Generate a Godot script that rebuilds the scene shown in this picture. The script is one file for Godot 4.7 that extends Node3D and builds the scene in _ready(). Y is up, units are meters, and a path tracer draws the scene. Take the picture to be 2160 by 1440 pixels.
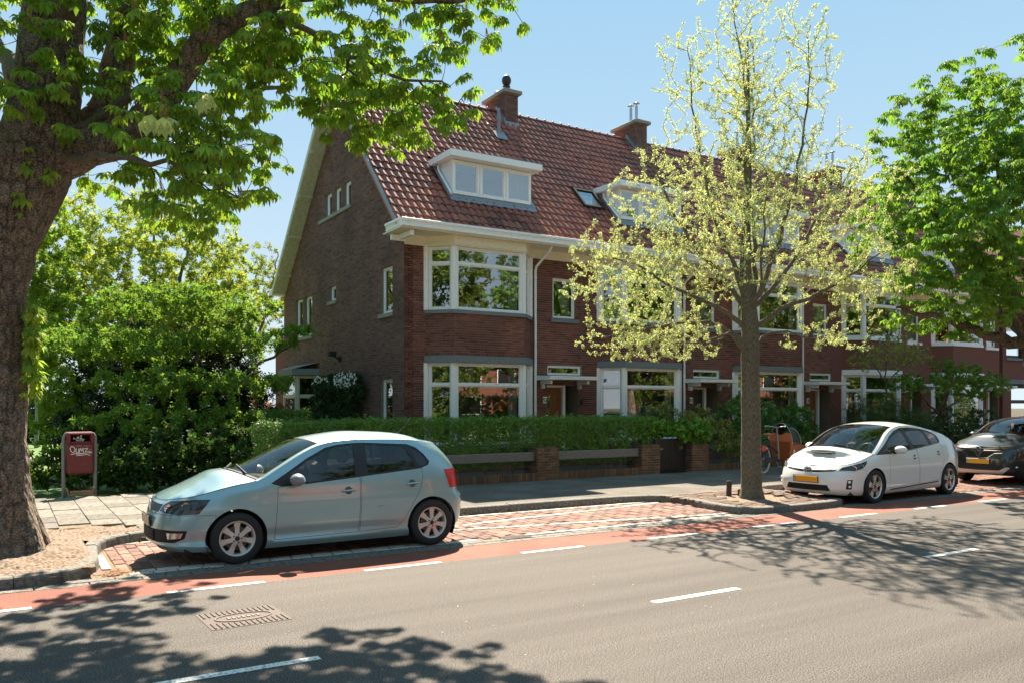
extends Node3D
# A Dutch street corner: brick terrace behind hedges, parked cars, spring trees. Units are metres, x runs along the street, -z towards the houses.

var rng := RandomNumberGenerator.new()
var taken := {}
var M := {}
const SUN_TO := Vector3(0.2707, 0.752, -0.6015)

class MB:
	var v := PackedVector3Array()
	var n := PackedVector3Array()
	var c := PackedColorArray()
	var uv := PackedVector2Array()
	var xf := Transform3D()
	var tint := Color(1, 1, 1)
	var colored := false
	func tri3(a: Vector3, b: Vector3, d: Vector3, na: Vector3, nb: Vector3, nd: Vector3) -> void:
		var p := xf * a
		var q := xf * b
		var r := xf * d
		var np := (xf.basis * na).normalized()
		var nq := (xf.basis * nb).normalized()
		var nr := (xf.basis * nd).normalized()
		if (q - p).cross(r - p).dot(np + nq + nr) < 0.0:
			var t := q
			q = r
			r = t
			t = nq
			nq = nr
			nr = t
		v.push_back(p); v.push_back(r); v.push_back(q)
		n.push_back(np); n.push_back(nr); n.push_back(nq)
		if colored:
			c.push_back(tint); c.push_back(tint); c.push_back(tint)
	func tri(a: Vector3, b: Vector3, d: Vector3) -> void:
		var m := (b - a).cross(d - a).normalized()
		tri3(a, b, d, m, m, m)
	func quad(a: Vector3, b: Vector3, d: Vector3, e: Vector3) -> void:
		var m := (d - a).cross(e - b).normalized()
		tri3(a, b, d, m, m, m)
		tri3(a, d, e, m, m, m)
	func box(lo: Vector3, hi: Vector3) -> void:
		var p := []
		for k in 8:
			p.append(Vector3(hi.x if k & 1 else lo.x, hi.y if k & 2 else lo.y, hi.z if k & 4 else lo.z))
		quad(p[4], p[5], p[7], p[6]); quad(p[1], p[0], p[2], p[3])
		quad(p[5], p[1], p[3], p[7]); quad(p[0], p[4], p[6], p[2])
		quad(p[6], p[7], p[3], p[2]); quad(p[0], p[1], p[5], p[4])
	func bbox(lo: Vector3, hi: Vector3, b: float) -> void:
		# a box with chamfered edges
		var ce := (lo + hi) * 0.5
		var h := (hi - lo) * 0.5
		b = minf(b, minf(h.x, minf(h.y, h.z)) * 0.9)
		var pt := func(s: Vector3, ax: int) -> Vector3:
			var q := Vector3(h.x - b, h.y - b, h.z - b)
			q[ax] = h[ax]
			return ce + q * s
		for ax in 3:
			var u := (ax + 1) % 3
			var w := (ax + 2) % 3
			for s in [1.0, -1.0]:
				var q := []
				for k in [[-1.0, -1.0], [1.0, -1.0], [1.0, 1.0], [-1.0, 1.0]]:
					var sg := Vector3.ZERO
					sg[ax] = s; sg[u] = k[0]; sg[w] = k[1]
					q.append(pt.call(sg, ax))
				if s > 0: quad(q[0], q[1], q[2], q[3])
				else: quad(q[3], q[2], q[1], q[0])
			# chamfers along axis w, between faces ax and u
			for sa in [1.0, -1.0]:
				for su in [1.0, -1.0]:
					var s0 := Vector3.ZERO
					s0[ax] = sa; s0[u] = su; s0[w] = -1.0
					var s1 := s0
					s1[w] = 1.0
					var a: Vector3 = pt.call(s0, ax)
					var e: Vector3 = pt.call(s0, u)
					var f: Vector3 = pt.call(s1, u)
					var g: Vector3 = pt.call(s1, ax)
					if sa * su > 0: quad(a, e, f, g)
					else: quad(g, f, e, a)
		for k in 8:
			var s := Vector3(1.0 if k & 1 else -1.0, 1.0 if k & 2 else -1.0, 1.0 if k & 4 else -1.0)
			var a: Vector3 = pt.call(s, 0)
			var e: Vector3 = pt.call(s, 1)
			var f: Vector3 = pt.call(s, 2)
			if s.x * s.y * s.z > 0: tri(a, e, f)
			else: tri(a, f, e)
	func bar(a: Vector3, b: Vector3, w: float, h: float, up := Vector3.UP) -> void:
		# a box from a to b; w across, h along up
		var d := (b - a).normalized()
		var s := d.cross(up).normalized() * w * 0.5
		var t := s.cross(d).normalized() * h * 0.5
		var q := [a - s - t, a + s - t, a + s + t, a - s + t, b - s - t, b + s - t, b + s + t, b - s + t]
		quad(q[3], q[2], q[1], q[0]); quad(q[4], q[5], q[6], q[7])
		quad(q[0], q[1], q[5], q[4]); quad(q[1], q[2], q[6], q[5])
		quad(q[2], q[3], q[7], q[6]); quad(q[3], q[0], q[4], q[7])
	func tube(p: Array, r: Array, sides := 8, cap := true) -> void:
		# swept round tube through points p with radii r
		var rings := []
		var norms := []
		var ref := Vector3.ZERO
		for i in p.size():
			var d: Vector3 = (p[mini(i + 1, p.size() - 1)] - p[maxi(i - 1, 0)]).normalized()
			if i == 0:
				ref = d.cross(Vector3.UP if absf(d.y) < 0.9 else Vector3.RIGHT).normalized()
			ref = (ref - d * ref.dot(d)).normalized()
			var o := d.cross(ref)
			var ring := []
			var nn := []
			for k in sides:
				var a := TAU * k / sides
				var q: Vector3 = ref * cos(a) + o * sin(a)
				nn.append(q)
				ring.append(p[i] + q * r[i])
			rings.append(ring)
			norms.append(nn)
		for i in p.size() - 1:
			for k in sides:
				var j := (k + 1) % sides
				tri3(rings[i][k], rings[i][j], rings[i + 1][j], norms[i][k], norms[i][j], norms[i + 1][j])
				tri3(rings[i][k], rings[i + 1][j], rings[i + 1][k], norms[i][k], norms[i + 1][j], norms[i + 1][k])
		if cap:
			for k in range(1, sides - 1):
				tri(rings[0][0], rings[0][k + 1], rings[0][k])
				tri(rings[-1][0], rings[-1][k], rings[-1][k + 1])
	func lathe(prof: Array, seg := 24, t := Transform3D()) -> void:
		# profile of Vector2(radius, height) turned about y
		var nrm := []
		for i in prof.size():
			var d: Vector2 = prof[mini(i + 1, prof.size() - 1)] - prof[maxi(i - 1, 0)]
			nrm.append(Vector2(d.y, -d.x).normalized())
		for k in seg:
			var a := TAU * k / seg
			var b := TAU * (k + 1) / seg
			for i in prof.size() - 1:
				var q := []
				var m := []
				for w in [[a, i], [b, i], [b, i + 1], [a, i + 1]]:
					var pr: Vector2 = prof[w[1]]
					var nr: Vector2 = nrm[w[1]]
					q.append(t * Vector3(pr.x * cos(w[0]), pr.y, -pr.x * sin(w[0])))
					m.append(t.basis * Vector3(nr.x * cos(w[0]), nr.y, -nr.x * sin(w[0])))
				tri3(q[0], q[1], q[2], m[0], m[1], m[2])
				tri3(q[0], q[2], q[3], m[0], m[2], m[3])
	func prism(poly: PackedVector2Array, z0: float, z1: float) -> void:
		# a polygon in x,y drawn out along z
		if Geometry2D.is_polygon_clockwise(poly): poly.reverse()
		var t := Geometry2D.triangulate_polygon(poly)
		for k in range(0, t.size(), 3):
			var a := poly[t[k]]
			var b := poly[t[k + 1]]
			var d := poly[t[k + 2]]
			if (b - a).cross(d - a) < 0:
				var e := b
				b = d
				d = e
			tri(Vector3(a.x, a.y, z1), Vector3(b.x, b.y, z1), Vector3(d.x, d.y, z1))
			tri(Vector3(a.x, a.y, z0), Vector3(d.x, d.y, z0), Vector3(b.x, b.y, z0))
		for k in poly.size():
			var a := poly[k]
			var b := poly[(k + 1) % poly.size()]
			quad(Vector3(a.x, a.y, z0), Vector3(b.x, b.y, z0), Vector3(b.x, b.y, z1), Vector3(a.x, a.y, z1))
	func flat(poly: PackedVector2Array, y: float) -> void:
		# a level sheet; polygon in x,z
		var t := Geometry2D.triangulate_polygon(poly)
		for k in range(0, t.size(), 3):
			tri3(Vector3(poly[t[k]].x, y, poly[t[k]].y), Vector3(poly[t[k + 1]].x, y, poly[t[k + 1]].y), Vector3(poly[t[k + 2]].x, y, poly[t[k + 2]].y), Vector3.UP, Vector3.UP, Vector3.UP)
	func ball(ce: Vector3, r: Vector3, seg := 16, rings := 10) -> void:
		for i in rings:
			var a0 := PI * i / rings - PI / 2
			var a1 := PI * (i + 1) / rings - PI / 2
			for k in seg:
				var q := []
				for w in [[a0, k], [a0, k + 1], [a1, k + 1], [a1, k]]:
					var b: float = TAU * w[1] / seg
					q.append(Vector3(cos(w[0]) * cos(b), sin(w[0]), -cos(w[0]) * sin(b)))
				var ir := Vector3(1 / r.x, 1 / r.y, 1 / r.z)
				if i > 0: tri3(ce + q[0] * r, ce + q[1] * r, ce + q[2] * r, q[0] * ir, q[1] * ir, q[2] * ir)
				if i < rings - 1: tri3(ce + q[0] * r, ce + q[2] * r, ce + q[3] * r, q[0] * ir, q[2] * ir, q[3] * ir)
	func mesh() -> ArrayMesh:
		var a := []
		a.resize(Mesh.ARRAY_MAX)
		a[Mesh.ARRAY_VERTEX] = v
		a[Mesh.ARRAY_NORMAL] = n
		if colored: a[Mesh.ARRAY_COLOR] = c
		if uv.size() == v.size() and uv.size() > 0: a[Mesh.ARRAY_TEX_UV] = uv
		var m := ArrayMesh.new()
		if v.size() > 0: m.add_surface_from_arrays(Mesh.PRIMITIVE_TRIANGLES, a)
		return m

func numbered(called: String) -> String:
	if not taken.has(called):
		taken[called] = 0
		return called
	taken[called] += 1
	return "%s_%03d" % [called, taken[called]]

func obj(called: String, m: Mesh, mat: Material, parent: Node = null, at := Vector3.ZERO) -> MeshInstance3D:
	var o := MeshInstance3D.new()
	o.mesh = m
	o.material_override = mat
	if parent == null:
		o.name = numbered(called)
		add_child(o)
	else:
		o.name = called
		parent.add_child(o, true)
	o.position = at
	return o

func put(called: String, b: MB, mat: Material, parent: Node = null, at := Vector3.ZERO) -> MeshInstance3D:
	return obj(called, b.mesh(), mat, parent, at)

func tag(o: Node, label: String, category: String, group := "") -> void:
	o.set_meta("label", label)
	o.set_meta("category", category)
	if group != "": o.set_meta("group", group)

func thing(called: String, label: String, category: String, at := Vector3.ZERO, group := "", turn := 0.0) -> Node3D:
	var o := Node3D.new()
	o.name = numbered(called)
	add_child(o)
	o.position = at
	o.rotation.y = turn
	tag(o, label, category, group)
	return o

func part_node(called: String, parent: Node, at := Vector3.ZERO) -> Node3D:
	var o := Node3D.new()
	o.name = called
	parent.add_child(o, true)
	o.position = at
	return o

func struct(called: String, b: MB, mat: Material) -> MeshInstance3D:
	var o := put(called, b, mat)
	o.set_meta("kind", "structure")
	return o

func many(called: String, m: Mesh, mat: Material, xs: Array, cols: Array, parent: Node = null) -> MultiMeshInstance3D:
	var mm := MultiMesh.new()
	mm.transform_format = MultiMesh.TRANSFORM_3D
	mm.use_colors = cols.size() > 0
	mm.mesh = m
	mm.instance_count = xs.size()
	for i in xs.size():
		mm.set_instance_transform(i, xs[i])
		if cols.size() > 0: mm.set_instance_color(i, cols[i])
	var o := MultiMeshInstance3D.new()
	o.multimesh = mm
	o.material_override = mat
	o.set_meta("kind", "stuff")
	if parent == null:
		o.name = numbered(called)
		add_child(o)
	else:
		o.name = called
		parent.add_child(o, true)
	return o

func rf(a: float, b: float) -> float:
	return rng.randf_range(a, b)

func rv() -> Vector3:
	return Vector3(rng.randfn(), rng.randfn(), rng.randfn()).normalized()

func srgb(r: float, g: float, b: float) -> Color:
	return Color(r, g, b).linear_to_srgb()

func noise_tex(kind: int, freq: float, cols: Array, offs: Array, size := 512, sd := 1, octaves := 4, normal := false, bump := 4.0) -> NoiseTexture2D:
	var nz := FastNoiseLite.new()
	nz.noise_type = kind
	nz.frequency = freq
	nz.seed = sd
	nz.fractal_octaves = octaves
	if kind == FastNoiseLite.TYPE_CELLULAR:
		nz.cellular_return_type = FastNoiseLite.RETURN_DISTANCE2_SUB
	var t := NoiseTexture2D.new()
	t.width = size
	t.height = size
	t.seamless = true
	t.noise = nz
	if normal:
		t.as_normal_map = true
		t.bump_strength = bump
	if cols.size() > 0:
		var g := Gradient.new()
		g.offsets = PackedFloat32Array(offs)
		var pc := PackedColorArray()
		for q in cols: pc.push_back(q)
		g.colors = pc
		t.color_ramp = g
	return t

func mat(r: float, g: float, b: float, rough := 0.8, metal := 0.0) -> StandardMaterial3D:
	var m := StandardMaterial3D.new()
	m.albedo_color = srgb(r, g, b)
	m.roughness = rough
	m.metallic = metal
	return m

func grained(cols: Array, offs: Array, scale: Vector3, rough := 0.85, kind := FastNoiseLite.TYPE_SIMPLEX_SMOOTH, freq := 0.02, sd := 1, bump := 0.0, octaves := 5) -> StandardMaterial3D:
	# a world-mapped noisy surface; cols are linear colours
	var m := StandardMaterial3D.new()
	var ramp := []
	for q in cols: ramp.append(srgb(q[0], q[1], q[2]))
	m.albedo_texture = noise_tex(kind, freq, ramp, offs, 512, sd, octaves)
	m.uv1_triplanar = true
	m.uv1_world_triplanar = true
	m.uv1_scale = scale
	m.roughness = rough
	if bump > 0.0:
		m.heightmap_enabled = true
		m.heightmap_texture = noise_tex(kind, freq, [], [], 512, sd, octaves)
		m.heightmap_scale = bump
	return m

func speckle(m: StandardMaterial3D, lo: float, hi: float, freq := 0.25, sd := 5, tile := 0.9) -> void:
	# fine grain multiplied over a material, on a mapping of its own (one repeat every tile metres)
	m.detail_enabled = true
	m.detail_blend_mode = BaseMaterial3D.BLEND_MODE_MUL
	m.detail_uv_layer = BaseMaterial3D.DETAIL_UV_2
	m.uv2_triplanar = true
	m.uv2_world_triplanar = true
	m.uv2_scale = Vector3.ONE / tile
	m.detail_albedo = noise_tex(FastNoiseLite.TYPE_SIMPLEX, freq, [Color(lo, lo, lo), Color(hi, hi, hi)], [0.3, 0.7], 512, sd, 2)

func leaf_mat(back: float, rough := 0.62) -> StandardMaterial3D:
	var m := StandardMaterial3D.new()
	m.vertex_color_use_as_albedo = true
	m.roughness = rough
	m.metallic_specular = 0.35
	m.backlight_enabled = true
	m.backlight = Color(back, back, back * 0.8)
	m.cull_mode = BaseMaterial3D.CULL_DISABLED
	return m

func _ready() -> void:
	rng.seed = 12
	# camera: level, lens shifted upwards
	var cam := Camera3D.new()
	cam.name = "camera"
	add_child(cam)
	cam.position = Vector3(0, 1.85, 0)
	cam.rotation_degrees = Vector3(0, -31.65, 0)
	cam.projection = Camera3D.PROJECTION_FRUSTUM
	cam.near = 0.1
	cam.far = 900.0
	cam.size = 2.0 * 0.1 * 720.0 / 1739.0
	cam.frustum_offset = Vector2(0, 0.1 * 132.0 / 1739.0)
	cam.current = true
	# sky and sun
	var env := Environment.new()
	var sm := ProceduralSkyMaterial.new()
	sm.sky_top_color = srgb(0.072, 0.148, 0.218)
	sm.sky_horizon_color = srgb(0.21, 0.238, 0.257)
	sm.sky_curve = 0.22
	sm.ground_bottom_color = Color(0.3, 0.28, 0.25)
	sm.ground_horizon_color = Color(0.55, 0.58, 0.58)
	sm.sun_angle_max = 30.0
	var sky := Sky.new()
	sky.sky_material = sm
	env.background_mode = Environment.BG_SKY
	env.sky = sky
	env.tonemap_mode = Environment.TONE_MAPPER_LINEAR
	env.tonemap_exposure = 4.0
	env.sdfgi_enabled = true
	env.ssao_enabled = true
	env.ssil_enabled = true
	var we := WorldEnvironment.new()
	we.name = "environment"
	we.environment = env
	add_child(we)
	var sun := DirectionalLight3D.new()
	sun.name = "sun"
	sun.light_energy = 1.42
	sun.light_color = Color(1.0, 0.945, 0.86)
	sun.light_angular_distance = 0.55
	sun.shadow_enabled = true
	add_child(sun)
	sun.look_at_from_position(SUN_TO * 50.0, Vector3.ZERO, Vector3.UP)
	materials()
	street()
	terrace()
	garden_front()
	park()
	street_trees()
	cars()
	street_things()
	across_the_street()

func materials() -> void:
	# road surfaces
	M.asphalt = grained([[0.13, 0.108, 0.092], [0.158, 0.134, 0.116], [0.178, 0.153, 0.133]], [0.2, 0.5, 0.8], Vector3(0.014, 0.2, 0.3), 0.9, FastNoiseLite.TYPE_SIMPLEX_SMOOTH, 0.012, 3, 0.0, 6)
	speckle(M.asphalt, 0.34, 1.0, 0.3, 7, 2.3)
	M.redlane = grained([[0.32, 0.09, 0.053], [0.365, 0.112, 0.07], [0.41, 0.135, 0.088]], [0.25, 0.5, 0.75], Vector3(0.11, 0.11, 0.11), 0.9, FastNoiseLite.TYPE_SIMPLEX_SMOOTH, 0.012, 4, 0.0, 6)
	speckle(M.redlane, 0.46, 1.0, 0.3, 8, 2.1)
	M.walkway = grained([[0.17, 0.146, 0.12], [0.21, 0.18, 0.15], [0.26, 0.225, 0.188]], [0.25, 0.5, 0.75], Vector3(0.13, 0.13, 0.13), 0.95, FastNoiseLite.TYPE_SIMPLEX_SMOOTH, 0.012, 14, 0.0, 6)
	speckle(M.walkway, 0.42, 1.0, 0.28, 18, 2.1)
	M.paint = grained([[0.3, 0.28, 0.25], [0.66, 0.63, 0.58], [0.78, 0.76, 0.72]], [0.3, 0.42, 0.6], Vector3(1.6, 1.6, 1.6), 0.75, FastNoiseLite.TYPE_SIMPLEX_SMOOTH, 0.03, 24, 0.0, 5)
	M.soil = grained([[0.09, 0.06, 0.04], [0.2, 0.142, 0.1], [0.29, 0.212, 0.155]], [0.28, 0.5, 0.75], Vector3(1.2, 1.2, 1.2), 1.0, FastNoiseLite.TYPE_SIMPLEX_SMOOTH, 0.03, 34, 0.9, 5)
	M.earth = grained([[0.05, 0.035, 0.022], [0.09, 0.065, 0.042]], [0.3, 0.7], Vector3(1.0, 1.0, 1.0), 1.0, FastNoiseLite.TYPE_SIMPLEX_SMOOTH, 0.03, 35, 1.2, 5)
	M.grass = grained([[0.05, 0.10, 0.018], [0.09, 0.17, 0.03], [0.13, 0.2, 0.045]], [0.25, 0.5, 0.8], Vector3(1.5, 1.5, 1.5), 1.0, FastNoiseLite.TYPE_SIMPLEX_SMOOTH, 0.03, 36, 1.0, 5)
	M.kerb = grained([[0.16, 0.145, 0.125], [0.26, 0.24, 0.21], [0.34, 0.315, 0.275]], [0.25, 0.5, 0.78], Vector3(0.9, 0.9, 0.9), 0.9, FastNoiseLite.TYPE_SIMPLEX_SMOOTH, 0.03, 44, 0.12, 5)
	speckle(M.kerb, 0.5, 1.0, 0.2, 19, 1.1)
	M.slab = grained([[0.19, 0.165, 0.135], [0.27, 0.24, 0.2], [0.34, 0.305, 0.26]], [0.25, 0.5, 0.78], Vector3(0.7, 0.7, 0.7), 0.92, FastNoiseLite.TYPE_SIMPLEX_SMOOTH, 0.025, 45, 0.1, 5)
	M.slab.vertex_color_use_as_albedo = true
	speckle(M.slab, 0.6, 1.0, 0.2, 29, 1.3)
	M.clinker = grained([[0.6, 0.55, 0.5], [0.95, 0.92, 0.9], [1.0, 1.0, 1.0]], [0.22, 0.5, 0.8], Vector3(2.2, 2.2, 2.2), 0.9, FastNoiseLite.TYPE_SIMPLEX_SMOOTH, 0.03, 46, 0.12, 5)
	M.clinker.vertex_color_use_as_albedo = true
	M.joint_sand = grained([[0.13, 0.095, 0.06], [0.24, 0.18, 0.12]], [0.3, 0.7], Vector3(1.5, 1.5, 1.5), 1.0, FastNoiseLite.TYPE_SIMPLEX_SMOOTH, 0.05, 47, 0.0, 4)
	# walls and roofs
	M.brick = grained([[0.55, 0.5, 0.48], [0.92, 0.9, 0.88], [1.0, 1.0, 1.0]], [0.2, 0.5, 0.85], Vector3(3.0, 3.0, 3.0), 0.92, FastNoiseLite.TYPE_SIMPLEX_SMOOTH, 0.03, 51, 0.15, 5)
	M.brick.vertex_color_use_as_albedo = true
	M.mortar = grained([[0.17, 0.135, 0.11], [0.28, 0.23, 0.19]], [0.3, 0.7], Vector3(2.0, 2.0, 2.0), 1.0, FastNoiseLite.TYPE_SIMPLEX_SMOOTH, 0.03, 52, 0.0, 4)
	M.tile = grained([[0.42, 0.36, 0.33], [0.85, 0.82, 0.8], [1.0, 1.0, 1.0]], [0.25, 0.5, 0.75], Vector3(1.3, 1.3, 1.3), 0.5, FastNoiseLite.TYPE_SIMPLEX_SMOOTH, 0.02, 53, 0.1, 5)
	M.tile.vertex_color_use_as_albedo = true
	M.tile_far = mat(0.33, 0.107, 0.064, 0.6)
	M.white = grained([[0.78, 0.775, 0.75], [0.82, 0.815, 0.795], [0.84, 0.835, 0.82]], [0.15, 0.45, 0.8], Vector3(0.8, 0.8, 0.8), 0.42, FastNoiseLite.TYPE_SIMPLEX_SMOOTH, 0.02, 54, 0.0, 4)
	M.cream = grained([[0.73, 0.67, 0.52], [0.78, 0.72, 0.57], [0.8, 0.75, 0.61]], [0.15, 0.45, 0.8], Vector3(0.8, 0.8, 0.8), 0.55, FastNoiseLite.TYPE_SIMPLEX_SMOOTH, 0.02, 55, 0.0, 4)
	M.greenish = grained([[0.42, 0.42, 0.3], [0.55, 0.56, 0.42], [0.62, 0.62, 0.5]], [0.2, 0.5, 0.8], Vector3(0.8, 0.8, 0.8), 0.6, FastNoiseLite.TYPE_SIMPLEX_SMOOTH, 0.02, 56, 0.0, 4)
	M.band = grained([[0.14, 0.158, 0.16], [0.17, 0.19, 0.192], [0.19, 0.21, 0.21]], [0.25, 0.5, 0.8], Vector3(0.9, 0.9, 0.9), 0.85, FastNoiseLite.TYPE_SIMPLEX_SMOOTH, 0.03, 57, 0.08, 5)
	M.stone_sill = grained([[0.2, 0.19, 0.16], [0.32, 0.31, 0.27]], [0.3, 0.7], Vector3(1.2, 1.2, 1.2), 0.9, FastNoiseLite.TYPE_SIMPLEX_SMOOTH, 0.03, 58, 0.1, 5)
	M.lead = grained([[0.16, 0.18, 0.2], [0.26, 0.29, 0.32], [0.36, 0.39, 0.42]], [0.25, 0.5, 0.8], Vector3(1.2, 1.2, 1.2), 0.55, FastNoiseLite.TYPE_SIMPLEX_SMOOTH, 0.03, 59, 0.1, 4)
	M.lead.metallic = 0.3
	M.darkwood = mat(0.018, 0.016, 0.015, 0.5)
	M.doorwood = grained([[0.10, 0.032, 0.01], [0.2, 0.075, 0.022], [0.27, 0.11, 0.035]], [0.25, 0.5, 0.8], Vector3(3.0, 0.25, 3.0), 0.35, FastNoiseLite.TYPE_SIMPLEX_SMOOTH, 0.03, 60, 0.0, 4)
	M.room = mat(0.2, 0.18, 0.16, 0.95)
	M.curtain = mat(0.6, 0.57, 0.5, 0.95)
	M.glass = StandardMaterial3D.new()
	M.glass.albedo_color = Color(0.97, 0.99, 0.98, 0.0)
	M.glass.transparency = BaseMaterial3D.TRANSPARENCY_ALPHA
	M.glass.roughness = 0.0
	M.glass.refraction_enabled = true
	M.glass.refraction_scale = 0.15
	M.pane = StandardMaterial3D.new()
	M.pane.albedo_color = Color(0.02, 0.03, 0.03, 0.22)
	M.pane.transparency = BaseMaterial3D.TRANSPARENCY_ALPHA
	M.pane.roughness = 0.02
	M.pane.metallic_specular = 0.7
	M.steel = mat(0.42, 0.42, 0.43, 0.35, 1.0)
	M.galv = mat(0.24, 0.235, 0.235, 0.6, 0.4)
	M.black = mat(0.012, 0.012, 0.013, 0.45)
	M.blackmatt = mat(0.02, 0.02, 0.02, 0.85)
	M.rubber = mat(0.018, 0.018, 0.018, 0.8)
	M.chrome = mat(0.75, 0.75, 0.76, 0.12, 1.0)
	# plants
	M.bark = grained([[0.05, 0.038, 0.029], [0.2, 0.145, 0.105], [0.36, 0.265, 0.19]], [0.03, 0.2, 0.55], Vector3(1.05, 0.5, 1.05), 0.95, FastNoiseLite.TYPE_CELLULAR, 0.018, 61, 5.0, 2)
	speckle(M.bark, 0.55, 1.0, 0.06, 31, 1.0)
	M.bark2 = grained([[0.045, 0.038, 0.026], [0.125, 0.107, 0.074], [0.21, 0.18, 0.125]], [0.15, 0.42, 0.75], Vector3(3.4, 0.7, 3.4), 0.95, FastNoiseLite.TYPE_SIMPLEX_SMOOTH, 0.03, 62, 3.0, 4)
	M.twig = mat(0.055, 0.042, 0.03, 0.95)
	M.twig_dry = mat(0.22, 0.16, 0.10, 0.95)
	M.leaf = leaf_mat(1.0)
	M.leaf_thick = leaf_mat(0.4, 0.45)

func rect(x0: float, x1: float, z0: float, z1: float, y: float) -> MB:
	var b := MB.new()
	b.quad(Vector3(x0, y, z1), Vector3(x1, y, z1), Vector3(x1, y, z0), Vector3(x0, y, z0))
	return b

const KERB := [[-40.0, -9.62], [-6.0, -9.62], [0.1, -9.62], [0.5, -9.66], [0.8, -9.85], [0.93, -10.2], [0.95, -10.8], [0.98, -11.4], [1.1, -11.8], [1.4, -12.1], [1.9, -12.2], [3.0, -12.2], [6.0, -12.2], [9.9, -12.1], [10.5, -12.0], [10.78, -11.7], [10.72, -11.2], [10.56, -10.6], [10.46, -10.1], [10.55, -9.74], [10.9, -9.56], [11.6, -9.53], [12.9, -9.53], [13.2, -9.6], [13.3, -9.9], [13.3, -11.6], [13.45, -12.0], [13.9, -12.15], [22.0, -12.15], [22.4, -11.9], [22.5, -10.0], [22.7, -9.6], [23.0, -9.53], [25.0, -9.53], [25.3, -9.8], [25.4, -12.0], [26.0, -12.15], [60.0, -12.15]]

func kerb_line() -> Array:
	# evenly stepped points along the kerb
	var out := []
	for i in KERB.size() - 1:
		var a := Vector2(KERB[i][0], KERB[i][1])
		var b := Vector2(KERB[i + 1][0], KERB[i + 1][1])
		var k := maxi(1, int(round(a.distance_to(b) / 0.25)))
		for j in k: out.append(a.lerp(b, float(j) / k))
	out.append(Vector2(60, -12.15))
	# soften corners
	for pass_no in 2:
		var s := out.duplicate()
		for i in range(1, out.size() - 1): s[i] = out[i] * 0.5 + (out[i - 1] + out[i + 1]) * 0.25
		out = s
	return out

func kerb_section(b: MB, p: Array, lo: float, hi: float, w: float) -> void:
	# p: points along the outer foot; the stone lies on the left-hand side of travel towards the pavement
	var prof := [Vector2(0.0, lo), Vector2(0.012, hi - 0.035), Vector2(0.022, hi - 0.012), Vector2(0.045, hi), Vector2(w, hi), Vector2(w, lo)]
	var rings := []
	for i in p.size():
		var d: Vector2 = (p[mini(i + 1, p.size() - 1)] - p[maxi(i - 1, 0)]).normalized()
		var inn := Vector2(d.y, -d.x)
		var r := []
		for q in prof:
			var xz: Vector2 = p[i] + inn * q.x
			r.append(Vector3(xz.x, q.y, xz.y))
		rings.append(r)
	for i in p.size() - 1:
		for k in prof.size() - 1:
			b.quad(rings[i][k], rings[i + 1][k], rings[i + 1][k + 1], rings[i][k + 1])
	for e in [0, p.size() - 1]:
		var r: Array = rings[e]
		for k in range(1, prof.size() - 1):
			if e == 0: b.tri(r[0], r[k], r[k + 1])
			else: b.tri(r[0], r[k + 1], r[k])

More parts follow.
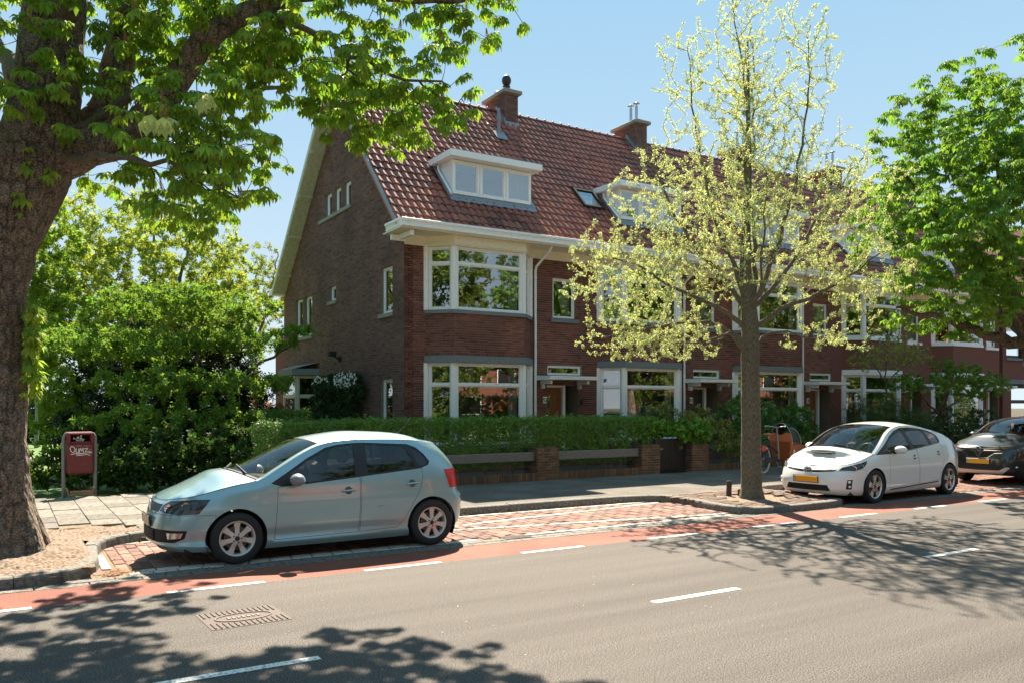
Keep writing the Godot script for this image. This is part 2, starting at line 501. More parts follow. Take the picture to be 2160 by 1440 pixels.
func street() -> void:
	struct("ground", rect(-300, 400, -400, 200, -0.06), M.earth)
	struct("road", rect(-120, 200, -8.65, -2.6, 0.0), M.asphalt)
	struct("cycle_lane", rect(-120, 200, -9.44, -8.65, 0.0), M.redlane)
	struct("cycle_lane", rect(-120, 200, -2.6, -1.8, 0.0), M.redlane)
	# gutter stones between the cycle lane and the parking bays
	var gut := Node3D.new()
	gut.name = "gutter"
	add_child(gut)
	gut.set_meta("kind", "structure")
	put("bedding", rect(-40, 60, -9.76, -9.44, -0.018), M.joint_sand, gut)
	var gm := MB.new()
	gm.bbox(Vector3(-0.245, -0.05, -0.075), Vector3(0.245, 0.004, 0.075), 0.008)
	var gmesh := gm.mesh()
	var gx := []
	for row in 2:
		for k in 130:
			var t := Transform3D(Basis().rotated(Vector3.UP, rf(-0.006, 0.006)), Vector3(-8.0 + k * 0.5 + row * 0.25, rf(-0.004, 0.002), -9.52 - row * 0.158))
			if t.origin.x > -0.5 and t.origin.x < 11.5:
				obj("gutter_stone", gmesh, M.kerb, gut).transform = t
			else: gx.append(t)
	many("far_gutter_stones", gmesh, M.kerb, gx, [], gut).set_meta("kind", "stuff")
	# kerb
	var line := kerb_line()
	var kerb := Node3D.new()
	kerb.name = "kerb"
	add_child(kerb)
	kerb.set_meta("kind", "structure")
	var i := 0
	var far := MB.new()
	while i < line.size() - 1:
		var bend: float = absf((line[mini(i + 3, line.size() - 1)] - line[mini(i + 2, line.size() - 1)]).angle_to(line[mini(i + 1, line.size() - 1)] - line[i]))
		var step := 4 if bend < 0.05 else 2
		var e := mini(i + step, line.size() - 1)
		var p := line.slice(i, e + 1)
		var d0: Vector2 = (p[1] - p[0]).normalized()
		p[0] += d0 * 0.004
		p[-1] -= (p[-1] - p[-2]).normalized() * 0.004
		if line[i].x > -3.0 and line[i].x < 24.0:
			var b := MB.new()
			kerb_section(b, p, -0.1, 0.118 + rf(-0.005, 0.005), 0.16)
			put("kerb_stone", b, M.kerb, kerb)
		else:
			kerb_section(far, p, -0.1, 0.118, 0.16)
		i = e
	put("far_kerb_stones", far, M.kerb, kerb).set_meta("kind", "stuff")
	# pavement: the sheet starts under the kerb stones
	var inner := []
	for k in line.size():
		var d: Vector2 = (line[mini(k + 1, line.size() - 1)] - line[maxi(k - 1, 0)]).normalized()
		inner.append(line[k] + Vector2(d.y, -d.x) * 0.09)
	var walk := PackedVector2Array()
	for q in inner:
		if q.x >= 2.6: walk.push_back(q)
	for q in [Vector2(60, -15.75), Vector2(4.2, -15.75), Vector2(4.1, -17.75), Vector2(2.6, -17.75)]: walk.push_back(q)
	walk.insert(0, Vector2(2.6, -12.29))
	var wb := MB.new()
	wb.flat(walk, 0.098)
	struct("pavement", wb, M.walkway)
	# park-side pavement of square slabs and the bare soil round the chestnut
	var slabs := Node3D.new()
	slabs.name = "slab_pavement"
	add_child(slabs)
	slabs.set_meta("kind", "structure")
	put("bedding", rect(-40, 2.6, -17.75, -13.36, 0.075), M.joint_sand, slabs)
	put("bedding", rect(1.62, 2.6, -13.36, -12.28, 0.076), M.joint_sand, slabs)
	var sm := MB.new()
	sm.bbox(Vector3(-0.203, -0.04, -0.303), Vector3(0.203, 0.0, 0.303), 0.006)
	var smesh := sm.mesh()
	var slab_tones := []
	for k in 5:
		var m: StandardMaterial3D = M.slab.duplicate()
		var t: float = [0.82, 0.9, 0.98, 1.06, 1.14][k]
		m.albedo_color = Color(t, t, t * 0.99).clamp()
		slab_tones.append(m)
	for cx in range(-30, 7):
		for cz in 9:
			var x := cx * 0.414 + 0.05
			var z := -13.68 - cz * 0.612 + (0.306 if cx % 2 == 0 else 0.0)
			if z < -17.5: continue
			if z > -13.4 and x < 1.6: continue
			var o := obj("slab", smesh, slab_tones[rng.randi() % 5], slabs, Vector3(x, 0.1 + rf(-0.006, 0.006), z))
			o.rotation = Vector3(rf(-0.006, 0.006), rf(-0.005, 0.005), rf(-0.006, 0.006))
	for k in 3:
		for j in 2:
			obj("slab", smesh, slab_tones[rng.randi() % 5], slabs, Vector3(1.83 + j * 0.414, 0.1, -12.62 - k * 0.612 + 0.02))
	# soil: a gently uneven sheet
	var sb := MB.new()
	var nz := FastNoiseLite.new()
	nz.frequency = 1.1
	nz.seed = 5
	nz.fractal_octaves = 4
	var hgt := func(x: float, z: float) -> float:
		var r := Vector2(x + 0.1, z + 11.1).length()
		return 0.085 + nz.get_noise_2d(x * 1.3, z * 1.3) * 0.05 + 0.10 * exp(-pow(maxf(0.0, r - 0.45), 2.0) * 3.0) - 0.015 * smoothstep(0.9, 1.6, x)
	for ix in range(-80, 43):
		for iz in range(0, 96):
			var x := ix * 0.04
			var z := -9.68 - iz * 0.04
			if z < -13.5: continue
			if x > 0.82 and z > -11.75: continue
			if x > 0.2 and z > -9.9 - 0.0 and x > 0.55: continue
			if x > 1.0 and z > -12.05: continue
			var q := []
			for w in [[x, z], [x + 0.04, z], [x + 0.04, z - 0.04], [x, z - 0.04]]:
				q.append(Vector3(w[0], hgt.call(w[0], w[1]), w[1]))
			sb.quad(q[0], q[1], q[2], q[3])
	struct("soil", sb, M.soil)
	# parking bay of clinkers with lines of white clinkers
	var bay := Node3D.new()
	bay.name = "parking_bay"
	add_child(bay)
	bay.set_meta("kind", "structure")
	put("bedding", rect(0.3, 13.4, -12.3, -9.76, -0.012), M.joint_sand, bay)
	put("bedding", rect(13.2, 40.0, -12.3, -9.76, -0.012), M.joint_sand, bay)
	var cm := MB.new()
	cm.bbox(Vector3(-0.061, -0.04, -0.131), Vector3(0.061, 0.0, 0.131), 0.009)
	var cmesh := cm.mesh()
	var tones := []
	for q in [[0.2, 0.1, 0.076], [0.165, 0.08, 0.064], [0.23, 0.125, 0.095], [0.15, 0.082, 0.07], [0.26, 0.155, 0.12], [0.6, 0.56, 0.51]]:
		var m: StandardMaterial3D = M.clinker.duplicate()
		m.vertex_color_use_as_albedo = false
		m.albedo_color = srgb(q[0], q[1], q[2])
		tones.append(m)
	var poly := PackedVector2Array()
	for q in line:
		if q.x > 0.4 and q.x < 11.2 and not (q.x < 0.8 and q.y > -9.8): poly.push_back(q)
	poly.push_back(Vector2(10.6, -9.7))
	poly.push_back(Vector2(0.8, -9.7))
	var rows := []
	var fx := []
	var fc := []
	for cx in 99:
		for cz in 10:
			var x := 0.75 + cx * 0.13
			var z := -9.98 - cz * 0.27 - (0.135 if cx % 2 == 1 else 0.0)
			var pos := Vector2(x, z)
			if z < -12.1: continue
			var d_line := _line_gap(pos)
			if not Geometry2D.is_point_in_polygon(pos, poly): continue
			if d_line < 0.07: continue
			rows.append([Vector3(x, rf(-0.006, 0.005), z), pos.distance_to(Vector2.ZERO), rng.randi() % 5])
	for cx in 160:
		for cz in 8:
			var x := 13.5 + cx * 0.13
			if x > 22.3: continue
			fx.append(Transform3D(Basis(), Vector3(x, rf(-0.006, 0.005), -9.98 - cz * 0.27 - (0.135 if cx % 2 == 1 else 0.0))))
			var q: Array = [[0.2, 0.1, 0.076], [0.165, 0.08, 0.064], [0.23, 0.125, 0.095], [0.15, 0.082, 0.07], [0.26, 0.155, 0.12]][rng.randi() % 5]
			fc.append(Color(q[0], q[1], q[2]))
	rows.sort_custom(func(a, b): return a[1] < b[1])
	for k in rows.size():
		var q: Array = rows[k]
		if k < 290:
			obj("clinker", cmesh, tones[q[2]], bay, q[0]).rotation.y = rf(-0.015, 0.015)
		else:
			fx.append(Transform3D(Basis(), q[0]))
			var w: Array = [[0.2, 0.1, 0.076], [0.165, 0.08, 0.064], [0.23, 0.125, 0.095], [0.15, 0.082, 0.07], [0.26, 0.155, 0.12]][q[2]]
			fc.append(Color(w[0], w[1], w[2]))
	many("far_clinkers", cmesh, M.clinker, fx, fc, bay).set_meta("kind", "stuff")
	var wm := MB.new()
	wm.bbox(Vector3(-0.118, -0.04, -0.048), Vector3(0.118, 0.0, 0.048), 0.007)
	var wmesh := wm.mesh()
	for ln in WHITE_LINES:
		var a := Vector2(ln[0], ln[1])
		var b := Vector2(ln[2], ln[3])
		var k := int(a.distance_to(b) / 0.243)
		for j in k:
			var p := a.lerp(b, (j + 0.5) / k)
			if not Geometry2D.is_point_in_polygon(p, poly): continue
			var o := obj("white_clinker", wmesh, tones[5], bay, Vector3(p.x, 0.003 + rf(-0.003, 0.003), p.y))
			o.rotation.y = -(b - a).angle() + rf(-0.01, 0.01)
	# the kerb island round the slim tree: brown clinkers, lifted here and there by roots, and bare soil
	var isl := Node3D.new()
	isl.name = "tree_island"
	add_child(isl)
	isl.set_meta("kind", "structure")
	put("bedding", rect(10.75, 13.15, -12.0, -9.7, 0.102), M.soil, isl)
	var isl_tones := []
	for q in [[0.15, 0.1, 0.075], [0.12, 0.085, 0.065], [0.18, 0.125, 0.095], [0.14, 0.088, 0.066]]:
		var m: StandardMaterial3D = M.clinker.duplicate()
		m.vertex_color_use_as_albedo = false
		m.albedo_color = srgb(q[0], q[1], q[2])
		isl_tones.append(m)
	for cx in 12:
		for cz in 17:
			var p := Vector2(10.75 + cx * 0.215 + (0.1 if cz % 2 else 0.0), -9.78 - cz * 0.128)
			var d := p.distance_to(Vector2(11.86, -10.74))
			if d < 0.5 + rf(0.0, 0.25) or p.x > 13.1: continue
			if p.x < 10.85 and p.y > -10.4: continue
			var lift := 0.03 * exp(-pow(p.distance_to(Vector2(12.5, -10.9)) - 0.2, 2.0) * 4.0)
			var o := obj("clinker", wmesh, isl_tones[rng.randi() % 4], isl, Vector3(p.x, 0.112 + lift + rf(-0.004, 0.006), p.y))
			o.rotation = Vector3(rf(-0.03, 0.03) - lift, rf(-0.05, 0.05), rf(-0.03, 0.03) + lift * 2.0)
	# road markings
	for x in [-4.2, 1.36, 3.41, 5.48, 7.55, 9.6, 11.65, 13.7, 15.75, 17.8, 19.9, 22, 24, 26]:
		struct("lane_marking", rect(x, x + 0.95, -8.7, -8.62, 0.004), M.paint)
	struct("lane_marking", rect(-0.75, 0.21, -8.7, -8.62, 0.004), M.paint)
	for k in 9:
		var x := -7.8 + k * 4.32
		struct("centre_marking", rect(x, x + 1.12, -5.9, -5.81, 0.004), M.paint)
	# pavement on the near side
	struct("near_kerb", _slab(-120, 200, -1.8, -1.65, -0.1, 0.11), M.kerb)
	struct("near_pavement", rect(-120, 200, -1.65, 6.0, 0.1), M.slab)

const WHITE_LINES := [[0.98, -10.25, 0.98, -11.5], [1.15, -9.84, 5.5, -9.84], [1.2, -9.97, 5.0, -9.97], [1.3, -12.02, 10.4, -11.98], [4.2, -10.9, 10.5, -11.78], [4.2, -11.03, 10.4, -9.98], [6.3, -9.86, 10.4, -9.83]]

func _line_gap(p: Vector2) -> float:
	var best := 9.0
	for ln in WHITE_LINES:
		var q := Geometry2D.get_closest_point_to_segment(p, Vector2(ln[0], ln[1]), Vector2(ln[2], ln[3]))
		best = minf(best, q.distance_to(p))
	return best

func _slab(x0: float, x1: float, z0: float, z1: float, y0: float, y1: float) -> MB:
	var b := MB.new()
	b.box(Vector3(x0, y0, z0), Vector3(x1, y1, z1))
	return b

const ZF := -19.5
const COURSE := 0.0636
const HX := 8.76
const HW := 5.66
const SLOPE := 1.045
const RIDGE_Z := -24.05

func roof_y(z: float) -> float:
	return 6.5 + SLOPE * (-19.05 - z)

func _unit_brick() -> ArrayMesh:
	var b := MB.new()
	var e := 0.06
	# front face slightly smaller than the body: worn edges
	var f := [Vector3(-0.49, -0.47, 1), Vector3(0.49, -0.47, 1), Vector3(0.49, 0.47, 1), Vector3(-0.49, 0.47, 1)]
	var g := [Vector3(-0.5, -0.5, 1 - e * 2), Vector3(0.5, -0.5, 1 - e * 2), Vector3(0.5, 0.5, 1 - e * 2), Vector3(-0.5, 0.5, 1 - e * 2)]
	var h := [Vector3(-0.5, -0.5, 0), Vector3(0.5, -0.5, 0), Vector3(0.5, 0.5, 0), Vector3(-0.5, 0.5, 0)]
	b.quad(f[0], f[1], f[2], f[3])
	for k in 4:
		var j := (k + 1) % 4
		b.quad(g[k], g[j], f[j], f[k])
		b.quad(h[k], h[j], g[j], g[k])
	return b.mesh()

func bricks(out: Array, w: Transform3D, x0: float, x1: float, y0: float, y1: float, holes: Array, limit = null, base := Color(0.175, 0.072, 0.052), bond := 0.22, course := COURSE, soldier := false) -> void:
	# appends [Transform3D, Color] for each brick of a wall in the frame w (x along, y up, z out)
	var rows := int(round((y1 - y0) / course))
	var wear := FastNoiseLite.new()
	wear.seed = 31
	wear.frequency = 0.55
	wear.fractal_octaves = 4
	for k in rows:
		var y := y0 + (k + 0.5) * course
		var runs := [Vector2(x0, x1)]
		if limit != null:
			var lim: Vector2 = limit.call(y)
			runs = [Vector2(maxf(x0, lim.x), minf(x1, lim.y))]
		for h in holes:
			if y < h.position.y or y > h.end.y: continue
			var cut := []
			for r in runs:
				if r.y <= h.position.x or r.x >= h.end.x: cut.append(r)
				else:
					if r.x < h.position.x: cut.append(Vector2(r.x, h.position.x))
					if r.y > h.end.x: cut.append(Vector2(h.end.x, r.y))
			runs = cut
		var off := (0.0 if k % 2 == 0 else bond * 0.5) + (0.0 if soldier else 0.006)
		for r in runs:
			var s: float = floor((r.x - off) / bond) * bond + off
			while s < r.y:
				var a := maxf(s, r.x)
				var b := minf(s + bond, r.y)
				s += bond
				if b - a < 0.035: continue
				var t := Transform3D(Basis(Vector3(b - a - 0.011, 0, 0), Vector3(0, course - 0.012, 0), Vector3(0, 0, 0.028 + rf(-0.002, 0.002))), Vector3((a + b) * 0.5, y, -0.018))
				var q := rf(0.72, 1.22) * (1.0 + 0.45 * wear.get_noise_3dv(w * Vector3((a + b) * 0.5, y, 0)))
				var warm := rf(-0.12, 0.12)
				var col := Color(base.r * q * (1.0 + warm), base.g * q, base.b * q * (1.0 - warm * 0.6))
				if rng.randf() < 0.08: col = col * 0.6
				out.append([w * t, col])

func slab_holes(b: MB, w: Transform3D, x0: float, x1: float, y0: float, y1: float, holes: Array, z0: float, z1: float) -> void:
	# wall body: the rectangle less its holes, cut into upright strips
	var xs := [x0, x1]
	for h in holes:
		for x in [h.position.x, h.end.x]:
			if x > x0 and x < x1 and not xs.has(x): xs.append(x)
	xs.sort()
	var keep := b.xf
	b.xf = w
	for i in xs.size() - 1:
		var m: float = (xs[i] + xs[i + 1]) * 0.5
		var ys := [Vector2(y0, y1)]
		for h in holes:
			if m < h.position.x or m > h.end.x: continue
			var cut := []
			for r in ys:
				if r.y <= h.position.y or r.x >= h.end.y: cut.append(r)
				else:
					if r.x < h.position.y: cut.append(Vector2(r.x, h.position.y))
					if r.y > h.end.y: cut.append(Vector2(h.end.y, r.y))
			ys = cut
		for r in ys:
			b.box(Vector3(xs[i], r.x, z0), Vector3(xs[i + 1], r.y, z1))
	b.xf = keep

func frame_bars(b: MB, x0: float, x1: float, y0: float, y1: float, fw: float, z0: float, z1: float) -> void:
	b.bbox(Vector3(x0, y0, z0), Vector3(x0 + fw, y1, z1), 0.006)
	b.bbox(Vector3(x1 - fw, y0, z0), Vector3(x1, y1, z1), 0.006)
	b.bbox(Vector3(x0 + fw, y0, z0), Vector3(x1 - fw, y0 + fw, z1 - 0.002), 0.006)
	b.bbox(Vector3(x0 + fw, y1 - fw, z0), Vector3(x1 - fw, y1, z1 - 0.002), 0.006)

func window(parent: Node, w: Transform3D, x: float, y: float, wd: float, ht: float, recess := 0.09, fw := 0.055, sill_mat: Material = null, transom := 0.0, fmat: Material = null, curtain := 0) -> Node3D:
	# a framed window in a wall frame: outer frame, inner sash, glass, outside sill
	if fmat == null: fmat = M.white
	var b := MB.new()
	b.xf = w
	frame_bars(b, x, x + wd, y, y + ht, fw, -recess - 0.07, -recess)
	var ix := x + fw
	var iy := y + fw
	var iw := wd - 2 * fw
	var ih := ht - 2 * fw
	var lights := []
	if transom > 0.0:
		var ty := iy + ih * (1.0 - transom)
		b.bbox(Vector3(ix, ty - fw * 0.5, -recess - 0.065), Vector3(ix + iw, ty + fw * 0.5, -recess - 0.004), 0.006)
		lights = [Rect2(ix, iy, iw, ih * (1.0 - transom) - fw * 0.5), Rect2(ix, ty + fw * 0.5, iw, ih * transom - fw * 0.5)]
	else: lights = [Rect2(ix, iy, iw, ih)]
	for l in lights:
		frame_bars(b, l.position.x, l.end.x, l.position.y, l.end.y, 0.028, -recess - 0.05, -recess - 0.022)
	var o := put("window", b, fmat, parent)
	for l in lights:
		var g := MB.new()
		g.xf = w
		g.box(Vector3(l.position.x + 0.027, l.position.y + 0.027, -recess - 0.04), Vector3(l.end.x - 0.027, l.end.y - 0.027, -recess - 0.034))
		put("pane", g, M.glass, o)
	if sill_mat != null:
		var s := MB.new()
		s.xf = w
		s.bbox(Vector3(x - 0.09, y - 0.115, -recess - 0.02), Vector3(x + wd + 0.09, y - 0.002, 0.07), 0.01)
		put("sill", s, sill_mat, o)
	if curtain > 0:
		var c := MB.new()
		c.xf = w
		_drape(c, x + 0.02, x + wd * (0.36 if curtain == 1 else 0.98), y, y + ht, -recess - 0.22)
		put("curtain", c, M.curtain, o)
	return o

func _drape(b: MB, x0: float, x1: float, y0: float, y1: float, z: float) -> void:
	var k := maxi(6, int((x1 - x0) / 0.035))
	for i in k:
		var a := x0 + (x1 - x0) * i / k
		var c := x0 + (x1 - x0) * (i + 1) / k
		var za := z + 0.03 * sin(i * 1.3)
		var zc := z + 0.03 * sin((i + 1) * 1.3)
		b.quad(Vector3(a, y0, za), Vector3(c, y0, zc), Vector3(c, y1, zc), Vector3(a, y1, za))

func bay_outline(x: float, out: float) -> Array:
	# plan of the canted bay, points left to right, set out by out metres from its face; x is the house's own left edge
	var k := out * 0.4142
	return [Vector2(x + 0.62 - k - out * 0.0, ZF + 0.0), Vector2(x + 1.17 - k, ZF + 0.55 + out), Vector2(x + 3.32 + k, ZF + 0.55 + out), Vector2(x + 3.87 + k, ZF)]

func bay_band(b: MB, x: float, out: float, y0: float, y1: float, back := 0.3) -> void:
	var o := [Vector2(x + 0.62 - out * 0.9, ZF + out * 0.5), Vector2(x + 1.17 - out * 0.4, ZF + 0.55 + out), Vector2(x + 3.32 + out * 0.4, ZF + 0.55 + out), Vector2(x + 3.87 + out * 0.9, ZF + out * 0.5)]
	var p := PackedVector2Array()
	p.push_back(Vector2(x + 0.62 - out * 0.9, ZF - back))
	for q in o: p.push_back(q)
	p.push_back(Vector2(x + 3.87 + out * 0.9, ZF - back))
	var t := Geometry2D.triangulate_polygon(p)
	for k in range(0, t.size(), 3):
		b.tri3(Vector3(p[t[k]].x, y1, p[t[k]].y), Vector3(p[t[k + 1]].x, y1, p[t[k + 1]].y), Vector3(p[t[k + 2]].x, y1, p[t[k + 2]].y), Vector3.UP, Vector3.UP, Vector3.UP)
		b.tri3(Vector3(p[t[k]].x, y0, p[t[k]].y), Vector3(p[t[k + 1]].x, y0, p[t[k + 1]].y), Vector3(p[t[k + 2]].x, y0, p[t[k + 2]].y), Vector3.DOWN, Vector3.DOWN, Vector3.DOWN)
	for k in p.size() - 1:
		b.quad(Vector3(p[k].x, y0, p[k].y), Vector3(p[k + 1].x, y0, p[k + 1].y), Vector3(p[k + 1].x, y1, p[k + 1].y), Vector3(p[k].x, y1, p[k].y))

func bay_faces(x: float) -> Array:
	# wall frames of the three faces: [frame, length]
	var s := sqrt(0.5)
	return [
		[Transform3D(Basis(Vector3(s, 0, s), Vector3.UP, Vector3(-s, 0, s)), Vector3(x + 0.62, 0, ZF)), 0.7778],
		[Transform3D(Basis(), Vector3(x + 1.17, 0, ZF + 0.55)), 2.15],
		[Transform3D(Basis(Vector3(s, 0, -s), Vector3.UP, Vector3(s, 0, s)), Vector3(x + 3.32, 0, ZF + 0.55)), 0.7778],
	]

func bay_windows(parent: Node, x: float, y0: float, y1: float, curtain: bool) -> void:
	# corner posts, and in each face a frame with a transom
	var node := part_node("bay_window", parent)
	var posts := MB.new()
	for c in [[0.62, 0.02], [1.17, 0.53], [3.32, 0.53], [3.87, 0.02]]:
		var px: float = x + c[0]
		var pz: float = ZF + c[1]
		var r := 0.085
		var pts := []
		for k in 8: pts.append(Vector2(px + r * cos(TAU * (k + 0.5) / 8), pz - 0.05 + r * sin(TAU * (k + 0.5) / 8)))
		for k in 8:
			var a: Vector2 = pts[k]
			var b: Vector2 = pts[(k + 1) % 8]
			posts.quad(Vector3(b.x, y0, b.y), Vector3(a.x, y0, a.y), Vector3(a.x, y1, a.y), Vector3(b.x, y1, b.y))
	put("corner_posts", posts, M.white, node)
	var f := bay_faces(x)
	for k in 3:
		var w: Transform3D = f[k][0]
		var l: float = f[k][1]
		var fr := window(node, w, 0.06, y0, l - 0.12, y1 - y0, 0.03, 0.06, null, 0.25, M.white, 0)
		fr.name = "casement" if k == 0 else "casement_%03d" % k
	if curtain:
		var c := MB.new()
		_drape(c, x + 2.95, x + 3.25, y0, y1, ZF + 0.3)
		put("curtain", c, M.curtain, node)

func digits(s: String, h: float, parent: Node, at: Vector3) -> void:
	var t := TextMesh.new()
	t.text = s
	t.font = SystemFont.new()
	t.font.font_names = PackedStringArray(["Droid Sans"])
	t.font.font_weight = 700
	t.font_size = 32
	t.pixel_size = h / 24.0
	t.depth = 0.006
	obj("number", t, M.black, parent, at)

func tile_mesh() -> ArrayMesh:
	# Dutch S-shaped pantile, cover 0.22 x 0.345, laid with x along the eaves and y up the slope
	var b := MB.new()
	var seg := 8
	var prof := func(u: float) -> float: return 0.026 * sin(u * TAU - 0.6) + 0.03 + (0.014 if u > 0.93 else 0.0)
	var L := 0.405
	for i in seg:
		var u0 := float(i) / seg
		var u1 := float(i + 1) / seg
		var x0 := -0.02 + u0 * 0.255
		var x1 := -0.02 + u1 * 0.255
		var h0: float = prof.call(u0)
		var h1: float = prof.call(u1)
		var n0 := Vector3(-cos(u0 * TAU - 0.6) * 0.026 * TAU / 0.255, 0, 1).normalized()
		var n1 := Vector3(-cos(u1 * TAU - 0.6) * 0.026 * TAU / 0.255, 0, 1).normalized()
		# upper end tucks under the next tile
		var a := Vector3(x0, 0, h0 + 0.03)
		var c := Vector3(x1, 0, h1 + 0.03)
		var d := Vector3(x1, L, h1 - 0.006)
		var e := Vector3(x0, L, h0 - 0.006)
		b.tri3(a, c, d, n0, n1, n1)
		b.tri3(a, d, e, n0, n1, n0)
		b.quad(Vector3(x0, 0.004, h0 + 0.002), Vector3(x1, 0.004, h1 + 0.002), c, a)
	return b.mesh()

func tile_color(x: float, s: float, nz: FastNoiseLite) -> Color:
	var k := nz.get_noise_2d(x * 0.6, s * 0.9)
	var c := Color(0.42, 0.125, 0.066).lerp(Color(0.24, 0.09, 0.062), clampf(0.4 + k * 0.9, 0.0, 1.0))
	var q := rf(0.75, 1.25)
	if rng.randf() < 0.05: q *= 0.55
	return Color(c.r * q, c.g * q * rf(0.92, 1.08), c.b * q)

func terrace() -> void:
	var unit := _unit_brick()
	var tm := tile_mesh()
	var nz := FastNoiseLite.new()
	nz.seed = 77
	nz.frequency = 0.35
	var labels := [
		"brick end house number 12 with tall gable, canted bay and white dormer",
		"brick terraced house number 10 with blinds in its lower bay, beside house 12",
		"brick terraced house number 8 between number 10 and the house with the reddish shrub",
		"brick terraced house behind the feathery yew shrub, next to number 8",
		"brick terraced house behind the spreading maple, last before the dark-framed house",
	]
	for i in 5:
		var x := HX + HW * i
		var h := thing("brick_house", labels[i], "house", Vector3.ZERO, "terrace of brick houses")
		house(h, i, x, unit, tm, nz)
	dark_house()
	for q in [[9.98, 0.2, 0.26, "white vase on the upper bay's window board by the corner post"], [10.5, 0.33, 0.2, "squat white jug on the upper bay's window board"]]:
		var v := MB.new()
		var r: float = q[2] * 0.34
		v.lathe([Vector2(0, 0), Vector2(r * 0.8, 0), Vector2(r, q[2] * 0.35), Vector2(r * 0.55, q[2] * 0.75), Vector2(r * 0.7, q[2]), Vector2(r * 0.55, q[2] * 0.96)], 16)
		tag(put("vase", v, M.white, null, Vector3(q[0], 4.3, ZF + q[1])), q[3], "vase", "ornaments in the bay")

func house(h: Node3D, i: int, x: float, unit: Mesh, tm: Mesh, nz: FastNoiseLite) -> void:
	var x1 := x + HW
	# ---- front wall
	var fw := Transform3D(Basis(), Vector3(x, 0, ZF))
	var holes := [Rect2(0.62, -0.1, 3.25, 6.2), Rect2(4.63, 4.3, 0.81, 1.17), Rect2(4.42, -0.1, 1.3 if i < 5 else 1.2, 2.5), Rect2(4.45, 2.69, 1.18, 0.28)]
	holes[2] = Rect2(4.42, -0.1, 1.12, 2.5)
	var wall := MB.new()
	slab_holes(wall, fw, 0.0 if i > 0 else 0.0, HW, -0.1, 6.2, holes, -0.24, 0.0)
	# spandrel of the bay
	for f in bay_faces(x):
		slab_holes(wall, f[0], 0.0, f[1], 3.12, 4.2, [], -0.2, 0.0)
		slab_holes(wall, f[0], 0.0, f[1], -0.1, 0.72, [], -0.2, 0.0)
	var wall_o := put("front_wall", wall, M.mortar, h)
	var tone := Color(0.215, 0.08, 0.06)
	var near := []
	var rest := []
	if i < 3:
		bricks(near, fw, 0.0, 0.62, 0.0, 5.97, [], null, tone)
		for f in bay_faces(x):
			bricks(near, f[0], -0.005, f[1] + 0.005, 3.20, 4.2, [], null, tone)
			bricks(near, f[0], 0.0, f[1], 3.12, 3.20, [], null, tone, 0.063, 0.08, true)
			bricks(rest, f[0], 0.0, f[1], 0.0, 0.72, [], null, tone)
		bricks(rest, fw, 0.62, HW, 0.0, 5.97, holes, null, tone)
		# soldier courses over the openings
		bricks(rest, fw, 4.55, 5.52, 5.47, 5.58, [], null, tone, 0.063, 0.11, true)
	else:
		var skin := MB.new()
		slab_holes(skin, fw, 0.0, HW, -0.1, 5.97, holes, 0.002, 0.01)
		for f in bay_faces(x): slab_holes(skin, f[0], 0.0, f[1], 3.12, 4.2, [], 0.002, 0.01)
		put("brickwork", skin, _far_brick(), wall_o)
	var tones := []
	for k in 6:
		var m: StandardMaterial3D = M.brick.duplicate()
		m.vertex_color_use_as_albedo = false
		var q: float = [0.7, 0.85, 0.98, 1.08, 1.2, 0.58][k]
		m.albedo_color = srgb(tone.r * q, tone.g * q * rf(0.95, 1.05), tone.b * q)
		tones.append(m)
	var xs := []
	var cs := []
	var single := 0
	for b in near:
		if i == 0 and single < 298 and b[0].origin.y > 2.2:
			obj("brick", unit, tones[rng.randi() % 6], wall_o).transform = b[0]
			single += 1
		else:
			xs.append(b[0])
			cs.append(b[1])
	for b in rest:
		xs.append(b[0])
		cs.append(b[1])
	if xs.size() > 0: many("brickwork", unit, M.brick, xs, cs, wall_o).set_meta("kind", "stuff")
	# ---- grey bands of the bay
	var band := MB.new()
	bay_band(band, x, 0.07, 2.93, 3.12)
	put("lintel_band", band, M.band if i < 3 else M.white, h)
	var band2 := MB.new()
	bay_band(band2, x, 0.055, 4.2, 4.295)
	put("sill_band", band2, M.band if i < 3 else M.white, h)
	var low := MB.new()
	bay_band(low, x, 0.05, 0.68, 0.77)
	put("sill_band", low, M.band, h)
	bay_windows(h, x, 4.295, 5.95, true)
	bay_windows(h, x, 0.77, 2.93, true)
	if i == 1:
		var bl := MB.new()
		for f in bay_faces(x):
			var keep: Transform3D = f[0]
			bl.xf = keep
			for k in 22: bl.bar(Vector3(0.1, 0.9 + k * 0.042, -0.16), Vector3(f[1] - 0.1, 0.9 + k * 0.042, -0.16), 0.03, 0.004, Vector3(0, 0.8, 0.6))
		put("blinds", bl, M.white, h)
	# ---- small window over the door, transom light, door
	window(h, fw, 4.63, 4.3, 0.81, 1.17, 0.06, 0.06, M.band if i < 3 else M.white, 0.0, M.white, 0)
	var cu := MB.new()
	for k in 24:
		var t := k / 24.0
		var y := 5.42 - t * 1.1
		var xa: float = x + 4.86 + 0.28 * t
		var xb: float = x + 5.4
		cu.quad(Vector3(xa, y - 0.046, ZF - 0.22 + 0.01 * sin(k)), Vector3(xb - 0.05, y - 0.046, ZF - 0.2), Vector3(xb - 0.05, y, ZF - 0.2), Vector3(xa - 0.012, y, ZF - 0.22 + 0.01 * sin(k + 1.0)))
	put("curtain", cu, M.curtain, h)
	window(h, fw, 4.45, 2.69, 1.18, 0.27, 0.03, 0.035, null, 0.0, M.white, 0)
	porch(h, i, x)
	# ---- eaves: frieze, soffit, gutter
	var fr := MB.new()
	fr.box(Vector3(x, 5.97, ZF + 0.002), Vector3(x + 0.66, 6.2, ZF + 0.05))
	fr.box(Vector3(x + 3.8, 5.97, ZF + 0.002), Vector3(x1, 6.2, ZF + 0.05))
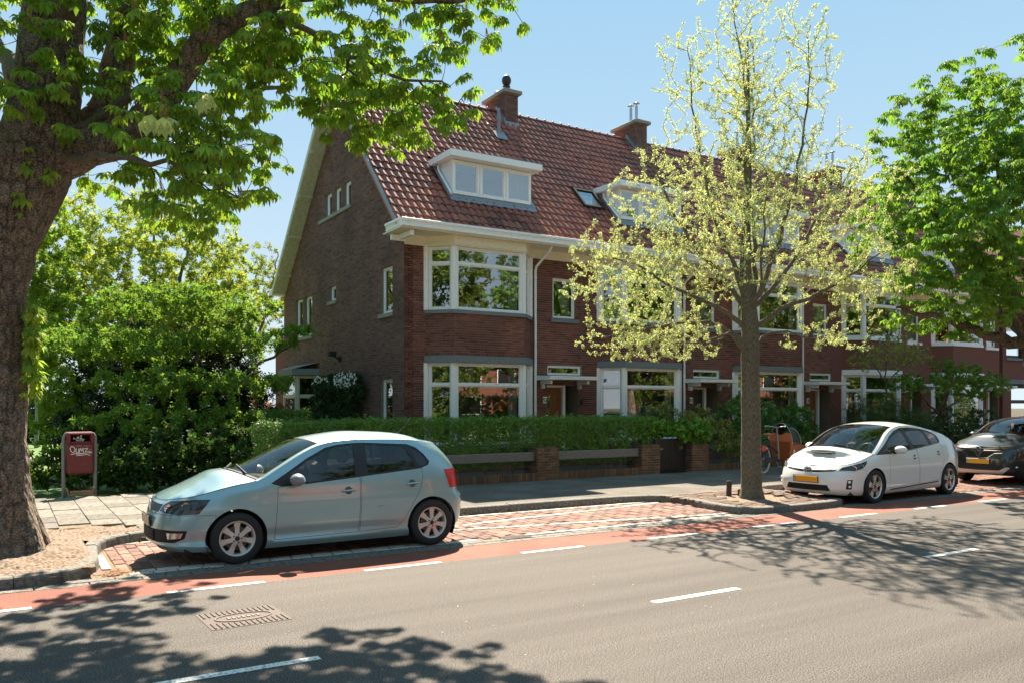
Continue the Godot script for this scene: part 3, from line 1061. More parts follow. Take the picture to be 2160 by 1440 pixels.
	fr.box(Vector3(x, 5.955, ZF + 0.002), Vector3(x + 0.64, 5.985, ZF + 0.075))
	fr.box(Vector3(x + 3.84, 5.955, ZF + 0.002), Vector3(x1, 5.985, ZF + 0.075))
	bay_band(fr, x, 0.05, 5.95, 6.2)
	bay_band(fr, x, 0.085, 5.985, 6.02)
	put("frieze", fr, M.cream, h)
	var xa := x - (0.46 if i == 0 else 0.0)
	var so := MB.new()
	so.box(Vector3(xa, 6.2, ZF - 0.3), Vector3(x1, 6.23, ZF + 0.8))
	put("soffit", so, M.cream, h)
	var gu := MB.new()
	var gp := PackedVector2Array([Vector2(0.70, 6.225), Vector2(0.86, 6.225), Vector2(0.885, 6.25), Vector2(0.885, 6.28), Vector2(0.87, 6.295), Vector2(0.89, 6.36), Vector2(0.91, 6.375), Vector2(0.91, 6.43), Vector2(0.895, 6.44), Vector2(0.70, 6.44)])
	gu.xf = Transform3D(Basis(Vector3(0, 0, 1), Vector3(0, 1, 0), Vector3(1, 0, 0)), Vector3(0, 0, ZF))
	gu.prism(gp, xa, x1 - 0.004)
	if i == 0:
		# the gutter turns the corner along the gable
		gu.xf = Transform3D(Basis(Vector3(-1, 0, 0), Vector3(0, 1, 0), Vector3(0, 0, 1)), Vector3(xa + 0.87, 0, 0))
		gu.prism(gp, ZF - 0.1, ZF + 0.69)
		gu.xf = Transform3D()
		gu.bbox(Vector3(xa + 0.08, 6.02, ZF - 0.02), Vector3(x + 0.02, 6.17, ZF + 0.06), 0.01)
		gu.bbox(Vector3(x - 0.16, 6.05, ZF + 0.0), Vector3(x - 0.05, 6.19, ZF + 0.72), 0.01)
	put("gutter", gu, M.white, h)
	# ---- downpipe with a swan neck
	var dp := MB.new()
	var px := x + 3.99
	dp.tube([Vector3(px + 0.2, 6.22, ZF + 0.6), Vector3(px + 0.19, 6.1, ZF + 0.5), Vector3(px + 0.02, 5.72, ZF + 0.1), Vector3(px, 5.6, ZF + 0.075), Vector3(px, 0.1, ZF + 0.075)], [0.038, 0.038, 0.038, 0.038, 0.038], 10)
	for y in [1.2, 2.6, 4.1, 5.4]: dp.lathe([Vector2(0.039, -0.012), Vector2(0.046, -0.012), Vector2(0.046, 0.012), Vector2(0.039, 0.012)], 10, Transform3D(Basis(), Vector3(px, y, ZF + 0.075)))
	put("downpipe", dp, M.white, h)
	roof(h, i, x, x1, tm, nz)
	if i == 0: gable(h, unit)
	# ---- inside: floors, party wall, back wall
	var ins := MB.new()
	for y in [0.28, 3.02, 5.9]: ins.box(Vector3(x + 0.12, y - 0.1, -29.7), Vector3(x1 - 0.12, y, ZF - 0.25))
	ins.box(Vector3(x1 - 0.12, -0.1, -29.9), Vector3(x1 + 0.12, 6.2, ZF - 0.25))
	ins.box(Vector3(x + 0.12, -0.1, -23.6), Vector3(x1 - 0.12, 6.2, -23.5))
	put("interior", ins, M.room, h)
	var back := MB.new()
	back.box(Vector3(x, -0.1, -30.2), Vector3(x1, 6.2, -29.95))
	put("rear_wall", back, _far_brick(), h)

func _far_brick() -> StandardMaterial3D:
	if M.has("far_brick"): return M.far_brick
	M.far_brick = grained([[0.11, 0.042, 0.03], [0.18, 0.07, 0.05], [0.25, 0.105, 0.078]], [0.25, 0.5, 0.8], Vector3(2.2, 6.0, 2.2), 0.95, FastNoiseLite.TYPE_SIMPLEX_SMOOTH, 0.05, 71, 0.3, 3)
	return M.far_brick

func porch(h: Node3D, i: int, x: float) -> void:
	# recess, wooden door, canopy on brackets, number plate
	var re := MB.new()
	re.box(Vector3(x + 4.40, -0.1, -20.6), Vector3(x + 5.6, 2.45, -20.5))
	re.box(Vector3(x + 4.30, -0.1, -20.5), Vector3(x + 4.41, 2.45, ZF - 0.24))
	re.box(Vector3(x + 5.55, -0.1, -20.5), Vector3(x + 5.64, 2.45, ZF - 0.24))
	re.box(Vector3(x + 4.3, 2.41, -20.5), Vector3(x + 5.64, 2.5, ZF - 0.24))
	re.box(Vector3(x + 4.3, -0.1, -20.5), Vector3(x + 5.64, 0.22, ZF))
	put("door_recess", re, _far_brick(), h)
	var d := MB.new()
	d.bbox(Vector3(x + 4.43, 0.22, ZF - 0.3), Vector3(x + 5.1, 2.36, ZF - 0.25), 0.006)
	for q in [[4.5, 5.02, 0.35, 0.95], [4.5, 5.02, 1.08, 2.26]]:
		for e in [[q[0], q[0] + 0.035, q[2], q[3]], [q[1] - 0.035, q[1], q[2], q[3]], [q[0], q[1], q[2], q[2] + 0.035], [q[0], q[1], q[3] - 0.035, q[3]]]:
			d.bbox(Vector3(x + e[0], e[2], ZF - 0.26), Vector3(x + e[1], e[3], ZF - 0.235), 0.004)
	var door := put("door", d, M.doorwood if i != 1 else M.darkwood, h)
	var lb := MB.new()
	lb.bbox(Vector3(x + 4.92, 1.25, ZF - 0.25), Vector3(x + 4.97, 1.65, ZF - 0.22), 0.004)
	put("handle", lb, M.steel, door)
	var gl := MB.new()
	gl.box(Vector3(x + 4.58, 1.2, ZF - 0.249), Vector3(x + 4.7, 2.1, ZF - 0.243))
	put("pane", gl, M.glass, door)
	var po := MB.new()
	po.bbox(Vector3(x + 5.1, 0.22, ZF - 0.32), Vector3(x + 5.19, 2.4, ZF - 0.16), 0.006)
	po.bbox(Vector3(x + 4.42, 2.34, ZF - 0.31), Vector3(x + 5.1, 2.42, ZF - 0.16), 0.006)
	put("door_post", po, M.white, h)
	var ca := MB.new()
	var prof := PackedVector2Array([Vector2(0.0, 2.53), Vector2(0.70, 2.53), Vector2(0.74, 2.54), Vector2(0.75, 2.565), Vector2(0.735, 2.585), Vector2(0.755, 2.6), Vector2(0.755, 2.63), Vector2(0.72, 2.64), Vector2(0.0, 2.665)])
	ca.xf = Transform3D(Basis(Vector3(0, 0, 1), Vector3(0, 1, 0), Vector3(1, 0, 0)), Vector3(0, 0, ZF + 0.012))
	ca.prism(prof, x + 4.02, x + 5.68)
	put("canopy", ca, M.white, h)
	for bx in [4.22, 5.5]:
		var br := MB.new()
		br.bbox(Vector3(x + bx - 0.035, 2.42, ZF + 0.012), Vector3(x + bx + 0.035, 2.528, ZF + 0.55), 0.01)
		br.bbox(Vector3(x + bx - 0.03, 2.29, ZF + 0.012), Vector3(x + bx + 0.03, 2.42, ZF + 0.2), 0.02)
		put("bracket", br, M.white, h)
	if i < 3:
		var np := MB.new()
		np.bbox(Vector3(x + 4.28, 1.88, ZF + 0.012), Vector3(x + 4.41, 2.07, ZF + 0.03), 0.006)
		var plate := put("number_plate", np, M.white, h)
		digits(["12", "10", "8"][i], 0.115, plate, Vector3(x + 4.345, 1.975, ZF + 0.034))
	if i == 0:
		var bx := MB.new()
		bx.bbox(Vector3(x + 5.58, 1.85, ZF + 0.012), Vector3(x + 5.66, 2.0, ZF + 0.1), 0.03)
		put("letter_box", bx, M.black, h)

func roof(h: Node3D, i: int, x: float, x1: float, tm: Mesh, nz: FastNoiseLite) -> void:
	var xa := x - (0.46 if i == 0 else 0.0)
	var o := part_node("roof", h)
	var th := atan(SLOPE)
	var up := Vector3(0, sin(th), -cos(th))
	var out := Vector3(0, cos(th), sin(th))
	# deck below the tiles, front and rear
	var dk := MB.new()
	var z_lo := ZF + 0.6
	var top := Vector3(0, roof_y(RIDGE_Z), RIDGE_Z)
	for s in [0.03, 0.16]: pass
	var fl := Vector3(0, roof_y(z_lo), z_lo)
	var a := [fl - out * 0.02, top - out * 0.02, top - out * 0.14, fl - out * 0.14]
	_extrude_x(dk, a, xa, x1)
	var rl := Vector3(0, 6.0, -30.05)
	var upr := (top - rl).normalized()
	var outr := Vector3(0, -upr.z, upr.y) * -1.0
	if outr.y < 0: outr = -outr
	_extrude_x(dk, [top + Vector3(0, 0.02, 0), rl + Vector3(0, 0.02, 0), rl - outr * 0.12, top - outr * 0.14], xa, x1)
	put("deck", dk, M.tile_far, o)
	# tiles
	var cols := int(round((x1 - xa) / 0.22))
	var pitch := (x1 - xa) / cols
	var rows := 21
	var list := []
	var dorm: Array = DORMERS[i]
	for r in rows:
		for k in cols:
			var s := r * 0.345
			var p := fl + up * (s + 0.04)
			if s > 7.3: continue
			var tx := xa + k * pitch
			# leave out tiles under the dormer and the skylight
			if tx > dorm[0] - 0.12 and tx < dorm[1] - 0.1 and p.y > 7.62 and p.y < 8.75: continue
			if i == 1 and tx > 15.0 and tx < 15.75 and p.y > 7.75 and p.y < 8.4: continue
			var bs := Basis(Vector3(1, 0, 0) * pitch / 0.22, up, out).rotated(out, rf(-0.012, 0.012))
			list.append([Transform3D(bs, Vector3(tx, p.y, p.z) + out * rf(-0.004, 0.006)), tile_color(tx, s, nz), s])
	var tones := []
	for k in 8:
		var m: StandardMaterial3D = M.tile.duplicate()
		m.vertex_color_use_as_albedo = false
		var c := tile_color(rf(0, 40), rf(0, 7), nz)
		m.albedo_color = c.linear_to_srgb()
		tones.append(m)
	var xs := []
	var cs := []
	var single := 0
	for t in list:
		if i == 0 and single < 298:
			var best := 0
			var bd := 9.0
			for k in 8:
				var c: Color = tones[k].albedo_color.srgb_to_linear()
				var d: float = absf(c.r - t[1].r) + absf(c.g - t[1].g)
				if d < bd:
					bd = d
					best = k
			obj("tile", tm, tones[best], o).transform = t[0]
			single += 1
		else:
			xs.append(t[0])
			cs.append(t[1])
	many("tiling", tm, M.tile, xs, cs, o).set_meta("kind", "stuff")
	# ridge caps
	var rm := MB.new()
	for k in 6:
		var a0 := PI * k / 6.0
		var a1 := PI * (k + 1) / 6.0
		for e in [[0.0, 0.36, 0.095, 0.085]]:
			var p0 := Vector3(e[0], sin(a0) * e[2], cos(a0) * e[2])
			var p1 := Vector3(e[0], sin(a1) * e[2], cos(a1) * e[2])
			var p2 := Vector3(e[1], sin(a1) * e[3], cos(a1) * e[3])
			var p3 := Vector3(e[1], sin(a0) * e[3], cos(a0) * e[3])
			rm.tri3(p1, p0, p3, p1 * Vector3(0, 1, 1), p0 * Vector3(0, 1, 1), p3 * Vector3(0, 1, 1))
			rm.tri3(p1, p3, p2, p1 * Vector3(0, 1, 1), p3 * Vector3(0, 1, 1), p2 * Vector3(0, 1, 1))
			rm.quad(p0, p1, p1 * Vector3(1, 0.8, 0.8), p0 * Vector3(1, 0.8, 0.8))
	rm.ball(Vector3(0.03, 0.1, 0), Vector3(0.04, 0.035, 0.05), 8, 6)
	var rmesh := rm.mesh()
	var n := int((x1 - xa) / 0.345) + 1
	for k in n:
		var rx := xa + k * 0.345
		if rx > x1 - 0.1: continue
		obj("ridge_tile", rmesh, tones[rng.randi() % 8], o, Vector3(rx, top.y - 0.02, RIDGE_Z))
	dormer(h, i)
	chimney(h, i, x1)
	if i == 0:
		# verge strip on the front slope and soffit boards under the rear verge
		var vs := MB.new()
		vs.bar(Vector3(xa - 0.012, fl.y + 0.0, fl.z), Vector3(xa - 0.012, top.y, top.z), 0.02, 0.1, out)
		put("verge_strip", vs, M.lead, o)
		var sf := MB.new()
		var r0 := Vector3(0, 6.32, -30.0)
		_extrude_x(sf, [top - outr * 0.15, rl - outr * 0.13, rl - outr * 0.17, top - outr * 0.19], xa, HX + 0.1)
		put("verge_soffit", sf, M.greenish, o)
		for k in 5:
			var f := 0.1 + k * 0.2
			var c := top.lerp(rl, f) - outr * 0.2
			var bt := MB.new()
			bt.bar(Vector3(xa + 0.02, c.y, c.z), Vector3(HX + 0.02, c.y, c.z), 0.09, 0.06, outr)
			put("purlin_end", bt, M.greenish, o)
		var bg := MB.new()
		bg.bar(Vector3(xa - 0.014, top.y - 0.1, top.z), Vector3(xa - 0.014, rl.y - 0.1, rl.z), 0.028, 0.16, outr)
		put("bargeboard", bg, M.greenish, o)
		var gt := MB.new()
		gt.bbox(Vector3(xa - 0.05, 5.8, -30.35), Vector3(HX + 0.6, 6.02, -30.0), 0.02)
		put("rear_gutter", gt, M.white, o)

func _extrude_x(b: MB, p: Array, x0: float, x1: float) -> void:
	var lo := []
	var hi := []
	for q in p:
		lo.append(Vector3(x0, q.y, q.z))
		hi.append(Vector3(x1, q.y, q.z))
	for k in p.size():
		var j := (k + 1) % p.size()
		b.quad(lo[k], lo[j], hi[j], hi[k])
	for k in range(1, p.size() - 1):
		b.tri(lo[0], lo[k + 1], lo[k])
		b.tri(hi[0], hi[k], hi[k + 1])

const DORMERS := [[10.38, 12.93], [16.2, 18.75], [22.0, 24.5], [27.35, 29.85], [33.0, 35.4]]

func dormer(h: Node3D, i: int) -> void:
	var x0: float = DORMERS[i][0]
	var x1: float = DORMERS[i][1]
	var zd := -19.95
	var y0 := 7.58
	var y1 := 8.5
	var o := part_node("dormer", h)
	var z_back := -19.05 - (y1 + 0.35 - 6.5) / SLOPE
	var ck := MB.new()
	# cheeks: triangles between front and roof
	for s in [[x0, x0 + 0.05], [x1 - 0.05, x1]]:
		var p := [Vector3(0, y0 - 0.1, zd), Vector3(0, y1 + 0.05, zd), Vector3(0, y1 + 0.05, -19.05 - (y1 + 0.05 - 6.5) / SLOPE)]
		_extrude_x(ck, p, s[0], s[1])
	put("cheek", ck, M.white, o)
	var n := 3
	var gap := (x1 - x0) / n
	var w := Transform3D(Basis(), Vector3(0, 0, zd))
	for k in n:
		var wd := window(o, w, x0 + k * gap + 0.004, y0, gap - 0.008, y1 - y0, -0.03, 0.075, null, 0.0, M.white, 2 if (k == 2 and i == 0) else 0)
		wd.name = "casement" if k == 0 else "casement_%03d" % k
	var rf_ := MB.new()
	rf_.bbox(Vector3(x0 - 0.2, y1 + 0.02, z_back), Vector3(x1 + 0.22, y1 + 0.2, zd + 0.3), 0.012)
	put("fascia", rf_, M.white, o)
	var rt := MB.new()
	rt.box(Vector3(x0 - 0.19, y1 + 0.2, z_back), Vector3(x1 + 0.21, y1 + 0.215, zd + 0.29))
	put("roof_felt", rt, M.lead, o)
	# lead apron below the windows and along the cheek, small rainwater pipe
	var ap := MB.new()
	var th := atan(SLOPE)
	var up := Vector3(0, sin(th), -cos(th))
	var out := Vector3(0, cos(th), sin(th))
	var fp := Vector3(0, roof_y(zd + 0.0), zd)
	for k in 24:
		var xa := x0 - 0.12 + (x1 - x0 + 0.24) * k / 24.0
		var xb := x0 - 0.12 + (x1 - x0 + 0.24) * (k + 1) / 24.0
		var lo := fp - up * (0.2 + 0.02 * sin(k * 2.1)) + out * 0.075
		var hi := fp + up * 0.12 + out * 0.09
		ap.quad(Vector3(xa, lo.y, lo.z), Vector3(xb, lo.y, lo.z), Vector3(xb, hi.y, hi.z), Vector3(xa, hi.y, hi.z))
	for s in [x0 - 0.06, x1 + 0.06]:
		var c0 := fp + out * 0.09
		var c1 := fp + up * 1.4 + out * 0.09
		ap.bar(Vector3(s, c0.y, c0.z), Vector3(s, c1.y, c1.z), 0.16, 0.012, out)
	put("apron", ap, M.lead, o)
	var rp := MB.new()
	var b0 := fp + out * 0.14 + up * 0.02
	var b1 := fp + out * 0.14 + up * 1.15
	rp.tube([Vector3(x0 - 0.07, b1.y + 0.12, b1.z), Vector3(x0 - 0.07, b1.y, b1.z), Vector3(x0 - 0.07, b0.y, b0.z)], [0.035, 0.035, 0.035], 10)
	put("rain_pipe", rp, M.white, o)

func chimney(h: Node3D, i: int, x1: float) -> void:
	var o := part_node("chimney", h)
	var cx := x1 + 0.02
	var zf := -23.45
	var zb := -24.75
	var st := MB.new()
	st.box(Vector3(cx - 0.25, 10.4, zb), Vector3(cx + 0.25, 12.2, zf))
	var so := put("stack", st, M.mortar, o)
	var unit := _unit_brick()
	var l := []
	bricks(l, Transform3D(Basis(), Vector3(cx - 0.25, 0, zf)), 0, 0.5, 10.9, 12.2, [], null, Color(0.2, 0.1, 0.08))
	bricks(l, Transform3D(Basis(Vector3(0, 0, 1), Vector3.UP, Vector3(-1, 0, 0)), Vector3(cx - 0.25, 0, zb)), 0, 1.3, 10.9, 12.2, [], null, Color(0.2, 0.1, 0.08))
	var tones := []
	for k in 4: tones.append(_brick_tone([0.8, 1.0, 1.15, 0.65][k]))
	for b in l:
		if i == 0: obj("brick", unit, tones[rng.randi() % 4], so).transform = b[0]
	if i > 0:
		var xs := []
		var cs := []
		for b in l:
			xs.append(b[0])
			cs.append(b[1])
		many("brickwork", unit, M.brick, xs, cs, so).set_meta("kind", "stuff")
	var cp := MB.new()
	cp.bbox(Vector3(cx - 0.36, 12.2, zb - 0.12), Vector3(cx + 0.36, 12.33, zf + 0.12), 0.02)
	put("cap", cp, M.stone_sill, o)
	var fl := MB.new()
	fl.box(Vector3(cx - 0.27, 10.9, zf), Vector3(cx + 0.27, 11.25, zf + 0.03))
	fl.xf = Transform3D()
	for k in 6:
		var z := zf - k * 0.1
		fl.box(Vector3(cx - 0.275, roof_y(z), z - 0.1), Vector3(cx - 0.25, roof_y(z) + 0.28, z))
		fl.box(Vector3(cx + 0.25, roof_y(z), z - 0.1), Vector3(cx + 0.275, roof_y(z) + 0.28, z))
	put("flashing", fl, M.lead, o)
	if i == 0:
		var cw := MB.new()
		var t := Transform3D(Basis(), Vector3(cx - 0.02, 12.33, zf - 0.3))
		cw.lathe([Vector2(0.0, 0), Vector2(0.085, 0.0), Vector2(0.085, 0.16), Vector2(0.13, 0.19), Vector2(0.13, 0.22), Vector2(0.09, 0.24)], 16, t)
		cw.ball(Vector3(cx - 0.02, 12.74, zf - 0.3), Vector3(0.16, 0.19, 0.16), 16, 12)
		put("cowl", cw, M.black, o)
		var c2 := MB.new()
		c2.lathe([Vector2(0.06, 0), Vector2(0.06, 0.14), Vector2(0.14, 0.16), Vector2(0.1, 0.22), Vector2(0, 0.25)], 14, Transform3D(Basis(), Vector3(cx - 0.02, 12.33, zf - 0.85)))
		put("pot", c2, M.steel, o)
		var vp := MB.new()
		var vb := Vector3(13.57, 10.45, -22.83)
		vp.lathe([Vector2(0.08, -0.1), Vector2(0.08, 0.25), Vector2(0.06, 0.27), Vector2(0.06, 0.5), Vector2(0.085, 0.52), Vector2(0.085, 0.56), Vector2(0.045, 0.78), Vector2(0.045, 0.92), Vector2(0, 0.92)], 14, Transform3D(Basis(), vb))
		put("vent_pipe", vp, M.galv, o)
		var vf := MB.new()
		var th := atan(SLOPE)
		vf.bar(vb - Vector3(0, sin(th), -cos(th)) * 0.3 + Vector3(0, 0.07, 0.07), vb + Vector3(0, sin(th), -cos(th)) * 0.15 + Vector3(0, 0.07, 0.07), 0.42, 0.02, Vector3(0, cos(th), sin(th)))
		put("vent_flashing", vf, M.lead, o)
	else:
		var pp := MB.new()
		for dz in [0.3, 0.62]:
			pp.lathe([Vector2(0.055, 0), Vector2(0.055, 0.62), Vector2(0.03, 0.63), Vector2(0.03, 0.7), Vector2(0.13, 0.72), Vector2(0.02, 0.78)], 12, Transform3D(Basis(), Vector3(cx, 12.33, zf - dz)))
		put("flue_pipes", pp, M.steel, o)
	if i == 1:
		var sl := MB.new()
		var th := atan(SLOPE)
		var up := Vector3(0, sin(th), -cos(th))
		var out := Vector3(0, cos(th), sin(th))
		var p := Vector3(15.1, 7.83, 0)
		p.z = -19.05 - (p.y - 6.5) / SLOPE
		sl.xf = Transform3D(Basis(Vector3.RIGHT, up, out), p)
		frame_bars(sl, 0, 0.8, 0, 0.95, 0.08, 0.02, 0.13)
		var sk := put("skylight", sl, M.blackmatt, h)
		var g := MB.new()
		g.xf = sl.xf
		g.box(Vector3(0.08, 0.08, 0.085), Vector3(0.72, 0.87, 0.091))
		put("pane", g, M.glass, sk)
		var bl := MB.new()
		bl.xf = sl.xf
		bl.box(Vector3(0.08, 0.08, 0.04), Vector3(0.72, 0.7, 0.045))
		put("blind", bl, M.white, sk)

func _brick_tone(q: float) -> StandardMaterial3D:
	var m: StandardMaterial3D = M.brick.duplicate()
	m.vertex_color_use_as_albedo = false
	m.albedo_color = srgb(0.2 * q, 0.095 * q, 0.075 * q)
	return m

func gable(h: Node3D, unit: Mesh) -> void:
	# side wall: frame with x running from the rear (z = -30) to the street corner
	var w := Transform3D(Basis(Vector3(0, 0, 1), Vector3.UP, Vector3(-1, 0, 0)), Vector3(HX, 0, -30.0))
	var L := 10.5
	var zx := func(z: float) -> float: return z + 30.0
	var wins := [
		[-21.02, -20.24, 4.28, 5.54], [-25.2, -24.6, 5.07, 5.54], [-28.72, -27.95, 4.15, 5.49], [-27.7, -26.92, 4.15, 5.49],
		[-21.02, -20.24, 0.9, 2.53], [-25.58, -25.0, 7.78, 8.52], [-24.72, -24.16, 7.78, 8.52], [-23.88, -23.31, 7.78, 8.52],
	]
	var holes := []
	for q in wins: holes.append(Rect2(q[0] + 30.0, q[2], q[1] - q[0], q[3] - q[2]))
	holes.append(Rect2(1.3, -0.1, 2.4, 2.9))
	var wall := MB.new()
	slab_holes(wall, w, 0.0, L - 0.0, -0.1, 6.15, holes, -0.24, -0.002)
	# stepped slices fill the gable up to the roof
	var y := 6.15
	while y < 11.6:
		var a := maxf(0.0, (y + 0.12 - 6.2) / 1.03)
		var b := minf(L, L - (y + 0.12 - roof_y(ZF) + 0.12) / SLOPE)
		if b - a < 0.1: break
		slab_holes(wall, w, a, b, y, y + 0.12, holes, -0.24, -0.002)
		y += 0.12
	var wo := put("gable_wall", wall, M.mortar, h)
	var list := []
	var lim := func(yy: float) -> Vector2:
		if yy < 6.15: return Vector2(0, L + 0.004)
		return Vector2(maxf(0.0, (yy - 6.2) / 1.03), minf(L, L - (yy - roof_y(ZF) + 0.16) / SLOPE))
	bricks(list, w, 0.0, L + 0.004, 0.0, 11.7, holes, lim, Color(0.185, 0.1, 0.082))
	var xs := []
	var cs := []
	for b in list:
		xs.append(b[0])
		cs.append(b[1])
	many("brickwork", unit, M.brick, xs, cs, wo).set_meta("kind", "stuff")
	for k in wins.size():
		var q: Array = wins[k]
		window(h, w, q[0] + 30.0, q[2], q[1] - q[0], q[3] - q[2], 0.07, 0.06, M.stone_sill if k < 5 else null, 0.0, M.white, 0)
	var s := MB.new()
	s.xf = w
	s.bbox(Vector3(3.83, 7.66, -0.09), Vector3(6.75, 7.775, 0.07), 0.01)
	put("sill", s, M.stone_sill, h)
	# side bay with green tinged frames and a lead roof
	var o := part_node("side_bay", h)
	var zb0 := -28.75
	var zb1 := -26.3
	var xo := HX - 0.6
	var pl := PackedVector2Array([Vector2(HX, zb0), Vector2(xo, zb0 + 0.5), Vector2(xo, zb1 - 0.5), Vector2(HX, zb1)])
	var fr := MB.new()
	for k in 3:
		var a := pl[k]
		var b := pl[k + 1]
		var d := (b - a).normalized()
		var wf := Transform3D(Basis(Vector3(d.x, 0, d.y), Vector3.UP, Vector3(-d.y, 0, d.x) * 1.0), Vector3(a.x, 0, a.y))
		if wf.basis.z.x > 0.5: wf.basis.z = -wf.basis.z
		var l := a.distance_to(b)
		var wd := window(o, wf, 0.03, 0.6, l - 0.06, 2.2, 0.0, 0.07, null, 0.3, M.greenish, 0)
		wd.name = "casement" if k == 0 else "casement_%03d" % k
	var ro := MB.new()
	var rp := PackedVector2Array([Vector2(HX + 0.0, zb0 - 0.15), Vector2(xo - 0.12, zb0 + 0.4), Vector2(xo - 0.12, zb1 - 0.4), Vector2(HX + 0.0, zb1 + 0.15)])
	var t := Geometry2D.triangulate_polygon(rp)
	for k in range(0, t.size(), 3):
		var q := []
		for m in 3: q.append(Vector3(rp[t[k + m]].x, 3.02 + (0.2 if rp[t[k + m]].x > HX - 0.1 else 0.0), rp[t[k + m]].y))
		ro.tri(q[0], q[1], q[2])
	put("lead_roof", ro, M.lead, o)
	var fb := MB.new()
	for k in 3:
		var a := rp[k]
		var b := rp[k + 1]
		fb.bar(Vector3(a.x, 2.91, a.y), Vector3(b.x, 2.91, b.y), 0.05, 0.2)
	put("fascia", fb, M.band, o)
	var ba := MB.new()
	for k in 3:
		ba.bar(Vector3(pl[k].x, 0.25, pl[k].y), Vector3(pl[k + 1].x, 0.25, pl[k + 1].y), 0.1, 0.7)
	put("plinth", ba, _far_brick(), o)
	# rear outshoot
	var ro2 := MB.new()
	ro2.box(Vector3(HX, -0.1, -31.3), Vector3(HX + 3, 4.1, -30.21))
	put("outshoot", ro2, _far_brick(), h)
	# wall lamp
	var lp := MB.new()
	lp.xf = Transform3D(Basis(), Vector3(HX - 0.02, 3.2, -24.2))
	lp.bbox(Vector3(-0.05, -0.05, -0.06), Vector3(0.012, 0.1, 0.06), 0.01)
	lp.bar(Vector3(-0.05, 0.02, 0), Vector3(-0.26, 0.16, 0.0), 0.04, 0.04)
	lp.bbox(Vector3(-0.36, 0.1, -0.1), Vector3(-0.14, 0.26, 0.1), 0.02)
	put("wall_lamp", lp, M.blackmatt, h)

func dark_house() -> void:
	var x := HX + HW * 5
	var h := thing("brick_house", "darker brick house with dark window frames beyond the last bay", "house", Vector3.ZERO, "")
	var w := Transform3D(Basis(), Vector3(x, 0, ZF))
	var holes := [Rect2(1.0, 0.4, 3.0, 2.3), Rect2(0.6, 3.9, 1.4, 1.5)]
	var b := MB.new()
	slab_holes(b, w, 0.3, 12.0, -0.1, 6.2, holes, -0.2, 0.0)
	b.box(Vector3(x + 0.3, -0.1, -30), Vector3(x + 12, 6.2, -29.8))
	put("wall", b, _far_brick(), h)
	window(h, w, 1.0, 0.4, 3.0, 2.3, 0.1, 0.1, null, 0.3, M.darkwood, 0)
	window(h, w, 0.6, 3.9, 1.4, 1.5, 0.1, 0.1, M.band, 0.0, M.darkwood, 0)
	var bd := MB.new()
	bd.box(Vector3(x + 0.4, 2.75, ZF), Vector3(x + 12, 2.95, ZF + 0.1))
	put("lintel_band", bd, M.band, h)
	var r := MB.new()
	_extrude_x(r, [Vector3(0, 6.2, ZF + 0.6), Vector3(0, 11.5, RIDGE_Z), Vector3(0, 6.2, -30), Vector3(0, 6.0, -30), Vector3(0, 6.0, ZF + 0.6)], x + 0.01, x + 12)
	put("roof", r, M.tile_far, h)

class Plant:
	var p := PackedVector3Array()
	var par := PackedInt32Array()
	var r := PackedFloat32Array()
	var limb := PackedByteArray()
	var open := PackedByteArray()
	var chains := []
	var limbs := []

func limb(pl: Plant, pts: Array, rad: Array, joint := -1, wob := 0.03, closed := 0) -> int:
	# a thick branch through given points; closed: how many of its first nodes bear no twigs
	var idx := []
	var prev := joint
	var step := 0.22
	for i in pts.size() - 1:
		var a: Vector3 = pts[maxi(i - 1, 0)]
		var b: Vector3 = pts[i]
		var c: Vector3 = pts[i + 1]
		var d: Vector3 = pts[mini(i + 2, pts.size() - 1)]
		var k := maxi(1, int(b.distance_to(c) / step))
		for j in k + (1 if i == pts.size() - 2 else 0):
			var t := float(j) / k
			var q := b.cubic_interpolate(c, a, d, t) + rv() * wob * (1.0 if j > 0 else 0.3)
			pl.p.push_back(q)
			pl.par.push_back(prev)
			pl.r.push_back(lerpf(rad[i], rad[i + 1], t))
			pl.limb.push_back(1)
			pl.open.push_back(0 if idx.size() < closed else 1)
			prev = pl.p.size() - 1
			idx.append(prev)
	pl.limbs.append(idx)
	return prev

func in_ellipsoid(e: Array, shell := 0.45) -> Vector3:
	return Vector3(e[0], e[1], e[2]) + rv() * pow(rng.randf(), shell) * Vector3(e[3], e[4], e[5])

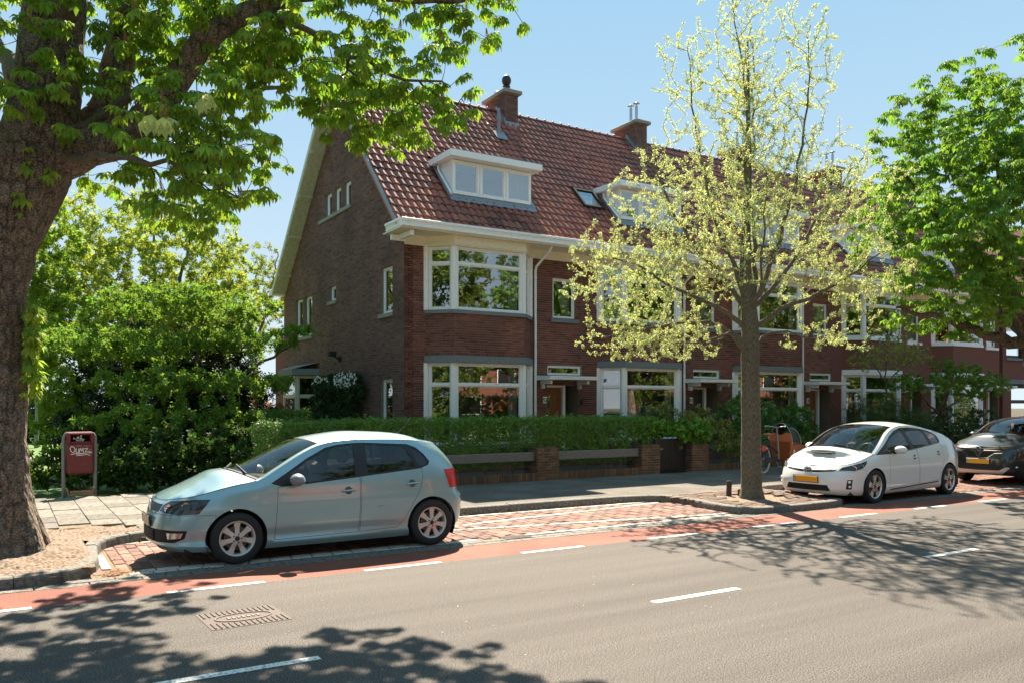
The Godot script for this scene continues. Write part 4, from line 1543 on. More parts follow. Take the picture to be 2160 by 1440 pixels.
func grow(pl: Plant, ells: Array, count: int, seg := 0.14, bow := 0.12, wob := 0.025, shell := 0.45, rise := 0.0) -> void:
	var total := 0.0
	for e in ells: total += e[3] * e[4] * e[5] * (e[6] if e.size() > 6 else 1.0)
	var pts := []
	for e in ells:
		var k := int(count * e[3] * e[4] * e[5] * (e[6] if e.size() > 6 else 1.0) / total)
		for i in k: pts.append(in_ellipsoid(e, shell))
	var order := []
	for q in pts:
		var best := 1e9
		for i in range(0, pl.p.size(), 2):
			if pl.open[i] == 1: best = minf(best, q.distance_squared_to(pl.p[i]))
		order.append([best, q])
	order.sort_custom(func(a, b): return a[0] < b[0])
	for o in order:
		var q: Vector3 = o[1]
		var best := 1e9
		var at := -1
		for i in pl.p.size():
			if pl.open[i] == 0: continue
			var dd := q.distance_squared_to(pl.p[i])
			if rise > 0.0 and dd < best:
				var dl := sqrt(dd) + 0.001
				dd *= 1.0 + rise * clampf((pl.p[i].y - q.y) / dl + 0.55, 0.0, 1.4)
			if dd < best:
				best = dd
				at = i
		if at < 0 or best < 0.004: continue
		var a := pl.p[at]
		var d := a.distance_to(q)
		var k := clampi(int(ceil(d / seg)), 2, 24)
		var mid := a.lerp(q, 0.5) + Vector3(0, bow * d, 0) + rv() * 0.08 * d
		var prev := at
		var chain := []
		for j in range(1, k + 1):
			var t := float(j) / k
			var pos := a.lerp(mid, t).lerp(mid.lerp(q, t), t)
			if j < k: pos += rv() * wob
			pl.p.push_back(pos)
			pl.par.push_back(prev)
			pl.r.push_back(0.0)
			pl.limb.push_back(0)
			pl.open.push_back(1)
			prev = pl.p.size() - 1
			chain.append(prev)
		pl.chains.append(chain)

func thicken(pl: Plant, tip := 0.0028, power := 2.35) -> void:
	var acc := PackedFloat32Array()
	acc.resize(pl.p.size())
	for i in range(pl.p.size() - 1, -1, -1):
		if pl.limb[i] == 0: pl.r[i] = maxf(tip, pow(acc[i], 1.0 / power))
		if pl.par[i] >= 0 and pl.limb[i] == 0: acc[pl.par[i]] += pow(pl.r[i], power)
	for i in pl.p.size():
		if pl.limb[i] == 0 and pl.par[i] >= 0 and pl.limb[pl.par[i]] == 1: pl.r[i] = minf(pl.r[i], pl.r[pl.par[i]] * 0.8)
		elif pl.limb[i] == 0 and pl.par[i] >= 0: pl.r[i] = minf(pl.r[i], pl.r[pl.par[i]])

func twigs_mesh(pl: Plant) -> ArrayMesh:
	var b := MB.new()
	for i in pl.p.size():
		if pl.limb[i] == 1 or pl.par[i] < 0: continue
		var j := pl.par[i]
		var a := pl.p[j]
		var c := pl.p[i]
		var d := (c - a)
		if d.length() < 0.002: continue
		d = d.normalized()
		var r0 := minf(pl.r[j], pl.r[i] * 1.35)
		var r1 := pl.r[i]
		var s := d.cross(Vector3.UP if absf(d.y) < 0.9 else Vector3.RIGHT).normalized()
		var t := d.cross(s)
		var n := 3 if r1 < 0.012 else 5
		for k in n:
			var a0 := TAU * k / n
			var a1 := TAU * (k + 1) / n
			var u0 := s * cos(a0) + t * sin(a0)
			var u1 := s * cos(a1) + t * sin(a1)
			b.tri3(a + u0 * r0, a + u1 * r0, c + u1 * r1, u0, u1, u1)
			b.tri3(a + u0 * r0, c + u1 * r1, c + u0 * r1, u0, u1, u0)
	return b.mesh()

func limb_mesh(pl: Plant, which: Array, sides := 10, rough := 0.0) -> ArrayMesh:
	var b := MB.new()
	var nz := FastNoiseLite.new()
	nz.frequency = 2.2
	nz.fractal_octaves = 4
	nz.seed = 9
	for w in which:
		var idx: Array = pl.limbs[w]
		var pts := []
		var rad := []
		if pl.par[idx[0]] >= 0:
			pts.append(pl.p[pl.par[idx[0]]])
			rad.append(minf(pl.r[pl.par[idx[0]]], pl.r[idx[0]] * 1.1))
		for i in idx:
			pts.append(pl.p[i])
			rad.append(pl.r[i])
		if rough <= 0.0:
			b.tube(pts, rad, sides)
			continue
		# barky limb: finer rings with knobs and furrows
		var fine := []
		var fr := []
		for i in pts.size() - 1:
			for j in 5:
				fine.append(pts[i].lerp(pts[i + 1], j / 5.0))
				fr.append(lerpf(rad[i], rad[i + 1], j / 5.0))
		fine.append(pts[-1])
		fr.append(rad[-1])
		var ref := Vector3.RIGHT
		var rings := []
		for i in fine.size():
			var d: Vector3 = (fine[mini(i + 3, fine.size() - 1)] - fine[maxi(i - 3, 0)]).normalized()
			ref = (ref - d * ref.dot(d)).normalized()
			var o := d.cross(ref)
			var ring := []
			for k in sides:
				var a := TAU * k / sides
				var u: Vector3 = ref * cos(a) + o * sin(a)
				var q: Vector3 = fine[i] + u * fr[i]
				var bump := nz.get_noise_3d(q.x * 1.2, q.y * 0.45, q.z * 1.2) * 1.3 + absf(nz.get_noise_3d(q.x * 3.5, q.y * 1.6, q.z * 3.5)) * 0.7
				ring.append(q + u * fr[i] * rough * bump)
			rings.append(ring)
		for i in fine.size() - 1:
			for k in sides:
				var m := (k + 1) % sides
				b.quad(rings[i][k], rings[i + 1][k], rings[i + 1][m], rings[i][m])
	return b.mesh()

func leaf_blade(b: MB, base: Vector3, dir: Vector3, nrm: Vector3, ln: float, wd: float, fold := 0.25, curl := 0.15, wide := 0.5) -> void:
	# one folded leaf of six faces
	var x := dir.cross(nrm).normalized()
	var z := x.cross(dir).normalized()
	var m := base + dir * ln * wide - z * curl * ln * 0.35
	var tip := base + dir * ln - z * curl * ln
	var l := m - x * wd * 0.5 + z * fold * wd * 0.5
	var r := m + x * wd * 0.5 + z * fold * wd * 0.5
	b.tri(base, m, l)
	b.tri(base, r, m)
	b.tri(l, m, tip)
	b.tri(m, r, tip)

func palm_mesh(size := 1.0) -> ArrayMesh:
	# horse chestnut leaf: seven drooping leaflets at the end of a stalk
	var b := MB.new()
	b.bar(Vector3.ZERO, Vector3(0, 0.09, 0) * size, 0.004, 0.004, Vector3(0, 0, 1))
	var c := Vector3(0, 0.09, 0) * size
	for k in 7:
		var a := deg_to_rad(-126.0 + 42.0 * k)
		var f := 1.0 - absf(k - 3.0) * 0.13
		var d := Vector3(sin(a) * 0.8, cos(a) * 0.75 + 0.15, -0.42 - 0.08 * absf(k - 3.0)).normalized()
		leaf_blade(b, c, d, Vector3(0, 0.2, 1), 0.18 * f * size, 0.066 * f * size, 0.45, 0.35, 0.64)
	return b.mesh()

func spray_mesh(n: int, ln: float, wd: float, spread: float, sd: int) -> ArrayMesh:
	# a short shoot with n simple leaves
	var keep := rng.state
	rng.seed = sd
	var b := MB.new()
	for k in n:
		var t := float(k) / n
		var a := k * 2.4
		var d := Vector3(cos(a), 0.55 + 0.5 * t, sin(a)).normalized()
		d = (d + rv() * 0.35).normalized()
		leaf_blade(b, Vector3(0, t * spread, 0) + rv() * spread * 0.12, d, (Vector3.UP + rv() * 0.6).normalized(), ln * rf(0.7, 1.15), wd * rf(0.8, 1.1), 0.3, 0.25)
	rng.state = keep
	return b.mesh()

func basis_to(dir: Vector3, upish: Vector3) -> Basis:
	var x := dir.cross(upish)
	if x.length() < 0.01: x = dir.cross(Vector3.RIGHT)
	x = x.normalized()
	return Basis(x, dir, x.cross(dir))

func tint_of(base: Color, dv := 0.2, dy := 0.12) -> Color:
	var q := rf(1.0 - dv, 1.0 + dv)
	var w := rf(-dy, dy)
	return Color(base.r * q * (1.0 + w * 1.4), base.g * q, base.b * q * (1.0 - w))

func leaves_along(pl: Plant, xs: Array, cs: Array, base: Color, per: int, share: float, s0: float, s1: float, droop := 0.0, dv := 0.2) -> void:
	# sprays along the outer share of every twig
	for ch in pl.chains:
		var n: int = ch.size()
		for j in n:
			if float(j + 1) / n < 1.0 - share: continue
			var i: int = ch[j]
			var d := (pl.p[i] - pl.p[pl.par[i]]).normalized()
			for k in (per if j < n - 1 else per + 1):
				var dir := (d * 0.6 + rv() * 0.75 + Vector3(0, 0.15 - droop, 0)).normalized()
				var s := rf(s0, s1)
				xs.append(Transform3D(basis_to(dir, rv()).scaled(Vector3(s, s, s)), pl.p[i].lerp(pl.p[pl.par[i]], rng.randf())))
				cs.append(tint_of(base, dv))

func plant_of(called: String, label: String, category: String, pl: Plant, bark: Material, group := "", sides := 8, rough := 0.0) -> Node3D:
	var o := thing(called, label, category, Vector3.ZERO, group)
	thicken(pl)
	var all := []
	for k in pl.limbs.size(): all.append(k)
	obj("trunk", limb_mesh(pl, [all[0]], sides, rough), bark, o)
	for k in range(1, all.size()): obj("limb", limb_mesh(pl, [all[k]], maxi(6, sides / 2), 0.0), bark, o)
	obj("twigs", twigs_mesh(pl), M.twig, o).set_meta("kind", "stuff")
	return o

func bush(called: String, label: String, foot: Vector3, ells: Array, count: int, leaf: Mesh, lm: Material, col: Color, per := 2, s0 := 0.8, s1 := 1.2, stems := 4, group := "", droop := 0.0, cat := "shrub", seg := 0.14) -> Node3D:
	# a many-stemmed shrub
	var pl := Plant.new()
	for k in stems:
		var e: Array = ells[k % ells.size()]
		var top := Vector3(e[0], e[1], e[2]) + rv() * 0.35 * Vector3(e[3], e[4], e[5])
		var f := foot + Vector3(rf(-0.15, 0.15), 0, rf(-0.15, 0.15))
		limb(pl, [f, f.lerp(top, 0.45) + Vector3(rf(-0.1, 0.1), 0.1, rf(-0.1, 0.1)), top], [0.035, 0.022, 0.008], -1, 0.02, 1)
	grow(pl, ells, count, seg, 0.1, 0.02, 0.4)
	var o := plant_of(called, label, cat, pl, M.bark2, group, 6)
	var xs := []
	var cs := []
	leaves_along(pl, xs, cs, col, per, 0.75, s0, s1, droop)
	many("foliage", leaf, lm, xs, cs, o)
	return o

func leafy_tree(called: String, label: String, trunk_pts: Array, trunk_r: Array, limbs_to: Array, ells: Array, count: int, leaf: Mesh, lm: Material, col: Color, per := 2, s0 := 0.8, s1 := 1.2, group := "", bark: Material = null, seg := 0.2, dv := 0.2, closed := 99) -> Node3D:
	var pl := Plant.new()
	var top := limb(pl, trunk_pts, trunk_r, -1, 0.02, closed)
	for l in limbs_to: limb(pl, [pl.p[top]] + l, _taper(trunk_r[-1] * 0.75, 0.02, l.size() + 1), top, 0.05, 1)
	grow(pl, ells, count, seg, 0.1, 0.03, 0.42)
	var o := plant_of(called, label, "tree", pl, bark if bark != null else M.bark2, group, 10)
	var xs := []
	var cs := []
	leaves_along(pl, xs, cs, col, per, 0.8, s0, s1, 0.0, dv)
	many("crown", leaf, lm, xs, cs, o)
	return o

func _taper(a: float, b: float, n: int) -> Array:
	var o := []
	for k in n: o.append(lerpf(a, b, float(k) / (n - 1)))
	return o

func street_trees() -> void:
	chestnut()
	pale_tree()
	far_chestnut()

func chestnut() -> void:
	var pl := Plant.new()
	var V := func(a: float, b: float, c: float) -> Vector3: return Vector3(a, b, c)
	var top := limb(pl, [Vector3(-0.14, 0.0, -11.12), Vector3(-0.15, 0.35, -11.12), Vector3(-0.17, 1.2, -11.12), Vector3(-0.18, 2.4, -11.12), Vector3(-0.16, 3.2, -11.1), Vector3(-0.02, 3.9, -11.05), Vector3(0.26, 4.6, -10.98)], [0.62, 0.48, 0.425, 0.4, 0.39, 0.42, 0.44], -1, 0.012, 99)
	var a := limb(pl, [pl.p[top], Vector3(0.42, 5.4, -10.98), Vector3(0.5, 6.4, -11.0), Vector3(0.55, 8.0, -11.1), Vector3(0.4, 10.8, -11.3)], [0.42, 0.36, 0.33, 0.22, 0.06], top, 0.02, 4)
	limb(pl, [pl.p[top], Vector3(0.72, 4.95, -11.15), Vector3(1.12, 5.6, -11.35), Vector3(1.3, 6.6, -11.5), Vector3(1.7, 8.8, -11.8), Vector3(2.0, 10.6, -11.9)], [0.34, 0.24, 0.2, 0.18, 0.12, 0.03], top, 0.02, 5)
	limb(pl, [pl.p[top], Vector3(0.82, 4.86, -10.75), Vector3(1.3, 5.02, -10.5), Vector3(1.62, 5.45, -10.3), Vector3(2.15, 6.25, -10.0), Vector3(3.2, 6.85, -9.8), Vector3(4.4, 6.95, -9.5), Vector3(5.3, 7.1, -9.3)], [0.36, 0.25, 0.2, 0.165, 0.13, 0.09, 0.055, 0.02], top, 0.02, 5)
	limb(pl, [Vector3(2.6, 6.55, -9.9), Vector3(3.3, 6.2, -9.6), Vector3(4.0, 5.95, -9.5), Vector3(4.9, 5.9, -9.4)], [0.05, 0.032, 0.022, 0.01], top, 0.06, 1)
	limb(pl, [Vector3(0.55, 4.7, -10.8), Vector3(1.0, 4.55, -10.0), Vector3(1.6, 4.35, -9.3), Vector3(2.1, 4.0, -8.9)], [0.06, 0.035, 0.022, 0.01], top, 0.06, 2)
	limb(pl, [Vector3(0.9, 4.9, -10.7), Vector3(1.5, 5.2, -10.9), Vector3(2.3, 5.7, -11.3), Vector3(3.4, 6.4, -11.6)], [0.1, 0.08, 0.06, 0.02], top, 0.04, 2)
	limb(pl, [Vector3(0.0, 4.2, -10.9), Vector3(-0.8, 5.0, -10.4), Vector3(-2.0, 6.0, -10.2), Vector3(-3.4, 7.2, -10.4)], [0.2, 0.14, 0.09, 0.03], top, 0.04, 2)
	limb(pl, [Vector3(0.3, 5.2, -11.2), Vector3(0.1, 6.2, -12.6), Vector3(-0.4, 7.6, -13.8)], [0.2, 0.13, 0.03], top, 0.04, 2)
	limb(pl, [Vector3(0.5, 6.2, -10.9), Vector3(0.9, 7.2, -9.8), Vector3(1.6, 8.2, -8.6)], [0.18, 0.11, 0.03], top, 0.04, 2)
	limb(pl, [Vector3(0.5, 7.0, -11.0), Vector3(2.0, 8.2, -10.8), Vector3(4.0, 9.2, -10.8)], [0.16, 0.1, 0.03], top, 0.04, 2)
	grow(pl, [
		[0.6, 9.0, -11.2, 4.6, 2.7, 4.2, 0.26],
		[4.15, 5.75, -9.7, 1.15, 0.7, 1.3, 1.6],
		[1.75, 4.65, -9.4, 0.95, 0.75, 1.4, 1.6],
		[3.1, 6.35, -10.3, 1.4, 0.75, 1.5, 1.3],
		[4.95, 6.95, -9.4, 0.95, 0.6, 1.1, 1.3],
		[-1.3, 5.4, -10.3, 1.7, 1.2, 1.7, 1.0],
		[1.8, 6.3, -10.6, 1.5, 1.2, 1.6, 1.0],
		[0.4, 5.4, -10.1, 0.7, 0.7, 0.5, 1.0],
		[2.2, 5.2, -12.4, 1.6, 0.9, 1.2, 0.8],
	], 1900, 0.16, -0.05, 0.03, 0.5)
	# a tuft of sprouts low on the trunk
	var spr := []
	for k in 90:
		var y := rf(2.0, 3.0)
		var q := Vector3(0.2 + rf(-0.03, 0.07), y, -10.9 + rf(-0.1, 0.14))
		spr.append([q, (Vector3(rf(0.2, 1.0), rf(-0.5, 0.3), rf(0.0, 0.9))).normalized()])
	for q in [Vector3(0.42, 4.5, -10.62), Vector3(0.1, 4.1, -10.68), Vector3(0.5, 5.3, -10.6), Vector3(0.2, 4.6, -10.62), Vector3(0.35, 5.75, -10.66)]:
		for k in 5: spr.append([q + rv() * 0.08, (Vector3(rf(-0.3, 0.8), rf(-0.6, 0.2), rf(0.4, 1.0))).normalized()])
	var o := thing("chestnut_tree", "old horse chestnut with furrowed trunk in bare soil beside the hatchback", "tree")
	thicken(pl, 0.004, 2.2)
	obj("trunk", limb_mesh(pl, [0], 56, 0.075), M.bark, o)
	# root flare
	var rb := MB.new()
	for k in 9:
		var ang := TAU * k / 9.0 + rf(-0.25, 0.25)
		var d := Vector3(cos(ang), 0, sin(ang))
		var c := Vector3(-0.14, 0, -11.12)
		rb.tube([c + d * 0.2 + Vector3(0, 0.75, 0), c + d * 0.4 + Vector3(0, 0.35, 0), c + d * 0.55 + Vector3(0, 0.12, 0), c + d * rf(0.72, 0.95) + Vector3(0, 0.03, 0)], [0.22, 0.17, 0.12, 0.03], 9)
	put("roots", rb, M.bark, o)
	for k in range(1, pl.limbs.size()): obj("limb", limb_mesh(pl, [k], 28 if k < 4 else 12, 0.06 if k < 4 else 0.0), M.bark if k < 4 else M.bark2, o)
	# healed pruning scars
	for s in [[Vector3(0.62, 5.62, -10.66), Vector3(0.5, 0.1, 0.85), 0.1], [Vector3(0.62, 6.28, -10.72), Vector3(0.35, 0.2, 0.9), 0.14], [Vector3(1.42, 5.12, -10.36), Vector3(0.7, 0.1, 0.7), 0.1]]:
		var kb := MB.new()
		var bs := basis_to(s[1].normalized(), Vector3.UP)
		kb.lathe([Vector2(0.0, -0.005), Vector2(s[2] * 0.5, 0.0), Vector2(s[2] * 0.6, 0.03), Vector2(s[2] * 0.85, 0.04), Vector2(s[2] * 1.1, -0.03), Vector2(s[2] * 1.15, -0.15)], 18, Transform3D(bs, s[0]))
		put("pruning_scar", kb, mat(0.2, 0.135, 0.09, 0.95), o)
	obj("twigs", twigs_mesh(pl), M.twig, o).set_meta("kind", "stuff")
	var xs := []
	var cs := []
	for ch in pl.chains:
		var n: int = ch.size()
		var last: int = ch[n - 1]
		var d := (pl.p[last] - pl.p[pl.par[last]]).normalized()
		var rounds := [[last, 6]]
		if n > 4: rounds.append([ch[n - 3], 4])
		if n > 7: rounds.append([ch[n - 6], 3])
		for rd in rounds:
			var a0 := rf(0, TAU)
			for k in rd[1]:
				var ang: float = a0 + TAU * k / rd[1] + rf(-0.3, 0.3)
				var dir := (Vector3(cos(ang), rf(-0.75, 0.15), sin(ang)) + d * 0.4).normalized()
				var s := rf(0.75, 1.3)
				xs.append(Transform3D(basis_to(dir, Vector3.UP + rv() * 0.25).scaled(Vector3(s, s, s)), pl.p[rd[0]]))
				cs.append(tint_of(Color(0.23, 0.37, 0.05), 0.25))
	for q in spr:
		var s := rf(0.8, 1.35)
		xs.append(Transform3D(basis_to(q[1], Vector3.UP + rv() * 0.2).scaled(Vector3(s, s, s)), q[0]))
		cs.append(tint_of(Color(0.3, 0.42, 0.06), 0.2))
	# the leaves that show largest are parts of their own
	var cam := Vector3(0, 1.85, 0)
	var fwd := Vector3(0.5248, 0, -0.8512)
	var rank := []
	for i in xs.size():
		var d: Vector3 = xs[i].origin - cam
		var dep := d.dot(fwd)
		var v := 852.0 - 1739.0 * d.y / maxf(dep, 0.1)
		rank.append([dep if v > 0.0 and dep > 1.0 else dep + 100.0, i])
	rank.sort_custom(func(a_, b_): return a_[0] < b_[0])
	var pm := palm_mesh(0.72)
	var own := {}
	var tones := []
	for k in 6:
		var m: StandardMaterial3D = M.leaf.duplicate()
		m.vertex_color_use_as_albedo = false
		var q: float = [0.75, 0.88, 1.0, 1.12, 1.25, 1.0][k]
		m.albedo_color = srgb(0.23 * q * (1.15 if k == 5 else 1.0), 0.37 * q, 0.05 * q)
		tones.append(m)
	for k in 295:
		own[rank[k][1]] = true
		obj("leaf", pm, tones[rng.randi() % 6], o).transform = xs[rank[k][1]]
	var fx := []
	var fc := []
	for i in xs.size():
		if own.has(i): continue
		fx.append(xs[i])
		fc.append(cs[i])
	var cr := many("crown", pm, M.leaf, fx, fc, o)
	cr.set_meta("kind", "stuff")
	# flower candles gone brown
	var cm := MB.new()
	for k in 40:
		var t := k / 40.0
		var a2 := k * 2.4
		cm.ball(Vector3(cos(a2) * 0.022 * (1.1 - t), t * 0.14, sin(a2) * 0.022 * (1.1 - t)), Vector3(0.007, 0.007, 0.007), 4, 3)
	cm.bar(Vector3.ZERO, Vector3(0, 0.14, 0), 0.004, 0.004, Vector3(0, 0, 1))
	var cmesh := cm.mesh()
	var bloom := mat(0.3, 0.16, 0.07, 0.9)
	for k in range(0, pl.chains.size(), 7):
		var ch: Array = pl.chains[k]
		obj("blossom_spike", cmesh, bloom, o, pl.p[ch[-1]]).rotation = Vector3(rf(-0.3, 0.3), 0, rf(-0.3, 0.3))

func pale_tree() -> void:
	var pl := Plant.new()
	var x := 11.86
	var z := -10.74
	limb(pl, [Vector3(x + 0.02, 0.02, z), Vector3(x + 0.01, 0.3, z), Vector3(x, 1.5, z), Vector3(x - 0.03, 2.7, z), Vector3(x - 0.04, 3.4, z), Vector3(x - 0.1, 4.6, z - 0.05), Vector3(x - 0.08, 6.2, z), Vector3(x - 0.15, 8.6, z + 0.05)], [0.25, 0.19, 0.175, 0.165, 0.155, 0.095, 0.055, 0.015], -1, 0.006, 13)
	var node_at := func(h: float) -> int:
		var best := 0
		for i in pl.p.size():
			if absf(pl.p[i].y - h) < absf(pl.p[best].y - h) and pl.limb[i] == 1 and i < 42: best = i
		return best
	var r := Vector3(0.851, 0, 0.525)
	var f := Vector3(0.525, 0, -0.851)
	# leading limbs rise steeply, side limbs spread; offsets across (a), up (y) and away (d)
	for l in [
		[[-0.25, 4.2, 0.0], [-0.65, 5.4, 0.2], [-0.95, 7.0, 0.3], [-1.1, 8.7, 0.3]],
		[[-0.08, 4.3, -0.1], [-0.15, 5.8, -0.2], [-0.2, 7.6, -0.3], [-0.45, 9.4, -0.3]],
		[[0.12, 4.2, 0.1], [0.1, 5.8, 0.4], [0.2, 7.6, 0.5], [0.1, 9.3, 0.5]],
		[[0.25, 4.2, -0.1], [0.6, 5.4, -0.3], [0.85, 7.0, -0.4], [0.95, 8.7, -0.4]],
		[[0.4, 4.0, 0.1], [1.0, 4.8, 0.2], [1.6, 5.8, 0.2], [2.2, 6.6, 0.1]],
		[[-0.4, 4.1, 0.1], [-1.1, 5.0, 0.3], [-1.7, 6.2, 0.3], [-2.2, 7.2, 0.3]],
		[[-0.5, 3.55, -0.1], [-1.3, 3.9, -0.2], [-2.2, 4.4, -0.3], [-3.0, 4.6, -0.3]],
		[[0.5, 3.6, -0.1], [1.2, 3.9, -0.3], [1.9, 4.3, -0.3], [2.6, 4.9, -0.3]],
		[[0.0, 3.9, -0.6], [-0.2, 4.6, -1.4], [-0.3, 5.6, -1.9]],
		[[0.1, 4.0, 0.7], [0.2, 4.9, 1.5], [0.3, 6.0, 2.0]],
		[[-0.5, 3.3, 0.2], [-1.2, 3.4, 0.4], [-2.0, 3.3, 0.4], [-2.7, 3.1, 0.4]],
		[[0.4, 3.2, 0.1], [1.0, 3.1, 0.1], [1.6, 3.0, 0.2]],
		[[-0.3, 3.1, -0.3], [-0.9, 3.0, -0.6], [-1.6, 2.9, -0.8]],
	]:
		var jn: int = node_at.call(l[0][1] - 0.45 + rf(-0.2, 0.15))
		var pts := [pl.p[jn]]
		for q in l: pts.append(Vector3(x, q[1], z) + r * q[0] + f * q[2])
		limb(pl, pts, _taper(0.055 if l.size() > 3 else 0.036, 0.006, pts.size()), jn, 0.04, 1)
	var E := func(a: float, y: float, d: float, ra: float, ry: float, rd: float, w: float) -> Array:
		var c := Vector3(x, y, z) + r * a + f * d
		return [c.x, c.y, c.z, ra, ry, rd, w]
	grow(pl, [E.call(0.0, 5.5, 0.0, 2.9, 1.8, 2.3, 1.0), E.call(-0.1, 7.8, 0.0, 1.9, 1.9, 1.7, 1.05), E.call(-2.0, 4.3, 0.0, 1.7, 1.2, 1.6, 1.5), E.call(1.8, 4.2, 0.0, 1.4, 0.9, 1.4, 1.2), E.call(-1.8, 3.1, 0.2, 1.7, 0.55, 1.2, 2.2), E.call(2.2, 6.0, 0.0, 1.0, 1.0, 0.9, 0.7), E.call(1.5, 3.1, 0.1, 1.2, 0.35, 0.9, 1.5)], 2500, 0.13, -0.03, 0.012, 0.6, 2.5)
	var o := plant_of("young_street_tree", "slim street tree in pale new leaf on the kerb island", "tree", pl, M.bark2, "", 28, 0.05)
	var xs := []
	var cs := []
	leaves_along(pl, xs, cs, Color(0.5, 0.55, 0.3), 4, 0.92, 0.7, 1.25, 0.0, 0.2)
	many("crown", spray_mesh(5, 0.038, 0.019, 0.06, 21), leaf_mat(1.0, 0.5), xs, cs, o)

func far_chestnut() -> void:
	var pl := Plant.new()
	var x := 22.6
	var z := -10.8
	var top := limb(pl, [Vector3(x, 0, z), Vector3(x, 0.4, z), Vector3(x - 0.1, 2.0, z), Vector3(x - 0.3, 3.3, z)], [0.5, 0.38, 0.34, 0.32], -1, 0.01, 99)
	for l in [
		[[-0.6, 3.9, 0.0], [-1.5, 4.7, 0.0], [-2.2, 6.0, 0.1], [-2.6, 8.0, 0.2]],
		[[-0.3, 4.6, 0.2], [-0.6, 6.2, 0.3], [-0.8, 8.2, 0.3], [-0.9, 10.2, 0.3]],
		[[0.3, 4.4, 0.2], [1.0, 6.2, 0.4], [1.5, 8.5, 0.4]],
		[[-1.2, 4.0, 0.6], [-2.8, 4.8, 1.0], [-4.4, 5.6, 1.0]],
		[[-1.0, 3.6, -0.8], [-2.4, 4.0, -1.2], [-4.0, 4.2, -1.4]],
		[[0.6, 4.2, 1.2], [1.0, 5.6, 2.4], [1.2, 7.4, 3.0]],
		[[-1.4, 5.2, -0.6], [-3.2, 6.6, -1.0], [-4.6, 7.4, -1.0]],
		[[0.4, 4.4, -1.2], [0.2, 5.8, -2.4], [0, 7.6, -3.0]],
	]:
		var pts := [pl.p[top]]
		for q in l: pts.append(Vector3(x + q[0], q[1], z + q[2]))
		limb(pl, pts, _taper(0.19, 0.03, pts.size()), top, 0.05, 1)
	grow(pl, [[22.0, 7.6, -10.8, 4.8, 3.2, 4.2, 1.0], [18.2, 6.0, -10.6, 2.3, 1.9, 2.2, 1.5], [20.0, 4.4, -10.8, 2.8, 0.9, 2.6, 1.3], [19.6, 8.4, -10.8, 2.0, 1.6, 2.0, 1.2]], 1300, 0.2, -0.03, 0.03, 0.42)
	var o := plant_of("chestnut_tree", "dense bright green horse chestnut overhanging the black car", "tree", pl, M.bark, "", 24, 0.05)
	var xs := []
	var cs := []
	for ch in pl.chains:
		var n: int = ch.size()
		for rd in [[ch[n - 1], 5], [ch[maxi(0, n - 4)], 3]]:
			var a0 := rf(0, TAU)
			for k in rd[1]:
				var ang: float = a0 + TAU * k / rd[1] + rf(-0.3, 0.3)
				var dir := Vector3(cos(ang), rf(-0.6, 0.3), sin(ang)).normalized()
				var s := rf(0.85, 1.4)
				xs.append(Transform3D(basis_to(dir, Vector3.UP + rv() * 0.3).scaled(Vector3(s, s, s)), pl.p[rd[0]]))
				cs.append(tint_of(Color(0.18, 0.32, 0.045), 0.25))
	many("crown", palm_mesh(0.85), M.leaf, xs, cs, o)

